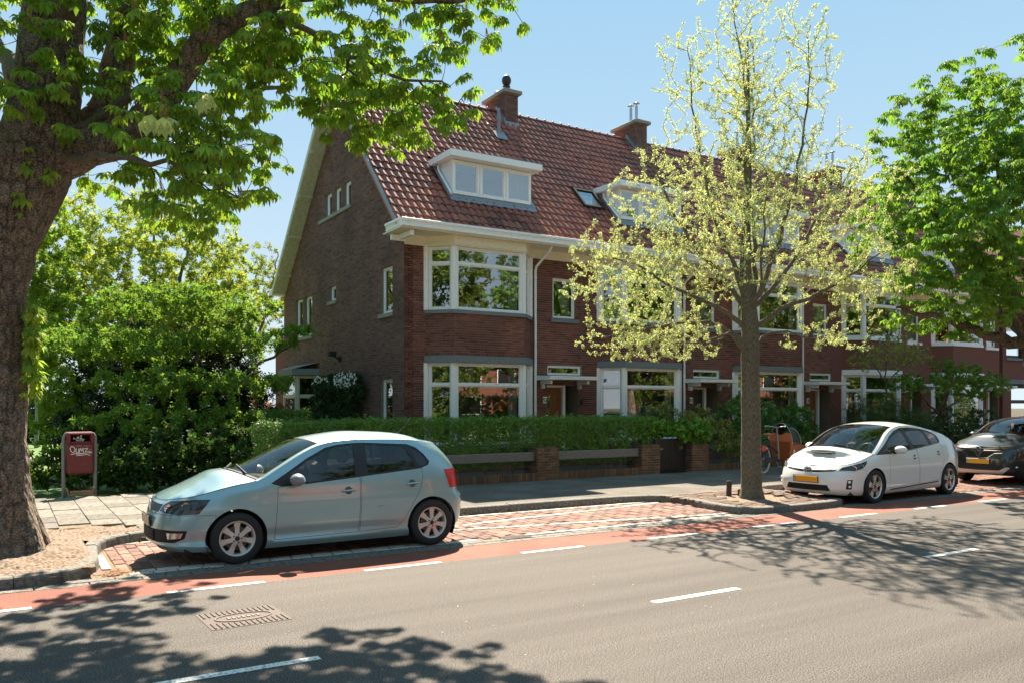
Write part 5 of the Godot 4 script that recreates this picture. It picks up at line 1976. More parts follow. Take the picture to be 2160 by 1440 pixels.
func hedge(called: String, label: String, lo: Vector3, hi: Vector3, dens: float, leaf: Mesh, lm: Material, col: Color, bare := 0.3) -> void:
	var o := thing(called, label, "hedge", Vector3((lo.x + hi.x) * 0.5, 0, (lo.z + hi.z) * 0.5), "clipped hedges")
	var off := -o.position
	var nz := FastNoiseLite.new()
	nz.frequency = 0.9
	nz.seed = int(lo.x * 10) + 3
	nz.fractal_octaves = 3
	# upright stems
	var sb := MB.new()
	var k := int((hi.x - lo.x + hi.z - lo.z) * 5.0)
	for i in k:
		var f := Vector3(rf(lo.x, hi.x), 0.05, rf(lo.z, hi.z))
		var p := [f, f + Vector3(rf(-0.08, 0.08), 0.35, rf(-0.05, 0.05)), f + Vector3(rf(-0.2, 0.2), 0.8, rf(-0.12, 0.12)), f + Vector3(rf(-0.3, 0.3), hi.y - 0.15, rf(-0.15, 0.15))]
		for q in p.size(): p[q] = p[q] + off
		sb.tube(p, [0.016, 0.013, 0.009, 0.004], 5)
	put("stems", sb, M.twig_dry, o).set_meta("kind", "stuff")
	var xs := []
	var cs := []
	var n := int(1.45 * dens * ((hi.x - lo.x) * (hi.z - lo.z) + 2.0 * (hi.y - lo.y) * (hi.x - lo.x + hi.z - lo.z)))
	for i in n:
		var s := rng.randf()
		var p := Vector3(rf(lo.x, hi.x), rf(lo.y + bare, hi.y), rf(lo.z, hi.z))
		var d := Vector3.UP
		var a_top := (hi.x - lo.x) * (hi.z - lo.z)
		var a_fr := (hi.x - lo.x) * (hi.y - lo.y)
		var a_sd := (hi.z - lo.z) * (hi.y - lo.y)
		var tot := a_top + 1.6 * a_fr + 2.0 * a_sd
		var depth := absf(rng.randfn()) * 0.06
		if rng.randf() < 0.4: depth = rf(0.05, 0.38)
		var w := nz.get_noise_3d(p.x * 2.0, p.y * 2.0, p.z * 2.0) * 0.09
		if s < a_top / tot:
			p.y = hi.y - depth + w
			if rng.randf() < 0.12: p.y += rf(0.0, 0.1)
			d = Vector3.UP
		elif s < (a_top + 1.25 * a_fr) / tot:
			p.z = hi.z - depth + w
			d = Vector3(0, 0.3, 1)
		elif s < (a_top + 1.6 * a_fr) / tot:
			p.z = lo.z + depth - w
			d = Vector3(0, 0.3, -1)
		elif s < (a_top + 1.6 * a_fr + a_sd) / tot:
			p.x = lo.x + depth - w
			d = Vector3(-1, 0.3, 0)
		else:
			p.x = hi.x - depth + w
			d = Vector3(1, 0.3, 0)
		# thin patches where the twigs show
		if d.y < 0.9 and nz.get_noise_2d(p.x * 1.4 + 40.0, p.y * 0.9) > 0.32 and rng.randf() < 0.75: continue
		var sc := rf(0.7, 1.25)
		xs.append(Transform3D(basis_to((d + rv() * 0.7).normalized(), rv()).scaled(Vector3(sc, sc, sc)), p + off))
		cs.append(tint_of(col, 0.3))
	many("foliage", leaf, lm, xs, cs, o)

func garden_front() -> void:
	var hl := spray_mesh(6, 0.035, 0.019, 0.05, 5)
	hedge("clipped_hedge", "long clipped green hedge behind the low brick wall and grey rails", Vector3(6.2, 0.1, -16.95), Vector3(14.5, 1.5, -16.2), 560.0, hl, M.leaf_thick, Color(0.125, 0.245, 0.035))
	hedge("clipped_hedge", "clipped hedge end by the park shrubs, lower piece at the bay side", Vector3(4.3, 0.1, -17.0), Vector3(6.15, 1.48, -16.3), 520.0, hl, M.leaf_thick, Color(0.11, 0.22, 0.035))
	hedge("clipped_hedge", "clipped hedge running back along the gable towards the side bay", Vector3(5.2, 0.1, -25.5), Vector3(6.6, 1.66, -20.5), 300.0, hl, M.leaf_thick, Color(0.11, 0.22, 0.035))
	# low wall of bricks on edge, piers, rails
	var unit := _unit_brick()
	var tones := []
	for q in [[0.15, 0.085, 0.05], [0.2, 0.11, 0.06], [0.24, 0.13, 0.075], [0.12, 0.08, 0.05], [0.18, 0.075, 0.045]]:
		var m: StandardMaterial3D = M.brick.duplicate()
		m.vertex_color_use_as_albedo = false
		m.albedo_color = srgb(q[0], q[1], q[2])
		tones.append(m)
	for seg in [[4.2, 10.47, "low brick edging wall with a grey rail between shrubs and first pier"], [11.07, 13.6, "low brick edging wall between the two brick piers"], [15.95, 21.5, "low brick edging wall in front of the laurel"]]:
		var o := thing("edging_wall", seg[2], "wall", Vector3(seg[0], 0.0, -15.95), "low garden walls")
		var L: float = seg[1] - seg[0]
		var cb := MB.new()
		cb.box(Vector3(0, 0, -0.085), Vector3(L, 0.255, 0.085))
		put("mortar_bed", cb, M.mortar, o)
		var k := int(L / 0.068)
		for i in k:
			var bb := obj("brick", unit, tones[rng.randi() % 4], o)
			bb.transform = Transform3D(Basis(Vector3(0.057, 0, 0), Vector3(0, 0.17, 0), Vector3(0, 0, 0.03 + rf(-0.004, 0.004))), Vector3((i + 0.5) * L / k, 0.185 + rf(-0.003, 0.003), 0.068))
	for p in [[10.47, "brick garden pier between the two grey rails", 0.84], [13.6, "brick garden pier beside the dark gate, at the rail's end", 0.83], [15.31, "ivy topped brick garden pier on the laurel side of the gate", 0.8]]:
		var o := thing("garden_pier", p[1], "pier", Vector3(p[0], 0.0, -16.15), "brick garden piers")
		var cb := MB.new()
		cb.box(Vector3(0.008, 0, -0.29), Vector3(0.592, p[2] - 0.01, 0.29))
		put("mortar_core", cb, M.mortar, o)
		var l := []
		bricks(l, Transform3D(Basis(), Vector3(0, 0, 0.29)), 0.0, 0.6, 0.1, p[2] - 0.1, [], null, Color(0.2, 0.1, 0.06), 0.2, 0.063)
		bricks(l, Transform3D(Basis(), Vector3(0, 0, 0.29)), 0.0, 0.6, p[2] - 0.1, p[2], [], null, Color(0.2, 0.1, 0.06), 0.06, 0.1, true)
		bricks(l, Transform3D(Basis(Vector3(0, 0, 1), Vector3.UP, Vector3(-1, 0, 0)), Vector3(0, 0, -0.29)), 0.0, 0.58, 0.1, p[2], [], null, Color(0.2, 0.1, 0.06), 0.2, 0.063)
		for b in l: obj("brick", unit, tones[rng.randi() % 5], o).transform = b[0]
		var tb := MB.new()
		tb.box(Vector3(-0.004, p[2] - 0.012, -0.29), Vector3(0.604, p[2] - 0.002, 0.295))
		put("top", tb, tones[4], o)
	var plastic := grained([[0.13, 0.115, 0.11], [0.17, 0.15, 0.145], [0.2, 0.18, 0.17]], [0.2, 0.5, 0.8], Vector3(0.6, 3.0, 0.6), 0.6, FastNoiseLite.TYPE_SIMPLEX_SMOOTH, 0.02, 81, 0.0, 4)
	for r in [[4.3, 10.47, "long taupe rail board above the low wall, behind the hatchback"], [11.07, 13.6, "short taupe rail board between the two brick piers"]]:
		var b := MB.new()
		b.bbox(Vector3(r[0] + 0.01, 0.54, -16.02), Vector3(r[1] - 0.01, 0.745, -15.96), 0.012)
		tag(put("rail_board", b, plastic), r[2], "rail", "garden rails")
	# dark gate
	var g := thing("garden_gate", "low black garden gate between two brick piers", "gate", Vector3(14.2, 0.1, -16.1))
	var gf := MB.new()
	frame_bars(gf, 0.03, 1.08, 0.04, 0.86, 0.05, -0.03, 0.02)
	put("frame", gf, M.black, g)
	for k in 9:
		var b := MB.new()
		b.box(Vector3(0.085 + k * 0.105, 0.09, -0.02), Vector3(0.185 + k * 0.105, 0.81, 0.005))
		put("board", b, M.black, g)
	var hb := MB.new()
	hb.bar(Vector3(0.16, 0.6, 0.03), Vector3(0.28, 0.6, 0.03), 0.02, 0.02)
	put("handle", hb, M.steel, g)
	# front gardens
	struct("front_garden", rect(4.0, 40.0, -19.5, -15.75, 0.07), M.earth)
	# ivy over gate and pier
	var ivy := spray_mesh(5, 0.075, 0.075, 0.06, 31)
	bush("ivy", "bright green ivy hanging over the gate and its pier", Vector3(15.5, 0.1, -16.6), [[15.3, 1.2, -16.15, 0.8, 0.28, 0.4], [15.75, 1.15, -16.0, 0.4, 0.35, 0.35], [14.6, 1.25, -16.4, 0.5, 0.25, 0.4], [15.1, 0.85, -15.95, 0.14, 0.35, 0.1]], 260, ivy, M.leaf_thick, Color(0.13, 0.29, 0.035), 2, 0.8, 1.2, 3, "", 0.4)
	var laurel := spray_mesh(5, 0.14, 0.05, 0.1, 33)
	bush("laurel_shrub", "tall glossy cherry laurel behind the cargo bike", Vector3(19.5, 0.1, -17.4), [[18.8, 1.35, -17.2, 1.1, 0.8, 0.7], [20.4, 1.1, -17.1, 1.3, 0.75, 0.7], [19.3, 0.7, -16.6, 1.5, 0.5, 0.4]], 420, laurel, M.leaf_thick, Color(0.085, 0.185, 0.04), 2, 0.8, 1.25, 6)
	bush("mahonia_shrub", "yellowish leafed shrub between the gate and the laurel", Vector3(16.9, 0.1, -17.4), [[16.6, 1.25, -17.1, 0.85, 0.55, 0.5], [17.3, 0.8, -16.6, 0.7, 0.6, 0.4], [15.6, 1.55, -17.4, 0.7, 0.35, 0.4]], 220, spray_mesh(6, 0.1, 0.035, 0.1, 35), M.leaf_thick, Color(0.2, 0.23, 0.05), 2, 0.8, 1.2, 4)
	var needle := spray_mesh(9, 0.1, 0.014, 0.16, 37)
	bush("yew_shrub", "dark feathery yew shrub with sweeping needles above the white car", Vector3(25.6, 0.1, -17.4), [[25.5, 1.15, -17.3, 1.6, 1.05, 0.9], [27.0, 0.95, -17.2, 1.3, 0.8, 0.8]], 420, needle, M.leaf_thick, Color(0.075, 0.13, 0.035), 3, 0.8, 1.4, 7, "", 0.0)
	bush("twiggy_shrub", "bare brown twiggy shrub beside the yew", Vector3(23.3, 0.1, -17.3), [[23.2, 1.2, -17.2, 0.95, 0.75, 0.6]], 260, spray_mesh(3, 0.03, 0.015, 0.05, 38), M.leaf_thick, Color(0.16, 0.06, 0.04), 1, 0.5, 0.9, 7)
	bush("copper_shrub", "low coppery red shrub behind the white car's bonnet", Vector3(22.2, 0.1, -16.8), [[22.3, 0.62, -16.7, 1.0, 0.5, 0.4]], 180, spray_mesh(5, 0.05, 0.03, 0.06, 39), M.leaf_thick, Color(0.17, 0.055, 0.03), 2, 0.8, 1.2, 4)
	bush("evergreen_shrub", "dark evergreen shrub under the maple behind the black car", Vector3(29.0, 0.1, -17.2), [[28.6, 0.9, -17.0, 1.6, 0.9, 0.8], [31.0, 0.9, -17.0, 1.5, 0.9, 0.8]], 300, spray_mesh(6, 0.08, 0.045, 0.08, 40), M.leaf_thick, Color(0.06, 0.11, 0.03), 2, 0.8, 1.3, 6)
	var small := spray_mesh(6, 0.06, 0.035, 0.06, 41)
	leafy_tree("spreading_maple", "spreading fresh green maple before the far terrace houses", [Vector3(29.2, 0.0, -17.4), Vector3(29.1, 0.8, -17.4), Vector3(28.9, 1.4, -17.3)], [0.09, 0.075, 0.07], [[Vector3(27.6, 2.2, -17.2), Vector3(26.4, 2.7, -17.1)], [Vector3(30.4, 2.2, -17.2), Vector3(32.2, 2.6, -17.1)], [Vector3(29.4, 2.8, -17.2), Vector3(29.8, 3.5, -17.2)], [Vector3(28.3, 2.4, -16.6), Vector3(27.9, 3.0, -16.2)]], [[27.3, 2.5, -17.1, 1.7, 0.5, 1.0], [30.9, 2.6, -17.1, 2.0, 0.6, 1.0], [29.4, 3.1, -17.1, 1.3, 0.45, 0.9]], 420, small, M.leaf, Color(0.17, 0.29, 0.05), 3, 0.9, 1.4, "", null, 0.16)
	leafy_tree("young_garden_tree", "young garden tree with sparse pale leaves in front of the third bay", [Vector3(26.3, 0.0, -17.6), Vector3(26.25, 1.4, -17.6), Vector3(26.2, 2.6, -17.6)], [0.05, 0.04, 0.035], [[Vector3(26.0, 3.6, -17.5), Vector3(26.2, 4.7, -17.5)], [Vector3(25.2, 3.2, -17.4), Vector3(24.2, 3.6, -17.4)], [Vector3(27.2, 3.3, -17.4), Vector3(28.4, 3.9, -17.4)]], [[26.2, 3.8, -17.5, 1.4, 0.8, 0.8], [24.8, 3.3, -17.5, 0.9, 0.4, 0.6], [27.6, 3.5, -17.5, 1.1, 0.4, 0.6]], 220, small, M.leaf, Color(0.36, 0.4, 0.12), 2, 0.8, 1.2, "", null, 0.16)
	# climber on the gable with white flowers
	var cl := bush("climber", "dark climbing shrub with white flowers on the gable wall", Vector3(8.55, 0.0, -24.4), [[8.52, 2.3, -22.7, 0.22, 0.45, 1.0, 1.3], [8.55, 1.9, -25.2, 0.18, 0.75, 1.1], [8.58, 1.2, -24.0, 0.16, 1.0, 2.2], [8.52, 2.45, -24.4, 0.2, 0.28, 1.8, 1.5]], 1100, spray_mesh(6, 0.075, 0.042, 0.09, 43), M.leaf_thick, Color(0.045, 0.085, 0.025), 3, 0.8, 1.4, 8)
	var fl := MB.new()
	for k in 5:
		var a := TAU * k / 5
		leaf_blade(fl, Vector3.ZERO, Vector3(cos(a), 0.2, sin(a)).normalized(), Vector3.UP, 0.035, 0.022)
	var fx := []
	for k in 150:
		var e: Array = [[8.3, 2.55, -22.6, 0.15, 0.25, 0.9], [8.3, 2.6, -24.6, 0.15, 0.15, 1.3]][0 if k % 5 else 1]
		fx.append(Transform3D(basis_to((Vector3(-1, 0.3, 0.4) + rv() * 0.5).normalized(), rv()), in_ellipsoid(e, 0.4)))
	many("blossoms", fl.mesh(), mat(0.75, 0.75, 0.7, 0.7), fx, [], cl)

func park() -> void:
	struct("lawn", rect(-60, 5.0, -90, -17.75, 0.02), M.grass)
	struct("park_path", rect(-60, 2.6, -33.0, -29.5, 0.026), M.soil)
	var bl := spray_mesh(6, 0.085, 0.05, 0.1, 51)
	var sm := spray_mesh(6, 0.065, 0.04, 0.09, 52)
	leafy_tree("park_tree", "light green many-stemmed tree rising behind the park shrubs", [Vector3(4.3, 0, -28.6), Vector3(4.2, 1.5, -28.6), Vector3(4.2, 3.0, -28.5)], [0.22, 0.18, 0.16], [[Vector3(3.3, 4.6, -28.4), Vector3(2.0, 6.6, -28.2)], [Vector3(4.1, 5.0, -28.5), Vector3(4.0, 7.8, -28.4)], [Vector3(5.0, 4.8, -28.3), Vector3(6.2, 7.0, -28.0)], [Vector3(3.0, 4.2, -28.0), Vector3(0.6, 5.6, -27.8)], [Vector3(4.6, 5.0, -27.6), Vector3(4.9, 7.2, -26.8)]], [[3.6, 6.6, -28.2, 3.6, 2.2, 2.4, 1.0], [1.4, 5.2, -27.6, 2.4, 1.7, 2.0, 1.0], [5.6, 5.4, -27.8, 1.9, 1.6, 1.8, 1.0], [4.0, 4.2, -26.6, 3.0, 1.0, 1.4, 1.2]], 1300, sm, M.leaf, Color(0.36, 0.44, 0.09), 4, 1.0, 1.6, "park trees", null, 0.22)
	leafy_tree("park_tree", "bright young tree peeping out behind the gable's rear corner", [Vector3(9.0, 0, -35.0), Vector3(9.0, 2.5, -35.0), Vector3(8.9, 4.0, -35.0)], [0.16, 0.13, 0.1], [[Vector3(8.0, 5.6, -34.8), Vector3(7.4, 7.4, -34.6)], [Vector3(9.4, 6.0, -34.8), Vector3(9.8, 8.2, -34.6)]], [[8.3, 6.2, -34.6, 2.6, 2.6, 2.0]], 420, sm, M.leaf, Color(0.26, 0.33, 0.08), 3, 1.0, 1.7, "park trees", null, 0.25)
	leafy_tree("layered_tree", "layered spreading tree with light tipped tiers beside the gable", [Vector3(4.4, 0, -22.6), Vector3(4.3, 1.0, -22.6), Vector3(4.2, 1.8, -22.5)], [0.13, 0.11, 0.1], [[Vector3(2.8, 2.6, -22.2), Vector3(1.2, 3.0, -22.0)], [Vector3(5.6, 2.8, -22.2), Vector3(6.6, 3.4, -21.8)], [Vector3(4.3, 3.4, -22.3), Vector3(4.4, 4.6, -22.2)], [Vector3(3.6, 2.4, -21.2), Vector3(3.0, 2.6, -20.2)], [Vector3(5.0, 2.4, -21.2), Vector3(5.3, 2.7, -20.3)]], [[2.4, 3.3, -22.0, 2.2, 0.45, 1.6, 1.2], [5.2, 3.5, -21.8, 1.6, 0.35, 1.4, 1.2], [4.0, 2.35, -21.2, 2.6, 0.35, 1.4, 1.3], [4.1, 4.4, -22.3, 2.4, 0.5, 1.6, 1.2], [6.6, 3.75, -21.6, 0.7, 0.3, 0.6, 1.3], [3.6, 1.5, -21.0, 2.4, 0.45, 1.2, 1.0]], 900, bl, M.leaf, Color(0.18, 0.3, 0.045), 3, 0.9, 1.4, "park trees", null, 0.18)
	bush("yew_mass", "dark evergreen mass under the layered tree", Vector3(5.0, 0, -23.0), [[5.0, 2.4, -23.2, 1.2, 1.7, 1.0], [4.4, 1.3, -22.0, 2.2, 1.2, 0.9], [5.5, 1.5, -22.6, 0.8, 1.1, 0.7], [2.6, 1.2, -22.6, 1.6, 1.1, 0.9], [3.6, 2.6, -24.0, 2.4, 1.6, 0.8]], 1100, spray_mesh(8, 0.08, 0.028, 0.12, 54), M.leaf_thick, Color(0.018, 0.034, 0.012), 3, 1.0, 1.6, 7)
	bush("park_shrub", "tall light green shrub beside the chestnut trunk", Vector3(1.3, 0, -24.8), [[1.4, 2.6, -24.6, 1.3, 2.2, 1.3], [0.6, 4.6, -25.2, 1.6, 1.4, 1.2], [2.3, 1.2, -23.4, 1.0, 1.1, 1.0], [-0.2, 6.4, -26.0, 2.2, 1.4, 1.4]], 1000, bl, M.leaf, Color(0.24, 0.36, 0.05), 3, 0.9, 1.4, 6, "park shrubs")
	bush("park_shrub", "low leafy undergrowth shrub behind the red bin", Vector3(1.5, 0, -19.0), [[1.3, 0.55, -19.2, 1.2, 0.5, 0.6], [0.3, 0.4, -18.9, 0.5, 0.35, 0.5]], 260, spray_mesh(5, 0.08, 0.06, 0.08, 56), M.leaf, Color(0.085, 0.15, 0.025), 2, 0.8, 1.2, 5, "park shrubs")
	bush("park_shrub", "broad dark leafed shrub behind the hatchback's bonnet", Vector3(3.4, 0, -18.9), [[3.1, 0.7, -18.9, 1.3, 0.65, 0.6], [4.3, 0.75, -18.6, 0.8, 0.65, 0.6], [2.2, 0.6, -18.6, 0.6, 0.5, 0.5]], 420, spray_mesh(5, 0.1, 0.07, 0.09, 57), M.leaf, Color(0.055, 0.105, 0.025), 2, 0.8, 1.2, 6, "park shrubs")
	bush("red_tipped_shrub", "photinia shrub with reddish young tips by the side bay", Vector3(7.2, 0, -27.5), [[7.0, 1.5, -27.2, 0.9, 1.0, 0.8]], 220, spray_mesh(6, 0.08, 0.03, 0.1, 58), M.leaf, Color(0.33, 0.14, 0.06), 2, 0.9, 1.3, 5)
	# trees farther off in the park
	var far_leaf := spray_mesh(7, 0.16, 0.1, 0.25, 59)
	for t in [[-10.0, -56.0, 9.0, "tall park tree far behind the chestnut trunk"], [-1.0, -66.0, 11.0, "distant park tree beyond the lawn"], [9.0, -58.0, 9.5, "distant park tree glimpsed behind the light green tree"], [-22.0, -60.0, 11.0, "distant park tree at the far side of the lawn"]]:
		var x: float = t[0]
		var z: float = t[1]
		var hh: float = t[2]
		leafy_tree("distant_tree", t[3], [Vector3(x, 0, z), Vector3(x, hh * 0.2, z), Vector3(x, hh * 0.38, z)], [0.35, 0.28, 0.24], [[Vector3(x - 2.0, hh * 0.6, z), Vector3(x - 3.4, hh * 0.8, z)], [Vector3(x + 2.0, hh * 0.6, z), Vector3(x + 3.2, hh * 0.85, z)], [Vector3(x, hh * 0.65, z + 1), Vector3(x + 0.3, hh * 0.95, z)]], [[x, hh * 0.62, z, 5.0, hh * 0.4, 4.0]], 320, far_leaf, M.leaf, Color(0.2, 0.27, 0.06), 3, 1.5, 2.6, "distant park trees", null, 0.6)
	hedge("dark_hedge", "dark clipped hedge across the end of the park lawn", Vector3(-14.0, 0.0, -46.5), Vector3(6.0, 2.2, -45.0), 90.0, spray_mesh(7, 0.12, 0.08, 0.15, 60), M.leaf_thick, Color(0.03, 0.055, 0.016), 0.0)
	var pb := thing("lamp_post", "slim grey lamp post beyond the park lawn", "lamp post", Vector3(1.15, 0.02, -40.0))
	var pm := MB.new()
	pm.lathe([Vector2(0.09, 0), Vector2(0.09, 0.9), Vector2(0.055, 0.95), Vector2(0.045, 4.4)], 12)
	put("pole", pm, M.galv, pb)
	var lm := MB.new()
	lm.lathe([Vector2(0.05, 4.4), Vector2(0.2, 4.5), Vector2(0.22, 4.7), Vector2(0.1, 4.85), Vector2(0, 4.88)], 14)
	put("lamp_head", lm, M.galv, pb)

func across_the_street() -> void:
	# what the windows mirror: street trees and the terrace opposite
	var lf := spray_mesh(7, 0.15, 0.09, 0.22, 61)
	var lab := ["tall street tree across the road facing the end house", "tall street tree across the road facing the house with blinds", "tall street tree across the road facing the yew shrub", "tall street tree across the road facing the dark-framed house"]
	lab.append_array(["street tree across the road facing the brick pier", "street tree across the road facing the red bin", "street tree on the near side beyond the chestnut", "street tree at the far end of the park side"])
	lab.append_array(["street tree across the road beyond the last terrace house", "second street tree across the road beyond the terrace", "third street tree across the road beyond the terrace", "fourth street tree across the road beyond the terrace"])
	for k in 12:
		var x: float = [15.0, 24.0, 33.0, 42.0, 5.0, -6.0, -13.0, -24.0, 51.0, 60.0, 70.0, 82.0][k]
		var z: float = [10.5, 10.5, 10.5, 10.5, 10.5, 10.5, -10.8, 3.0, 10.5, 10.5, 10.5, 10.5][k]
		leafy_tree("street_tree", lab[k], [Vector3(x, 0, z), Vector3(x, 1.5, z), Vector3(x, 3.2, z)], [0.32, 0.27, 0.24], [[Vector3(x - 1.8, 6, z), Vector3(x - 3, 9, z)], [Vector3(x + 1.8, 6, z), Vector3(x + 3, 9.5, z)], [Vector3(x, 7, z + 0.5), Vector3(x, 12, z)], [Vector3(x, 6, z - 1.5), Vector3(x, 9, z - 3)]], [[x, 9.0, z, 4.6, 5.6, 3.6], [x, 3.6, z, 4.2, 1.8, 2.8]], 640, lf, M.leaf, Color(0.14, 0.2, 0.04), 3, 1.2, 2.0, "trees across the street", null, 0.5)
	hedge("tall_hedge", "tall wild hedge closing the street beyond the park", Vector3(-48.0, 0.0, -30.0), Vector3(-45.0, 7.0, 22.0), 12.0, spray_mesh(8, 0.3, 0.2, 0.5, 63), M.leaf, Color(0.14, 0.2, 0.04), 0.0)
	hedge("clipped_hedge", "tall garden hedge across the road before the houses opposite", Vector3(6.0, 0.0, 14.0), Vector3(94.0, 2.3, 15.0), 24.0, lf, M.leaf_thick, Color(0.08, 0.14, 0.03), 0.0)
	var orange := mat(0.42, 0.13, 0.06, 0.85)
	for k in 11:
		var x := 6.0 + 8.0 * k
		var h := thing("house_opposite", "brick house with an orange roof across the road, %s in the row" % ["first", "second", "third", "fourth", "fifth", "sixth", "seventh", "eighth", "ninth", "tenth", "eleventh"][k], "house", Vector3(x, 0, 21.0), "houses across the street")
		var w := MB.new()
		w.box(Vector3(0, 0, 0), Vector3(7.9, 5.6, 8))
		put("wall", w, _far_brick(), h)
		var r := MB.new()
		_extrude_x(r, [Vector3(0, 5.4, -0.6), Vector3(0, 10.0, 4.0), Vector3(0, 5.4, 8.6)], -0.02, 7.92)
		put("roof", r, orange, h)
		for q in [[0.8, 0.8, 2.6, 1.7], [0.8, 3.3, 2.6, 1.5], [4.9, 3.3, 1.8, 1.5]]:
			var fm := MB.new()
			fm.xf = Transform3D(Basis(Vector3(-1, 0, 0), Vector3.UP, Vector3(0, 0, -1)), Vector3(q[0] + q[2], q[1], 0))
			frame_bars(fm, 0, q[2], 0, q[3], 0.1, 0.002, 0.06)
			var fo := put("window", fm, M.white, h)
			var g := MB.new()
			g.box(Vector3(q[0] + 0.1, q[1] + 0.1, -0.03), Vector3(q[0] + q[2] - 0.1, q[1] + q[3] - 0.1, -0.02))
			put("pane", g, M.black, fo)
		var d := MB.new()
		d.box(Vector3(5.0, 0, -0.05), Vector3(6.0, 2.2, -0.002))
		put("door", d, M.doorwood, h)

class CarBody:
	var S := PackedFloat32Array()
	var X := PackedFloat32Array()
	var Z := PackedFloat32Array()
	var L := 4.0
	var edge: Array
	var crown: Array
	var bow: Array
	var front: Array
	var rear: Array
	var kz: Array
	var flen := 1.0
	var rlen := 0.9
	static func lut(t: Array, v: float) -> float:
		if v <= t[0][0]: return t[0][1]
		for i in t.size() - 1:
			if v <= t[i + 1][0]:
				var f: float = (v - t[i][0]) / (t[i + 1][0] - t[i][0])
				# monotone smooth interpolation
				var m0: float = 0.0
				var m1: float = 0.0
				var h: float = t[i + 1][0] - t[i][0]
				var d: float = (t[i + 1][1] - t[i][1]) / h
				if i > 0:
					var dp: float = (t[i][1] - t[i - 1][1]) / (t[i][0] - t[i - 1][0])
					m0 = 0.0 if dp * d <= 0 else 2.0 * dp * d / (dp + d)
				else: m0 = d
				if i < t.size() - 2:
					var dn: float = (t[i + 2][1] - t[i + 1][1]) / (t[i + 2][0] - t[i + 1][0])
					m1 = 0.0 if dn * d <= 0 else 2.0 * dn * d / (dn + d)
				else: m1 = d
				var f2 := f * f
				var f3 := f2 * f
				return (2 * f3 - 3 * f2 + 1) * t[i][1] + (f3 - 2 * f2 + f) * h * m0 + (-2 * f3 + 3 * f2) * t[i + 1][1] + (f3 - f2) * h * m1
		return t[-1][1]
	func set_plan(pts: Array) -> void:
		var c := Curve2D.new()
		for i in pts.size():
			var a: Vector2 = pts[maxi(i - 1, 0)]
			var b: Vector2 = pts[mini(i + 1, pts.size() - 1)]
			var t := (b - a) / 6.0
			if i == 0 or i == pts.size() - 1: t = Vector2(0, t.y)
			c.add_point(pts[i], -t, t)
		c.bake_interval = 0.02
		var bp := c.get_baked_points()
		var s := 0.0
		for i in bp.size():
			if i > 0: s += bp[i].distance_to(bp[i - 1])
			S.push_back(s)
			X.push_back(bp[i].x)
			Z.push_back(maxf(0.0, bp[i].y))
		L = X[X.size() - 1]
	func at(s: float) -> Vector2:
		if s <= 0: return Vector2(X[0], Z[0])
		var i := S.bsearch(s)
		if i >= S.size(): return Vector2(X[-1], Z[-1])
		if i == 0: i = 1
		var f := (s - S[i - 1]) / maxf(1e-5, S[i] - S[i - 1])
		return Vector2(lerpf(X[i - 1], X[i], f), lerpf(Z[i - 1], Z[i], f))
	func sx(x: float) -> float:
		for i in range(1, S.size()):
			if X[i] >= x: return lerpf(S[i - 1], S[i], clampf((x - X[i - 1]) / maxf(1e-5, X[i] - X[i - 1]), 0, 1))
		return S[-1]
	func sz(z: float) -> float:
		for i in range(1, S.size()):
			if Z[i] >= z: return lerpf(S[i - 1], S[i], clampf((z - Z[i - 1]) / maxf(1e-5, Z[i] - Z[i - 1]), 0, 1))
		return 0.0
	func rz(z: float) -> float:
		for i in range(S.size() - 1, 0, -1):
			if Z[i] >= z: return S[i]
		return S[-1]
	func side(p: Vector2) -> Vector3:
		var q := at(p.x)
		var y := p.y
		var x := q.x
		var wf := smoothstep(0.0, 1.0, clampf(1.0 - q.x / flen, 0, 1))
		var wr := smoothstep(0.0, 1.0, clampf((q.x - (L - rlen)) / rlen, 0, 1))
		x += CarBody.lut(front, y) * wf + CarBody.lut(rear, y) * wr
		var k := CarBody.lut(kz, y)
		var d := CarBody.lut(edge, q.x) - y
		k *= 1.0 - 0.045 * pow(1.0 - clampf(d / 0.13, 0, 1), 2.0)
		return Vector3(x, y, q.y * k)
	func top(p: Vector2) -> Vector3:
		var q := at(p.x)
		var e := side(Vector2(p.x, CarBody.lut(edge, q.x)))
		var t := p.y
		return Vector3(e.x - CarBody.lut(bow, q.x) * (1.0 - t * t), e.y + CarBody.lut(crown, q.x) * (1.0 - pow(absf(t), 2.3)), t * e.z)
	func P(x: float, y: float) -> Vector2: return Vector2(sx(x), y)
	func N(z: float, y: float) -> Vector2: return Vector2(sz(z), y)
	func T(z: float, y: float) -> Vector2: return Vector2(rz(z), y)

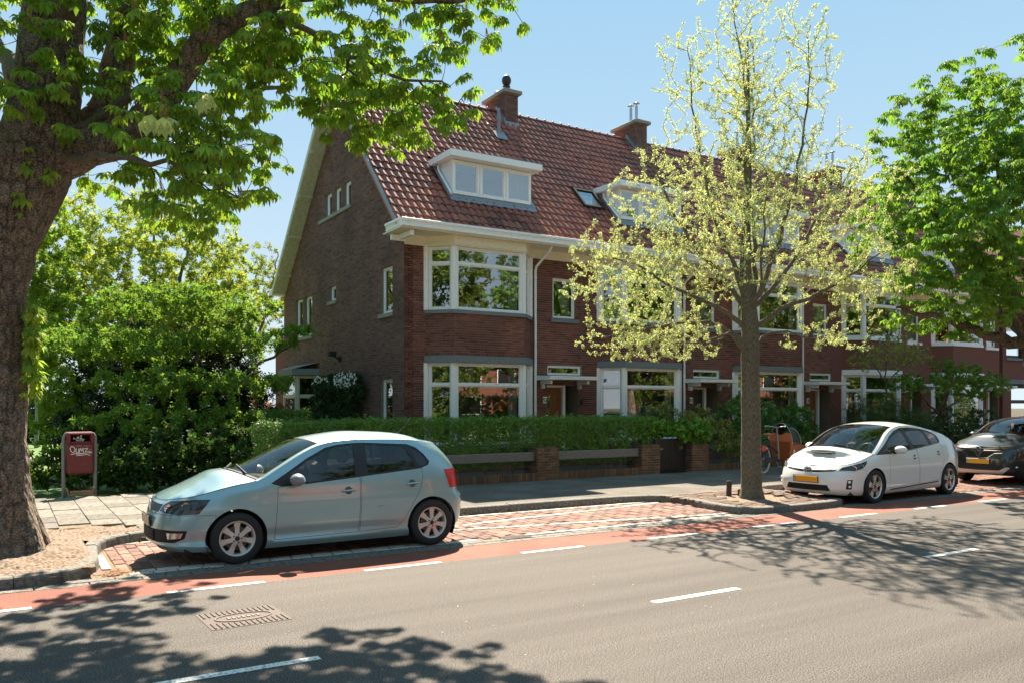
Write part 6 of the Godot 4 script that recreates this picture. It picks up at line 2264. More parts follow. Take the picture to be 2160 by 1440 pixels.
func panel(b: MB, cb: CarBody, on_top: bool, poly: PackedVector2Array, holes: Array, off := 0.0, both := true, du := 0.09, dv := 0.06) -> void:
	# cuts the polygon out of the curved body surface
	var lo := poly[0]
	var hi := poly[0]
	for q in poly:
		lo = Vector2(minf(lo.x, q.x), minf(lo.y, q.y))
		hi = Vector2(maxf(hi.x, q.x), maxf(hi.y, q.y))
	var nu := maxi(1, int(ceil((hi.x - lo.x) / du)))
	var nv := maxi(1, int(ceil((hi.y - lo.y) / dv)))
	for i in nu:
		for j in nv:
			var a := Vector2(lerpf(lo.x, hi.x, float(i) / nu), lerpf(lo.y, hi.y, float(j) / nv))
			var c := Vector2(lerpf(lo.x, hi.x, float(i + 1) / nu), lerpf(lo.y, hi.y, float(j + 1) / nv))
			var pieces := Geometry2D.intersect_polygons(PackedVector2Array([a, Vector2(c.x, a.y), c, Vector2(a.x, c.y)]), poly)
			for h in holes:
				var nx := []
				for pc in pieces: nx.append_array(Geometry2D.clip_polygons(pc, h))
				pieces = []
				for pc in nx:
					if not Geometry2D.is_polygon_clockwise(pc): pieces.append(pc)
				if pieces.is_empty(): break
			for pc in pieces:
				var t := Geometry2D.triangulate_polygon(pc)
				if t.is_empty(): continue
				var pos := []
				var nrm := []
				for q in pc:
					var p := cb.top(q) if on_top else cb.side(q)
					var e := 0.012
					var pu := (cb.top(q + Vector2(e, 0)) - cb.top(q - Vector2(e, 0))) if on_top else (cb.side(q + Vector2(e, 0)) - cb.side(q - Vector2(e, 0)))
					var pv := (cb.top(q + Vector2(0, e)) - cb.top(q - Vector2(0, e))) if on_top else (cb.side(q + Vector2(0, e)) - cb.side(q - Vector2(0, e)))
					var n := pu.cross(pv).normalized()
					if n.length() < 0.5: n = Vector3(-1, 0, 0) if q.x < 1.0 else Vector3(1, 0, 0)
					var ref := Vector3(0, 1, 0) if on_top else Vector3((p.x - cb.L * 0.5) * 0.35, 0, 1.0 if p.z > 0.05 else 0.0)
					if n.dot(ref) < 0: n = -n
					pos.append(p + n * off)
					nrm.append(n)
				for k in range(0, t.size(), 3):
					b.tri3(pos[t[k]], pos[t[k + 1]], pos[t[k + 2]], nrm[t[k]], nrm[t[k + 1]], nrm[t[k + 2]])
					if both and not on_top:
						var f := Vector3(1, 1, -1)
						b.tri3(pos[t[k]] * f, pos[t[k + 1]] * f, pos[t[k + 2]] * f, nrm[t[k]] * f, nrm[t[k + 1]] * f, nrm[t[k + 2]] * f)

func shrink(p: PackedVector2Array, d: float) -> PackedVector2Array:
	var r := Geometry2D.offset_polygon(p, d)
	return r[0] if r.size() > 0 else p

func disc(c: Vector2, r: float, n := 28) -> PackedVector2Array:
	var o := PackedVector2Array()
	for k in n: o.push_back(c + Vector2(cos(TAU * k / n), sin(TAU * k / n)) * r)
	return o

func car_paint(r: float, g: float, b: float, metal := 0.0, rough := 0.35) -> StandardMaterial3D:
	var m := mat(r, g, b, rough, metal)
	m.clearcoat_enabled = true
	m.clearcoat = 1.0
	m.clearcoat_roughness = 0.03
	return m

func car_wheel(parent: Node, c: Vector3, rad: float, rim: float, spokes: int, sw: float, mirror: bool, rim_mat: Material) -> void:
	# axis along z; the outer face looks to +z unless mirrored
	var t := Transform3D(Basis(Vector3(1, 0, 0), Vector3(0, 0, 1), Vector3(0, -1, 0)), Vector3.ZERO)
	var ty := MB.new()
	ty.lathe([Vector2(rim - 0.01, -0.1), Vector2(rad - 0.03, -0.1), Vector2(rad - 0.008, -0.085), Vector2(rad, -0.05), Vector2(rad, 0.05), Vector2(rad - 0.008, 0.082), Vector2(rad - 0.03, 0.096), Vector2(rim + 0.03, 0.1), Vector2(rim + 0.004, 0.094), Vector2(rim - 0.006, 0.08)], 44, t)
	var w := put("wheel", ty, M.rubber, parent, c)
	if mirror: w.rotation.y = PI
	var rm := MB.new()
	rm.lathe([Vector2(rim - 0.03, -0.08), Vector2(rim - 0.03, 0.055), Vector2(rim - 0.022, 0.075), Vector2(rim - 0.012, 0.086), Vector2(rim, 0.09), Vector2(rim + 0.003, 0.082)], 44, t)
	for k in spokes:
		var a := TAU * k / spokes + PI / 2
		var d := Vector3(cos(a), sin(a), 0)
		var s := Vector3(-sin(a), cos(a), 0)
		var q := []
		for e in [[0.05, sw * 0.5, 0.078], [rim * 0.55, sw * 0.48, 0.07], [rim - 0.022, sw * 0.72, 0.076]]:
			q.append([d * e[0] - s * e[1] + Vector3(0, 0, e[2]), d * e[0] + s * e[1] + Vector3(0, 0, e[2]), d * e[0] + s * e[1] + Vector3(0, 0, e[2] - 0.035), d * e[0] - s * e[1] + Vector3(0, 0, e[2] - 0.035)])
		for i in 2:
			for j in 4:
				var m := (j + 1) % 4
				rm.quad(q[i][j], q[i][m], q[i + 1][m], q[i + 1][j])
	rm.lathe([Vector2(0.0, 0.078), Vector2(0.05, 0.078), Vector2(0.064, 0.07), Vector2(0.066, 0.03)], 24, t)
	put("rim", rm, rim_mat, w)
	var hb := MB.new()
	hb.lathe([Vector2(0, 0.086), Vector2(0.026, 0.084), Vector2(0.03, 0.076)], 20, t)
	for k in 5:
		var a := TAU * k / 5
		hb.lathe([Vector2(0, 0.082), Vector2(0.009, 0.082), Vector2(0.009, 0.07)], 8, Transform3D(t.basis, Vector3(cos(a) * 0.047, sin(a) * 0.047, 0)))
	put("hub", hb, M.black, w)
	var bd := MB.new()
	bd.lathe([Vector2(0.03, 0.03), Vector2(rim * 0.68, 0.03), Vector2(rim * 0.68, 0.015)], 30, t)
	put("brake_disc", bd, mat(0.12, 0.1, 0.09, 0.5, 0.8), w)
	var bk := MB.new()
	bk.lathe([Vector2(0.0, -0.02), Vector2(rim - 0.02, -0.02)], 30, t)
	put("brake_shield", bk, M.blackmatt, w)

func car_common(o: Node3D, cb: CarBody, sp: Dictionary, paint: Material) -> void:
	# body shell, doors, glass, wheels and inside shared by the three cars
	var dlo: PackedVector2Array = sp.dlo
	var s_end := cb.S[cb.S.size() - 1]
	var sil := PackedVector2Array()
	for q in sp.sill: sil.push_back(cb.P(q[0], q[1]) if q[0] > 0.0 else Vector2(0, q[1]))
	var n := 70
	for k in n + 1:
		var s := s_end * (1.0 - float(k) / n)
		sil.push_back(Vector2(s, CarBody.lut(cb.edge, cb.at(s).x)))
	var arches := []
	for wx in sp.wheels: arches.append(disc(cb.P(wx, sp.radius), sp.arch, 36))
	var cut: Array = arches + [dlo] + sp.doors + sp.cuts
	var body := MB.new()
	panel(body, cb, false, sil, cut)
	# pillars beside the windscreen and the roof
	var s0 := cb.sx(sp.screen[0])
	var s1 := cb.sx(sp.screen[1])
	var scr := PackedVector2Array([Vector2(s0, -0.95), Vector2(s1, -0.93), Vector2(s1, 0.93), Vector2(s0, 0.95)])
	panel(body, cb, true, PackedVector2Array([Vector2(cb.sx(sp.hood), -1), Vector2(s_end, -1), Vector2(s_end, 1), Vector2(cb.sx(sp.hood), 1)]), [scr, PackedVector2Array([Vector2(cb.sx(sp.hood) - 0.01, -0.97), Vector2(s0 + 0.01, -0.96), Vector2(s0 + 0.01, 0.96), Vector2(cb.sx(sp.hood) - 0.01, 0.97)])], 0.0, false, 0.1, 0.1)
	put("body", body, paint, o)
	var hood := MB.new()
	var hs := cb.sx(sp.hood) - 0.006
	panel(hood, cb, true, PackedVector2Array([Vector2(0.02, -0.985), Vector2(hs, -0.985), Vector2(hs, 0.985), Vector2(0.02, 0.985)]), [], 0.004, false, 0.08, 0.09)
	put("bonnet", hood, paint, o)
	# dark lining behind the gaps and below the screen
	var lin := MB.new()
	panel(lin, cb, false, sil, arches + [dlo], -0.014, true, 0.2, 0.12)
	panel(lin, cb, true, PackedVector2Array([Vector2(0.02, -0.99), Vector2(s0 + 0.03, -0.99), Vector2(s0 + 0.03, 0.99), Vector2(0.02, 0.99)]), [], -0.05, false, 0.08, 0.1)
	for wx in sp.wheels:
		for sd in [1.0, -1.0]:
			var k := 16
			for i in k:
				var a0 := -0.5 + (PI + 1.0) * i / k
				var a1 := -0.5 + (PI + 1.0) * (i + 1) / k
				var r: float = sp.arch + 0.004
				var p0 := Vector3(wx + cos(a0) * r, sp.radius + sin(a0) * r, 0)
				var p1 := Vector3(wx + cos(a1) * r, sp.radius + sin(a1) * r, 0)
				var zi: float = sd * (sp.half - 0.3)
				var zo: float = sd * (sp.half - 0.03)
				lin.quad(Vector3(p0.x, p0.y, zi), Vector3(p1.x, p1.y, zi), Vector3(p1.x, p1.y, zo), Vector3(p0.x, p0.y, zo))
	lin.box(Vector3(0.3, sp.under, -sp.half + 0.14), Vector3(cb.L - 0.25, sp.under + 0.14, sp.half - 0.14))
	put("underbody", lin, M.blackmatt, o)
	for k in sp.doors.size():
		var d := MB.new()
		panel(d, cb, false, shrink(sp.doors[k], -0.005), arches, 0.0, false)
		var dn := put("door", d, paint, o)
		var hx: Vector2 = sp.handles[k]
		_handle(dn, cb, hx, paint)
		var d2 := MB.new()
		d2.xf = Transform3D(Basis.from_scale(Vector3(1, 1, -1)), Vector3.ZERO)
		panel(d2, cb, false, shrink(sp.doors[k], -0.005), arches, 0.0, false)
		put("door", d2, paint, o)
	# window surrounds and glass
	for sd in [1.0, -1.0]:
		var tr := MB.new()
		tr.xf = Transform3D(Basis.from_scale(Vector3(1, 1, sd)), Vector3.ZERO)
		panel(tr, cb, false, dlo, sp.panes, -0.004, false, 0.12, 0.08)
		put("window_surround", tr, M.black, o)
	for pn in sp.panes:
		for sd in [1.0, -1.0]:
			var g := MB.new()
			g.xf = Transform3D(Basis.from_scale(Vector3(1, 1, sd)), Vector3.ZERO)
			panel(g, cb, false, pn, [], -0.008, false, 0.12, 0.1)
			put("side_window", g, M.carglass, o)
	var ws := MB.new()
	panel(ws, cb, true, scr, [], -0.004, false, 0.1, 0.12)
	put("windscreen", ws, M.carglass, o)
	var rim_sc := MB.new()
	panel(rim_sc, cb, true, PackedVector2Array([Vector2(s0 - 0.012, -0.955), Vector2(s1 + 0.012, -0.935), Vector2(s1 + 0.012, 0.935), Vector2(s0 - 0.012, 0.955)]), [shrink(scr, -0.016)], -0.002, false, 0.12, 0.14)
	put("screen_seal", rim_sc, M.black, o)
	for q in sp.rear_glass:
		var rg := MB.new()
		panel(rg, cb, false, q, [], 0.003, true, 0.1, 0.1)
		put("rear_window", rg, M.carglass, o)
	# wipers
	var wp := MB.new()
	var c0 := cb.top(Vector2(s0, 0.1)) + Vector3(-0.03, 0.02, 0)
	for w in [[0.75, 0.15], [0.1, -0.5]]:
		wp.bar(cb.top(Vector2(s0 + 0.0, w[0])) + Vector3(-0.02, 0.018, 0), cb.top(Vector2(s0 + 0.09, w[1])) + Vector3(-0.01, 0.016, 0), 0.014, 0.014)
	put("wipers", wp, M.blackmatt, o)
	# seats, dashboard, steering wheel
	var seat := mat(0.05, 0.052, 0.056, 0.9)
	var fx: float = sp.seat
	for sd in [1.0, -1.0]:
		for row in 2:
			var b := MB.new()
			var bx := fx + row * 0.82
			b.bbox(Vector3(bx - 0.45, 0.35, sd * 0.36 - 0.24), Vector3(bx, 0.56, sd * 0.36 + 0.24), 0.05)
			b.xf = Transform3D(Basis(Vector3(0, 0, 1), -0.25), Vector3(bx, 0.52, sd * 0.36))
			b.bbox(Vector3(-0.06, 0.0, -0.24), Vector3(0.08, 0.56, 0.24), 0.05)
			b.bbox(Vector3(-0.03, 0.6, -0.12), Vector3(0.07, 0.78, 0.12), 0.04)
			put("seat", b, seat, o)
	var da := MB.new()
	var dx := cb.top(Vector2(s0, 0.0)).x
	da.bbox(Vector3(dx + 0.34, 0.55, -sp.half + 0.2), Vector3(dx + 0.72, sp.dash, sp.half - 0.2), 0.06)
	da.bbox(Vector3(dx + 0.12, 0.55, -0.42), Vector3(dx + 0.4, sp.dash - 0.04, 0.42), 0.06)
	put("dashboard", da, M.blackmatt, o)
	var stw := MB.new()
	var sb := Transform3D(Basis(Vector3(0, 0, 1), 1.1), Vector3(dx + 0.78, sp.dash + 0.0, 0.36))
	var pts := []
	var rr := []
	for k in 25:
		var a := TAU * k / 24.0
		pts.append(sb * Vector3(cos(a) * 0.185, 0, sin(a) * 0.185))
		rr.append(0.016)
	stw.tube(pts, rr, 8, false)
	put("steering_wheel", stw, M.black, o)
	for wx in sp.wheels:
		car_wheel(o, Vector3(wx, sp.radius, sp.half - 0.105), sp.radius, sp.rim, sp.spokes, sp.sw, false, sp.rim_mat)
		car_wheel(o, Vector3(wx, sp.radius, -sp.half + 0.105), sp.radius, sp.rim, sp.spokes, sp.sw, true, sp.rim_mat)

func _handle(parent: Node, cb: CarBody, at: Vector2, paint: Material) -> void:
	var c := cb.side(cb.P(at.x, at.y))
	var cup := MB.new()
	panel(cup, cb, false, disc(cb.P(at.x, at.y), 0.048, 20), [], 0.002, false)
	put("handle_cup", cup, mat(0.08, 0.09, 0.1, 0.5), parent)
	var b := MB.new()
	b.xf = Transform3D(Basis(Vector3(0, 0, 1), 0.05), c)
	b.bbox(Vector3(-0.09, -0.012, 0.012), Vector3(0.09, 0.014, 0.036), 0.01)
	put("handle", b, paint, parent)

func surface_part(o: Node, called: String, cb: CarBody, poly: PackedVector2Array, m: Material, off := 0.0, holes := [], both := true) -> MeshInstance3D:
	var b := MB.new()
	panel(b, cb, false, poly, holes, off, both, 0.06, 0.04)
	return put(called, b, m, o)

func mirror_at(o: Node, c: Vector3, paint: Material, sc := 1.0) -> void:
	for sd in [1.0, -1.0]:
		var b := MB.new()
		b.ball(Vector3(c.x, c.y, c.z * sd), Vector3(0.085, 0.075, 0.115) * sc, 18, 12)
		var w := put("wing_mirror", b, paint, o)
		var s := MB.new()
		s.bar(Vector3(c.x + 0.02, c.y - 0.06, (c.z - 0.1) * sd), Vector3(c.x + 0.05, c.y - 0.09, (c.z - 0.22) * sd), 0.05, 0.03)
		put("mirror_stalk", s, M.black, w)
		var g := MB.new()
		g.ball(Vector3(c.x + 0.045, c.y, c.z * sd), Vector3(0.05, 0.06, 0.1) * sc, 14, 10)
		put("mirror_glass", g, M.chrome, w)

func headlamp(o: Node, cb: CarBody, poly: PackedVector2Array, bowls: Array, housing: Material) -> void:
	for sd in [1.0, -1.0]:
		var h := MB.new()
		h.xf = Transform3D(Basis.from_scale(Vector3(1, 1, sd)), Vector3.ZERO)
		panel(h, cb, false, poly, [], -0.03, false, 0.06, 0.05)
		var hl := put("headlamp", h, housing, o)
		for q in bowls:
			var c := cb.side(q[0])
			var b := MB.new()
			b.xf = Transform3D(Basis.from_scale(Vector3(1, 1, sd)), Vector3.ZERO)
			var dir := Vector3(-0.9, 0.05, 0.45).normalized()
			b.lathe([Vector2(0.0, -0.03), Vector2(q[1] * 0.5, -0.028), Vector2(q[1] * 0.85, -0.012), Vector2(q[1], 0.008)], 18, Transform3D(basis_to(dir, Vector3.UP), c - dir * 0.014))
			put("reflector", b, M.chrome, hl)
		var g := MB.new()
		g.xf = Transform3D(Basis.from_scale(Vector3(1, 1, sd)), Vector3.ZERO)
		panel(g, cb, false, poly, [], 0.002, false, 0.06, 0.05)
		put("lens", g, M.lens, hl)

func plate(o: Node, c: Vector3, tilt: float, col: Color) -> void:
	var b := MB.new()
	b.xf = Transform3D(Basis(Vector3(0, 0, 1), tilt), c)
	b.bbox(Vector3(-0.01, -0.055, -0.26), Vector3(0.004, 0.055, 0.26), 0.004)
	var p := put("number_plate", b, mat(col.r, col.g, col.b, 0.4), o)
	var e := MB.new()
	e.xf = b.xf
	e.bbox(Vector3(-0.002, -0.066, -0.275), Vector3(0.008, 0.066, 0.275), 0.004)
	put("plate_holder", e, M.black, p)
	var f := MB.new()
	f.xf = b.xf
	f.box(Vector3(-0.0125, -0.05, -0.255), Vector3(-0.0105, 0.05, -0.21))
	put("plate_band", f, mat(0.25, 0.27, 0.33, 0.4), p)

func cars() -> void:
	M.carglass = StandardMaterial3D.new()
	M.carglass.albedo_color = Color(0.02, 0.03, 0.028, 0.3)
	M.carglass.transparency = BaseMaterial3D.TRANSPARENCY_ALPHA
	M.carglass.roughness = 0.01
	M.carglass.metallic_specular = 0.9
	M.lens = M.carglass.duplicate()
	M.lens.albedo_color = Color(0.9, 0.9, 0.9, 0.02)
	hatchback()
	saloon()
	crossover()

func poly_of(cb: CarBody, pts: Array) -> PackedVector2Array:
	var o := PackedVector2Array()
	for q in pts: o.push_back(cb.P(q[0], q[1]))
	if Geometry2D.is_polygon_clockwise(o): o.reverse()
	return o

func mixed(pts: Array) -> PackedVector2Array:
	var o := PackedVector2Array(pts)
	if Geometry2D.is_polygon_clockwise(o): o.reverse()
	return o

func hatchback() -> void:
	var o := thing("hatchback", "silver blue five-door hatchback with a dented front wing, parked on the clinker bay", "car", Vector3(1.43, 0.0, -10.57), "parked cars")
	var cb := CarBody.new()
	cb.set_plan([Vector2(0, 0), Vector2(0.01, 0.2), Vector2(0.035, 0.38), Vector2(0.09, 0.54), Vector2(0.19, 0.67), Vector2(0.36, 0.765), Vector2(0.6, 0.812), Vector2(0.9, 0.832), Vector2(1.3, 0.84), Vector2(2.3, 0.842), Vector2(3.0, 0.836), Vector2(3.4, 0.815), Vector2(3.65, 0.77), Vector2(3.83, 0.69), Vector2(3.92, 0.52), Vector2(3.955, 0.3), Vector2(3.965, 0)])
	cb.edge = [[0.0, 0.735], [0.1, 0.765], [0.3, 0.805], [0.6, 0.862], [0.9, 0.915], [1.12, 0.955], [1.3, 1.05], [1.5, 1.165], [1.7, 1.27], [1.9, 1.35], [2.1, 1.388], [2.45, 1.408], [2.9, 1.398], [3.3, 1.37], [3.6, 1.345], [3.97, 1.33]]
	cb.crown = [[0.0, 0.01], [0.1, 0.04], [0.5, 0.105], [0.9, 0.12], [1.12, 0.1], [1.5, 0.06], [1.9, 0.06], [2.4, 0.088], [3.3, 0.07], [3.97, 0.015]]
	cb.bow = [[0.0, 0.0], [0.5, 0.04], [0.9, 0.18], [1.12, 0.22], [1.5, 0.18], [1.9, 0.1], [2.3, 0.0], [4.0, 0.0]]
	cb.front = [[0.14, 0.13], [0.2, 0.07], [0.27, 0.0], [0.42, 0.0], [0.55, 0.02], [0.64, 0.05], [0.72, 0.1], [0.8, 0.19]]
	cb.rear = [[0.18, -0.12], [0.3, -0.02], [0.5, 0.0], [0.62, 0.0], [0.68, -0.05], [0.98, -0.09], [1.05, -0.12], [1.34, -0.36], [1.45, -0.45]]
	cb.kz = [[0.14, 0.9], [0.19, 0.965], [0.24, 0.985], [0.27, 0.965], [0.45, 0.992], [0.66, 1.0], [0.74, 0.985], [0.86, 0.965], [0.98, 0.93], [1.15, 0.865], [1.3, 0.79], [1.38, 0.745], [1.45, 0.7]]
	var sp := {}
	sp.half = 0.84
	sp.radius = 0.302
	sp.arch = 0.345
	sp.rim = 0.205
	sp.wheels = [0.86, 3.35]
	sp.spokes = 7
	sp.sw = 0.052
	sp.under = 0.17
	sp.seat = 2.1
	sp.hood = 1.1
	sp.screen = [1.14, 1.93]
	sp.dash = 0.94
	sp.rim_mat = mat(0.55, 0.53, 0.5, 0.4, 0.5)
	sp.sill = [[0.0, 0.19], [0.2, 0.17], [0.5, 0.16], [1.25, 0.155], [3.0, 0.155], [3.65, 0.2], [3.96, 0.25]]
	sp.dlo = poly_of(cb, [[1.25, 0.915], [1.38, 0.872], [1.7, 0.892], [2.34, 0.943], [3.24, 1.022], [3.36, 1.055], [3.405, 1.1], [3.33, 1.2], [3.2, 1.285], [3.06, 1.33], [2.47, 1.362], [2.34, 1.362], [2.12, 1.345], [1.96, 1.315], [1.7, 1.19], [1.45, 1.035]])
	sp.panes = [poly_of(cb, [[1.47, 0.925], [1.72, 0.915], [2.3, 0.962], [2.315, 1.34], [2.13, 1.325], [1.98, 1.295], [1.72, 1.168], [1.5, 1.03]]), poly_of(cb, [[2.47, 0.975], [3.13, 1.032], [3.09, 1.16], [3.0, 1.31], [2.48, 1.342]]), poly_of(cb, [[3.19, 1.04], [3.32, 1.065], [3.37, 1.1], [3.3, 1.19], [3.12, 1.295], [3.14, 1.2]])]
	sp.doors = [poly_of(cb, [[1.285, 0.25], [2.335, 0.262], [2.352, 0.6], [2.362, 0.948], [1.72, 0.897], [1.38, 0.876], [1.33, 0.87]]), poly_of(cb, [[2.348, 0.262], [2.86, 0.28], [2.96, 0.38], [3.08, 0.58], [3.19, 0.76], [3.245, 0.92], [3.235, 1.022], [2.375, 0.95], [2.362, 0.6]])]
	sp.handles = [Vector2(2.2, 0.785), Vector2(3.07, 0.83)]
	var hl := mixed([cb.N(0.4, 0.63), cb.N(0.43, 0.70), cb.N(0.5, 0.742), cb.P(0.3, 0.765), cb.P(0.5, 0.765), cb.P(0.475, 0.70), cb.P(0.42, 0.605), cb.P(0.2, 0.598)])
	var grille := mixed([cb.N(-0.01, 0.612), cb.N(0.38, 0.618), cb.N(0.41, 0.70), cb.N(-0.01, 0.70)])
	var low := mixed([cb.N(-0.01, 0.29), cb.N(0.45, 0.285), cb.P(0.2, 0.285), cb.P(0.3, 0.33), cb.P(0.325, 0.42), cb.N(0.55, 0.43), cb.N(-0.01, 0.43)])
	var tail := mixed([cb.P(3.63, 0.985), cb.P(3.70, 0.74), cb.T(0.66, 0.74), cb.T(0.6, 0.99)])
	var bump := mixed([Vector2(-0.01, 0.185), cb.P(0.2, 0.168), cb.P(0.55, 0.158), cb.P(0.62, 0.585), cb.P(0.43, 0.592), cb.N(0.4, 0.6), Vector2(-0.01, 0.603)])
	sp.cuts = [hl, grille, tail, bump]
	sp.rear_glass = [mixed([cb.T(0.0, 1.02), cb.T(0.56, 1.04), cb.T(0.5, 1.27), cb.T(0.0, 1.29)])]
	var paint := car_paint(0.28, 0.42, 0.455, 0.45, 0.32)
	car_common(o, cb, sp, paint)
	var bm := MB.new()
	var arches := [disc(cb.P(0.86, 0.302), 0.345, 36)]
	panel(bm, cb, false, shrink(bump, -0.004), arches + [low], 0.0, true, 0.07, 0.05)
	put("front_bumper", bm, paint, o)
	surface_part(o, "lower_grille", cb, low, M.blackmatt, -0.012)
	for k in 5:
		var sl := MB.new()
		var y := 0.305 + k * 0.025
		for sd in [1.0, -1.0]:
			for j in 6:
				var a := cb.side(cb.N(0.36 * j / 6.0, y))
				var c := cb.side(cb.N(0.36 * (j + 1) / 6.0, y))
				sl.bar(Vector3(a.x, a.y, a.z * sd), Vector3(c.x, c.y, c.z * sd), 0.02, 0.008)
		put("grille_slat", sl, M.black, o)
	surface_part(o, "upper_grille", cb, grille, M.black, -0.008)
	surface_part(o, "fog_lamp", cb, mixed([cb.P(0.14, 0.325), cb.P(0.26, 0.335), cb.P(0.285, 0.395), cb.P(0.13, 0.395)]), mat(0.6, 0.6, 0.6, 0.15, 0.8), 0.004)
	headlamp(o, cb, hl, [[cb.N(0.53, 0.665), 0.062], [cb.P(0.25, 0.68), 0.078], [cb.P(0.38, 0.7), 0.045]], M.black)
	surface_part(o, "tail_lamp", cb, tail, mat(0.55, 0.012, 0.01, 0.25), 0.004)
	plate(o, cb.side(Vector2(0, 0.5)) + Vector3(-0.012, 0.0, 0), 0.06, Color(0.36, 0.27, 0.19))
	_round_badge(o, cb.side(Vector2(0, 0.66)) + Vector3(-0.015, 0, 0), 0.062)
	mirror_at(o, Vector3(1.53, 0.955, 0.93), mat(0.22, 0.23, 0.245, 0.45))
	# washer flap, door rubbing crease, dent on the wing
	surface_part(o, "washer_flap", cb, mixed([cb.P(0.215, 0.515), cb.P(0.29, 0.515), cb.P(0.295, 0.545), cb.P(0.225, 0.545)]), paint, 0.003)
	surface_part(o, "door_scratch", cb, mixed([cb.P(2.58, 0.562), cb.P(2.66, 0.568), cb.P(2.66, 0.573), cb.P(2.58, 0.568)]), mat(0.07, 0.07, 0.075, 0.7), 0.002, [], false)
	var an := MB.new()
	var ab := cb.top(Vector2(cb.sx(3.25), 0.0))
	an.tube([ab, ab + Vector3(0.05, 0.03, 0), ab + Vector3(0.2, 0.19, 0)], [0.012, 0.007, 0.004], 7)
	put("aerial", an, M.blackmatt, o)

func _round_badge(o: Node, c: Vector3, r: float) -> void:
	# round emblem: a ring holding a V above a W
	var b := MB.new()
	var pts := []
	var rr := []
	for k in 25:
		var a := TAU * k / 24.0
		pts.append(c + Vector3(-0.004, sin(a) * r, cos(a) * r))
		rr.append(0.006)
	b.tube(pts, rr, 6, false)
	var L := func(y0: float, z0: float, y1: float, z1: float) -> void: b.bar(c + Vector3(-0.004, y0 * r, z0 * r), c + Vector3(-0.004, y1 * r, z1 * r), 0.009, 0.006, Vector3(-1, 0, 0))
	L.call(0.85, -0.4, 0.15, 0.0); L.call(0.85, 0.4, 0.15, 0.0)
	L.call(0.35, -0.9, -0.75, -0.42); L.call(-0.75, -0.42, 0.05, 0.0)
	L.call(0.05, 0.0, -0.75, 0.42); L.call(-0.75, 0.42, 0.35, 0.9)
	put("emblem", b, M.chrome, o)

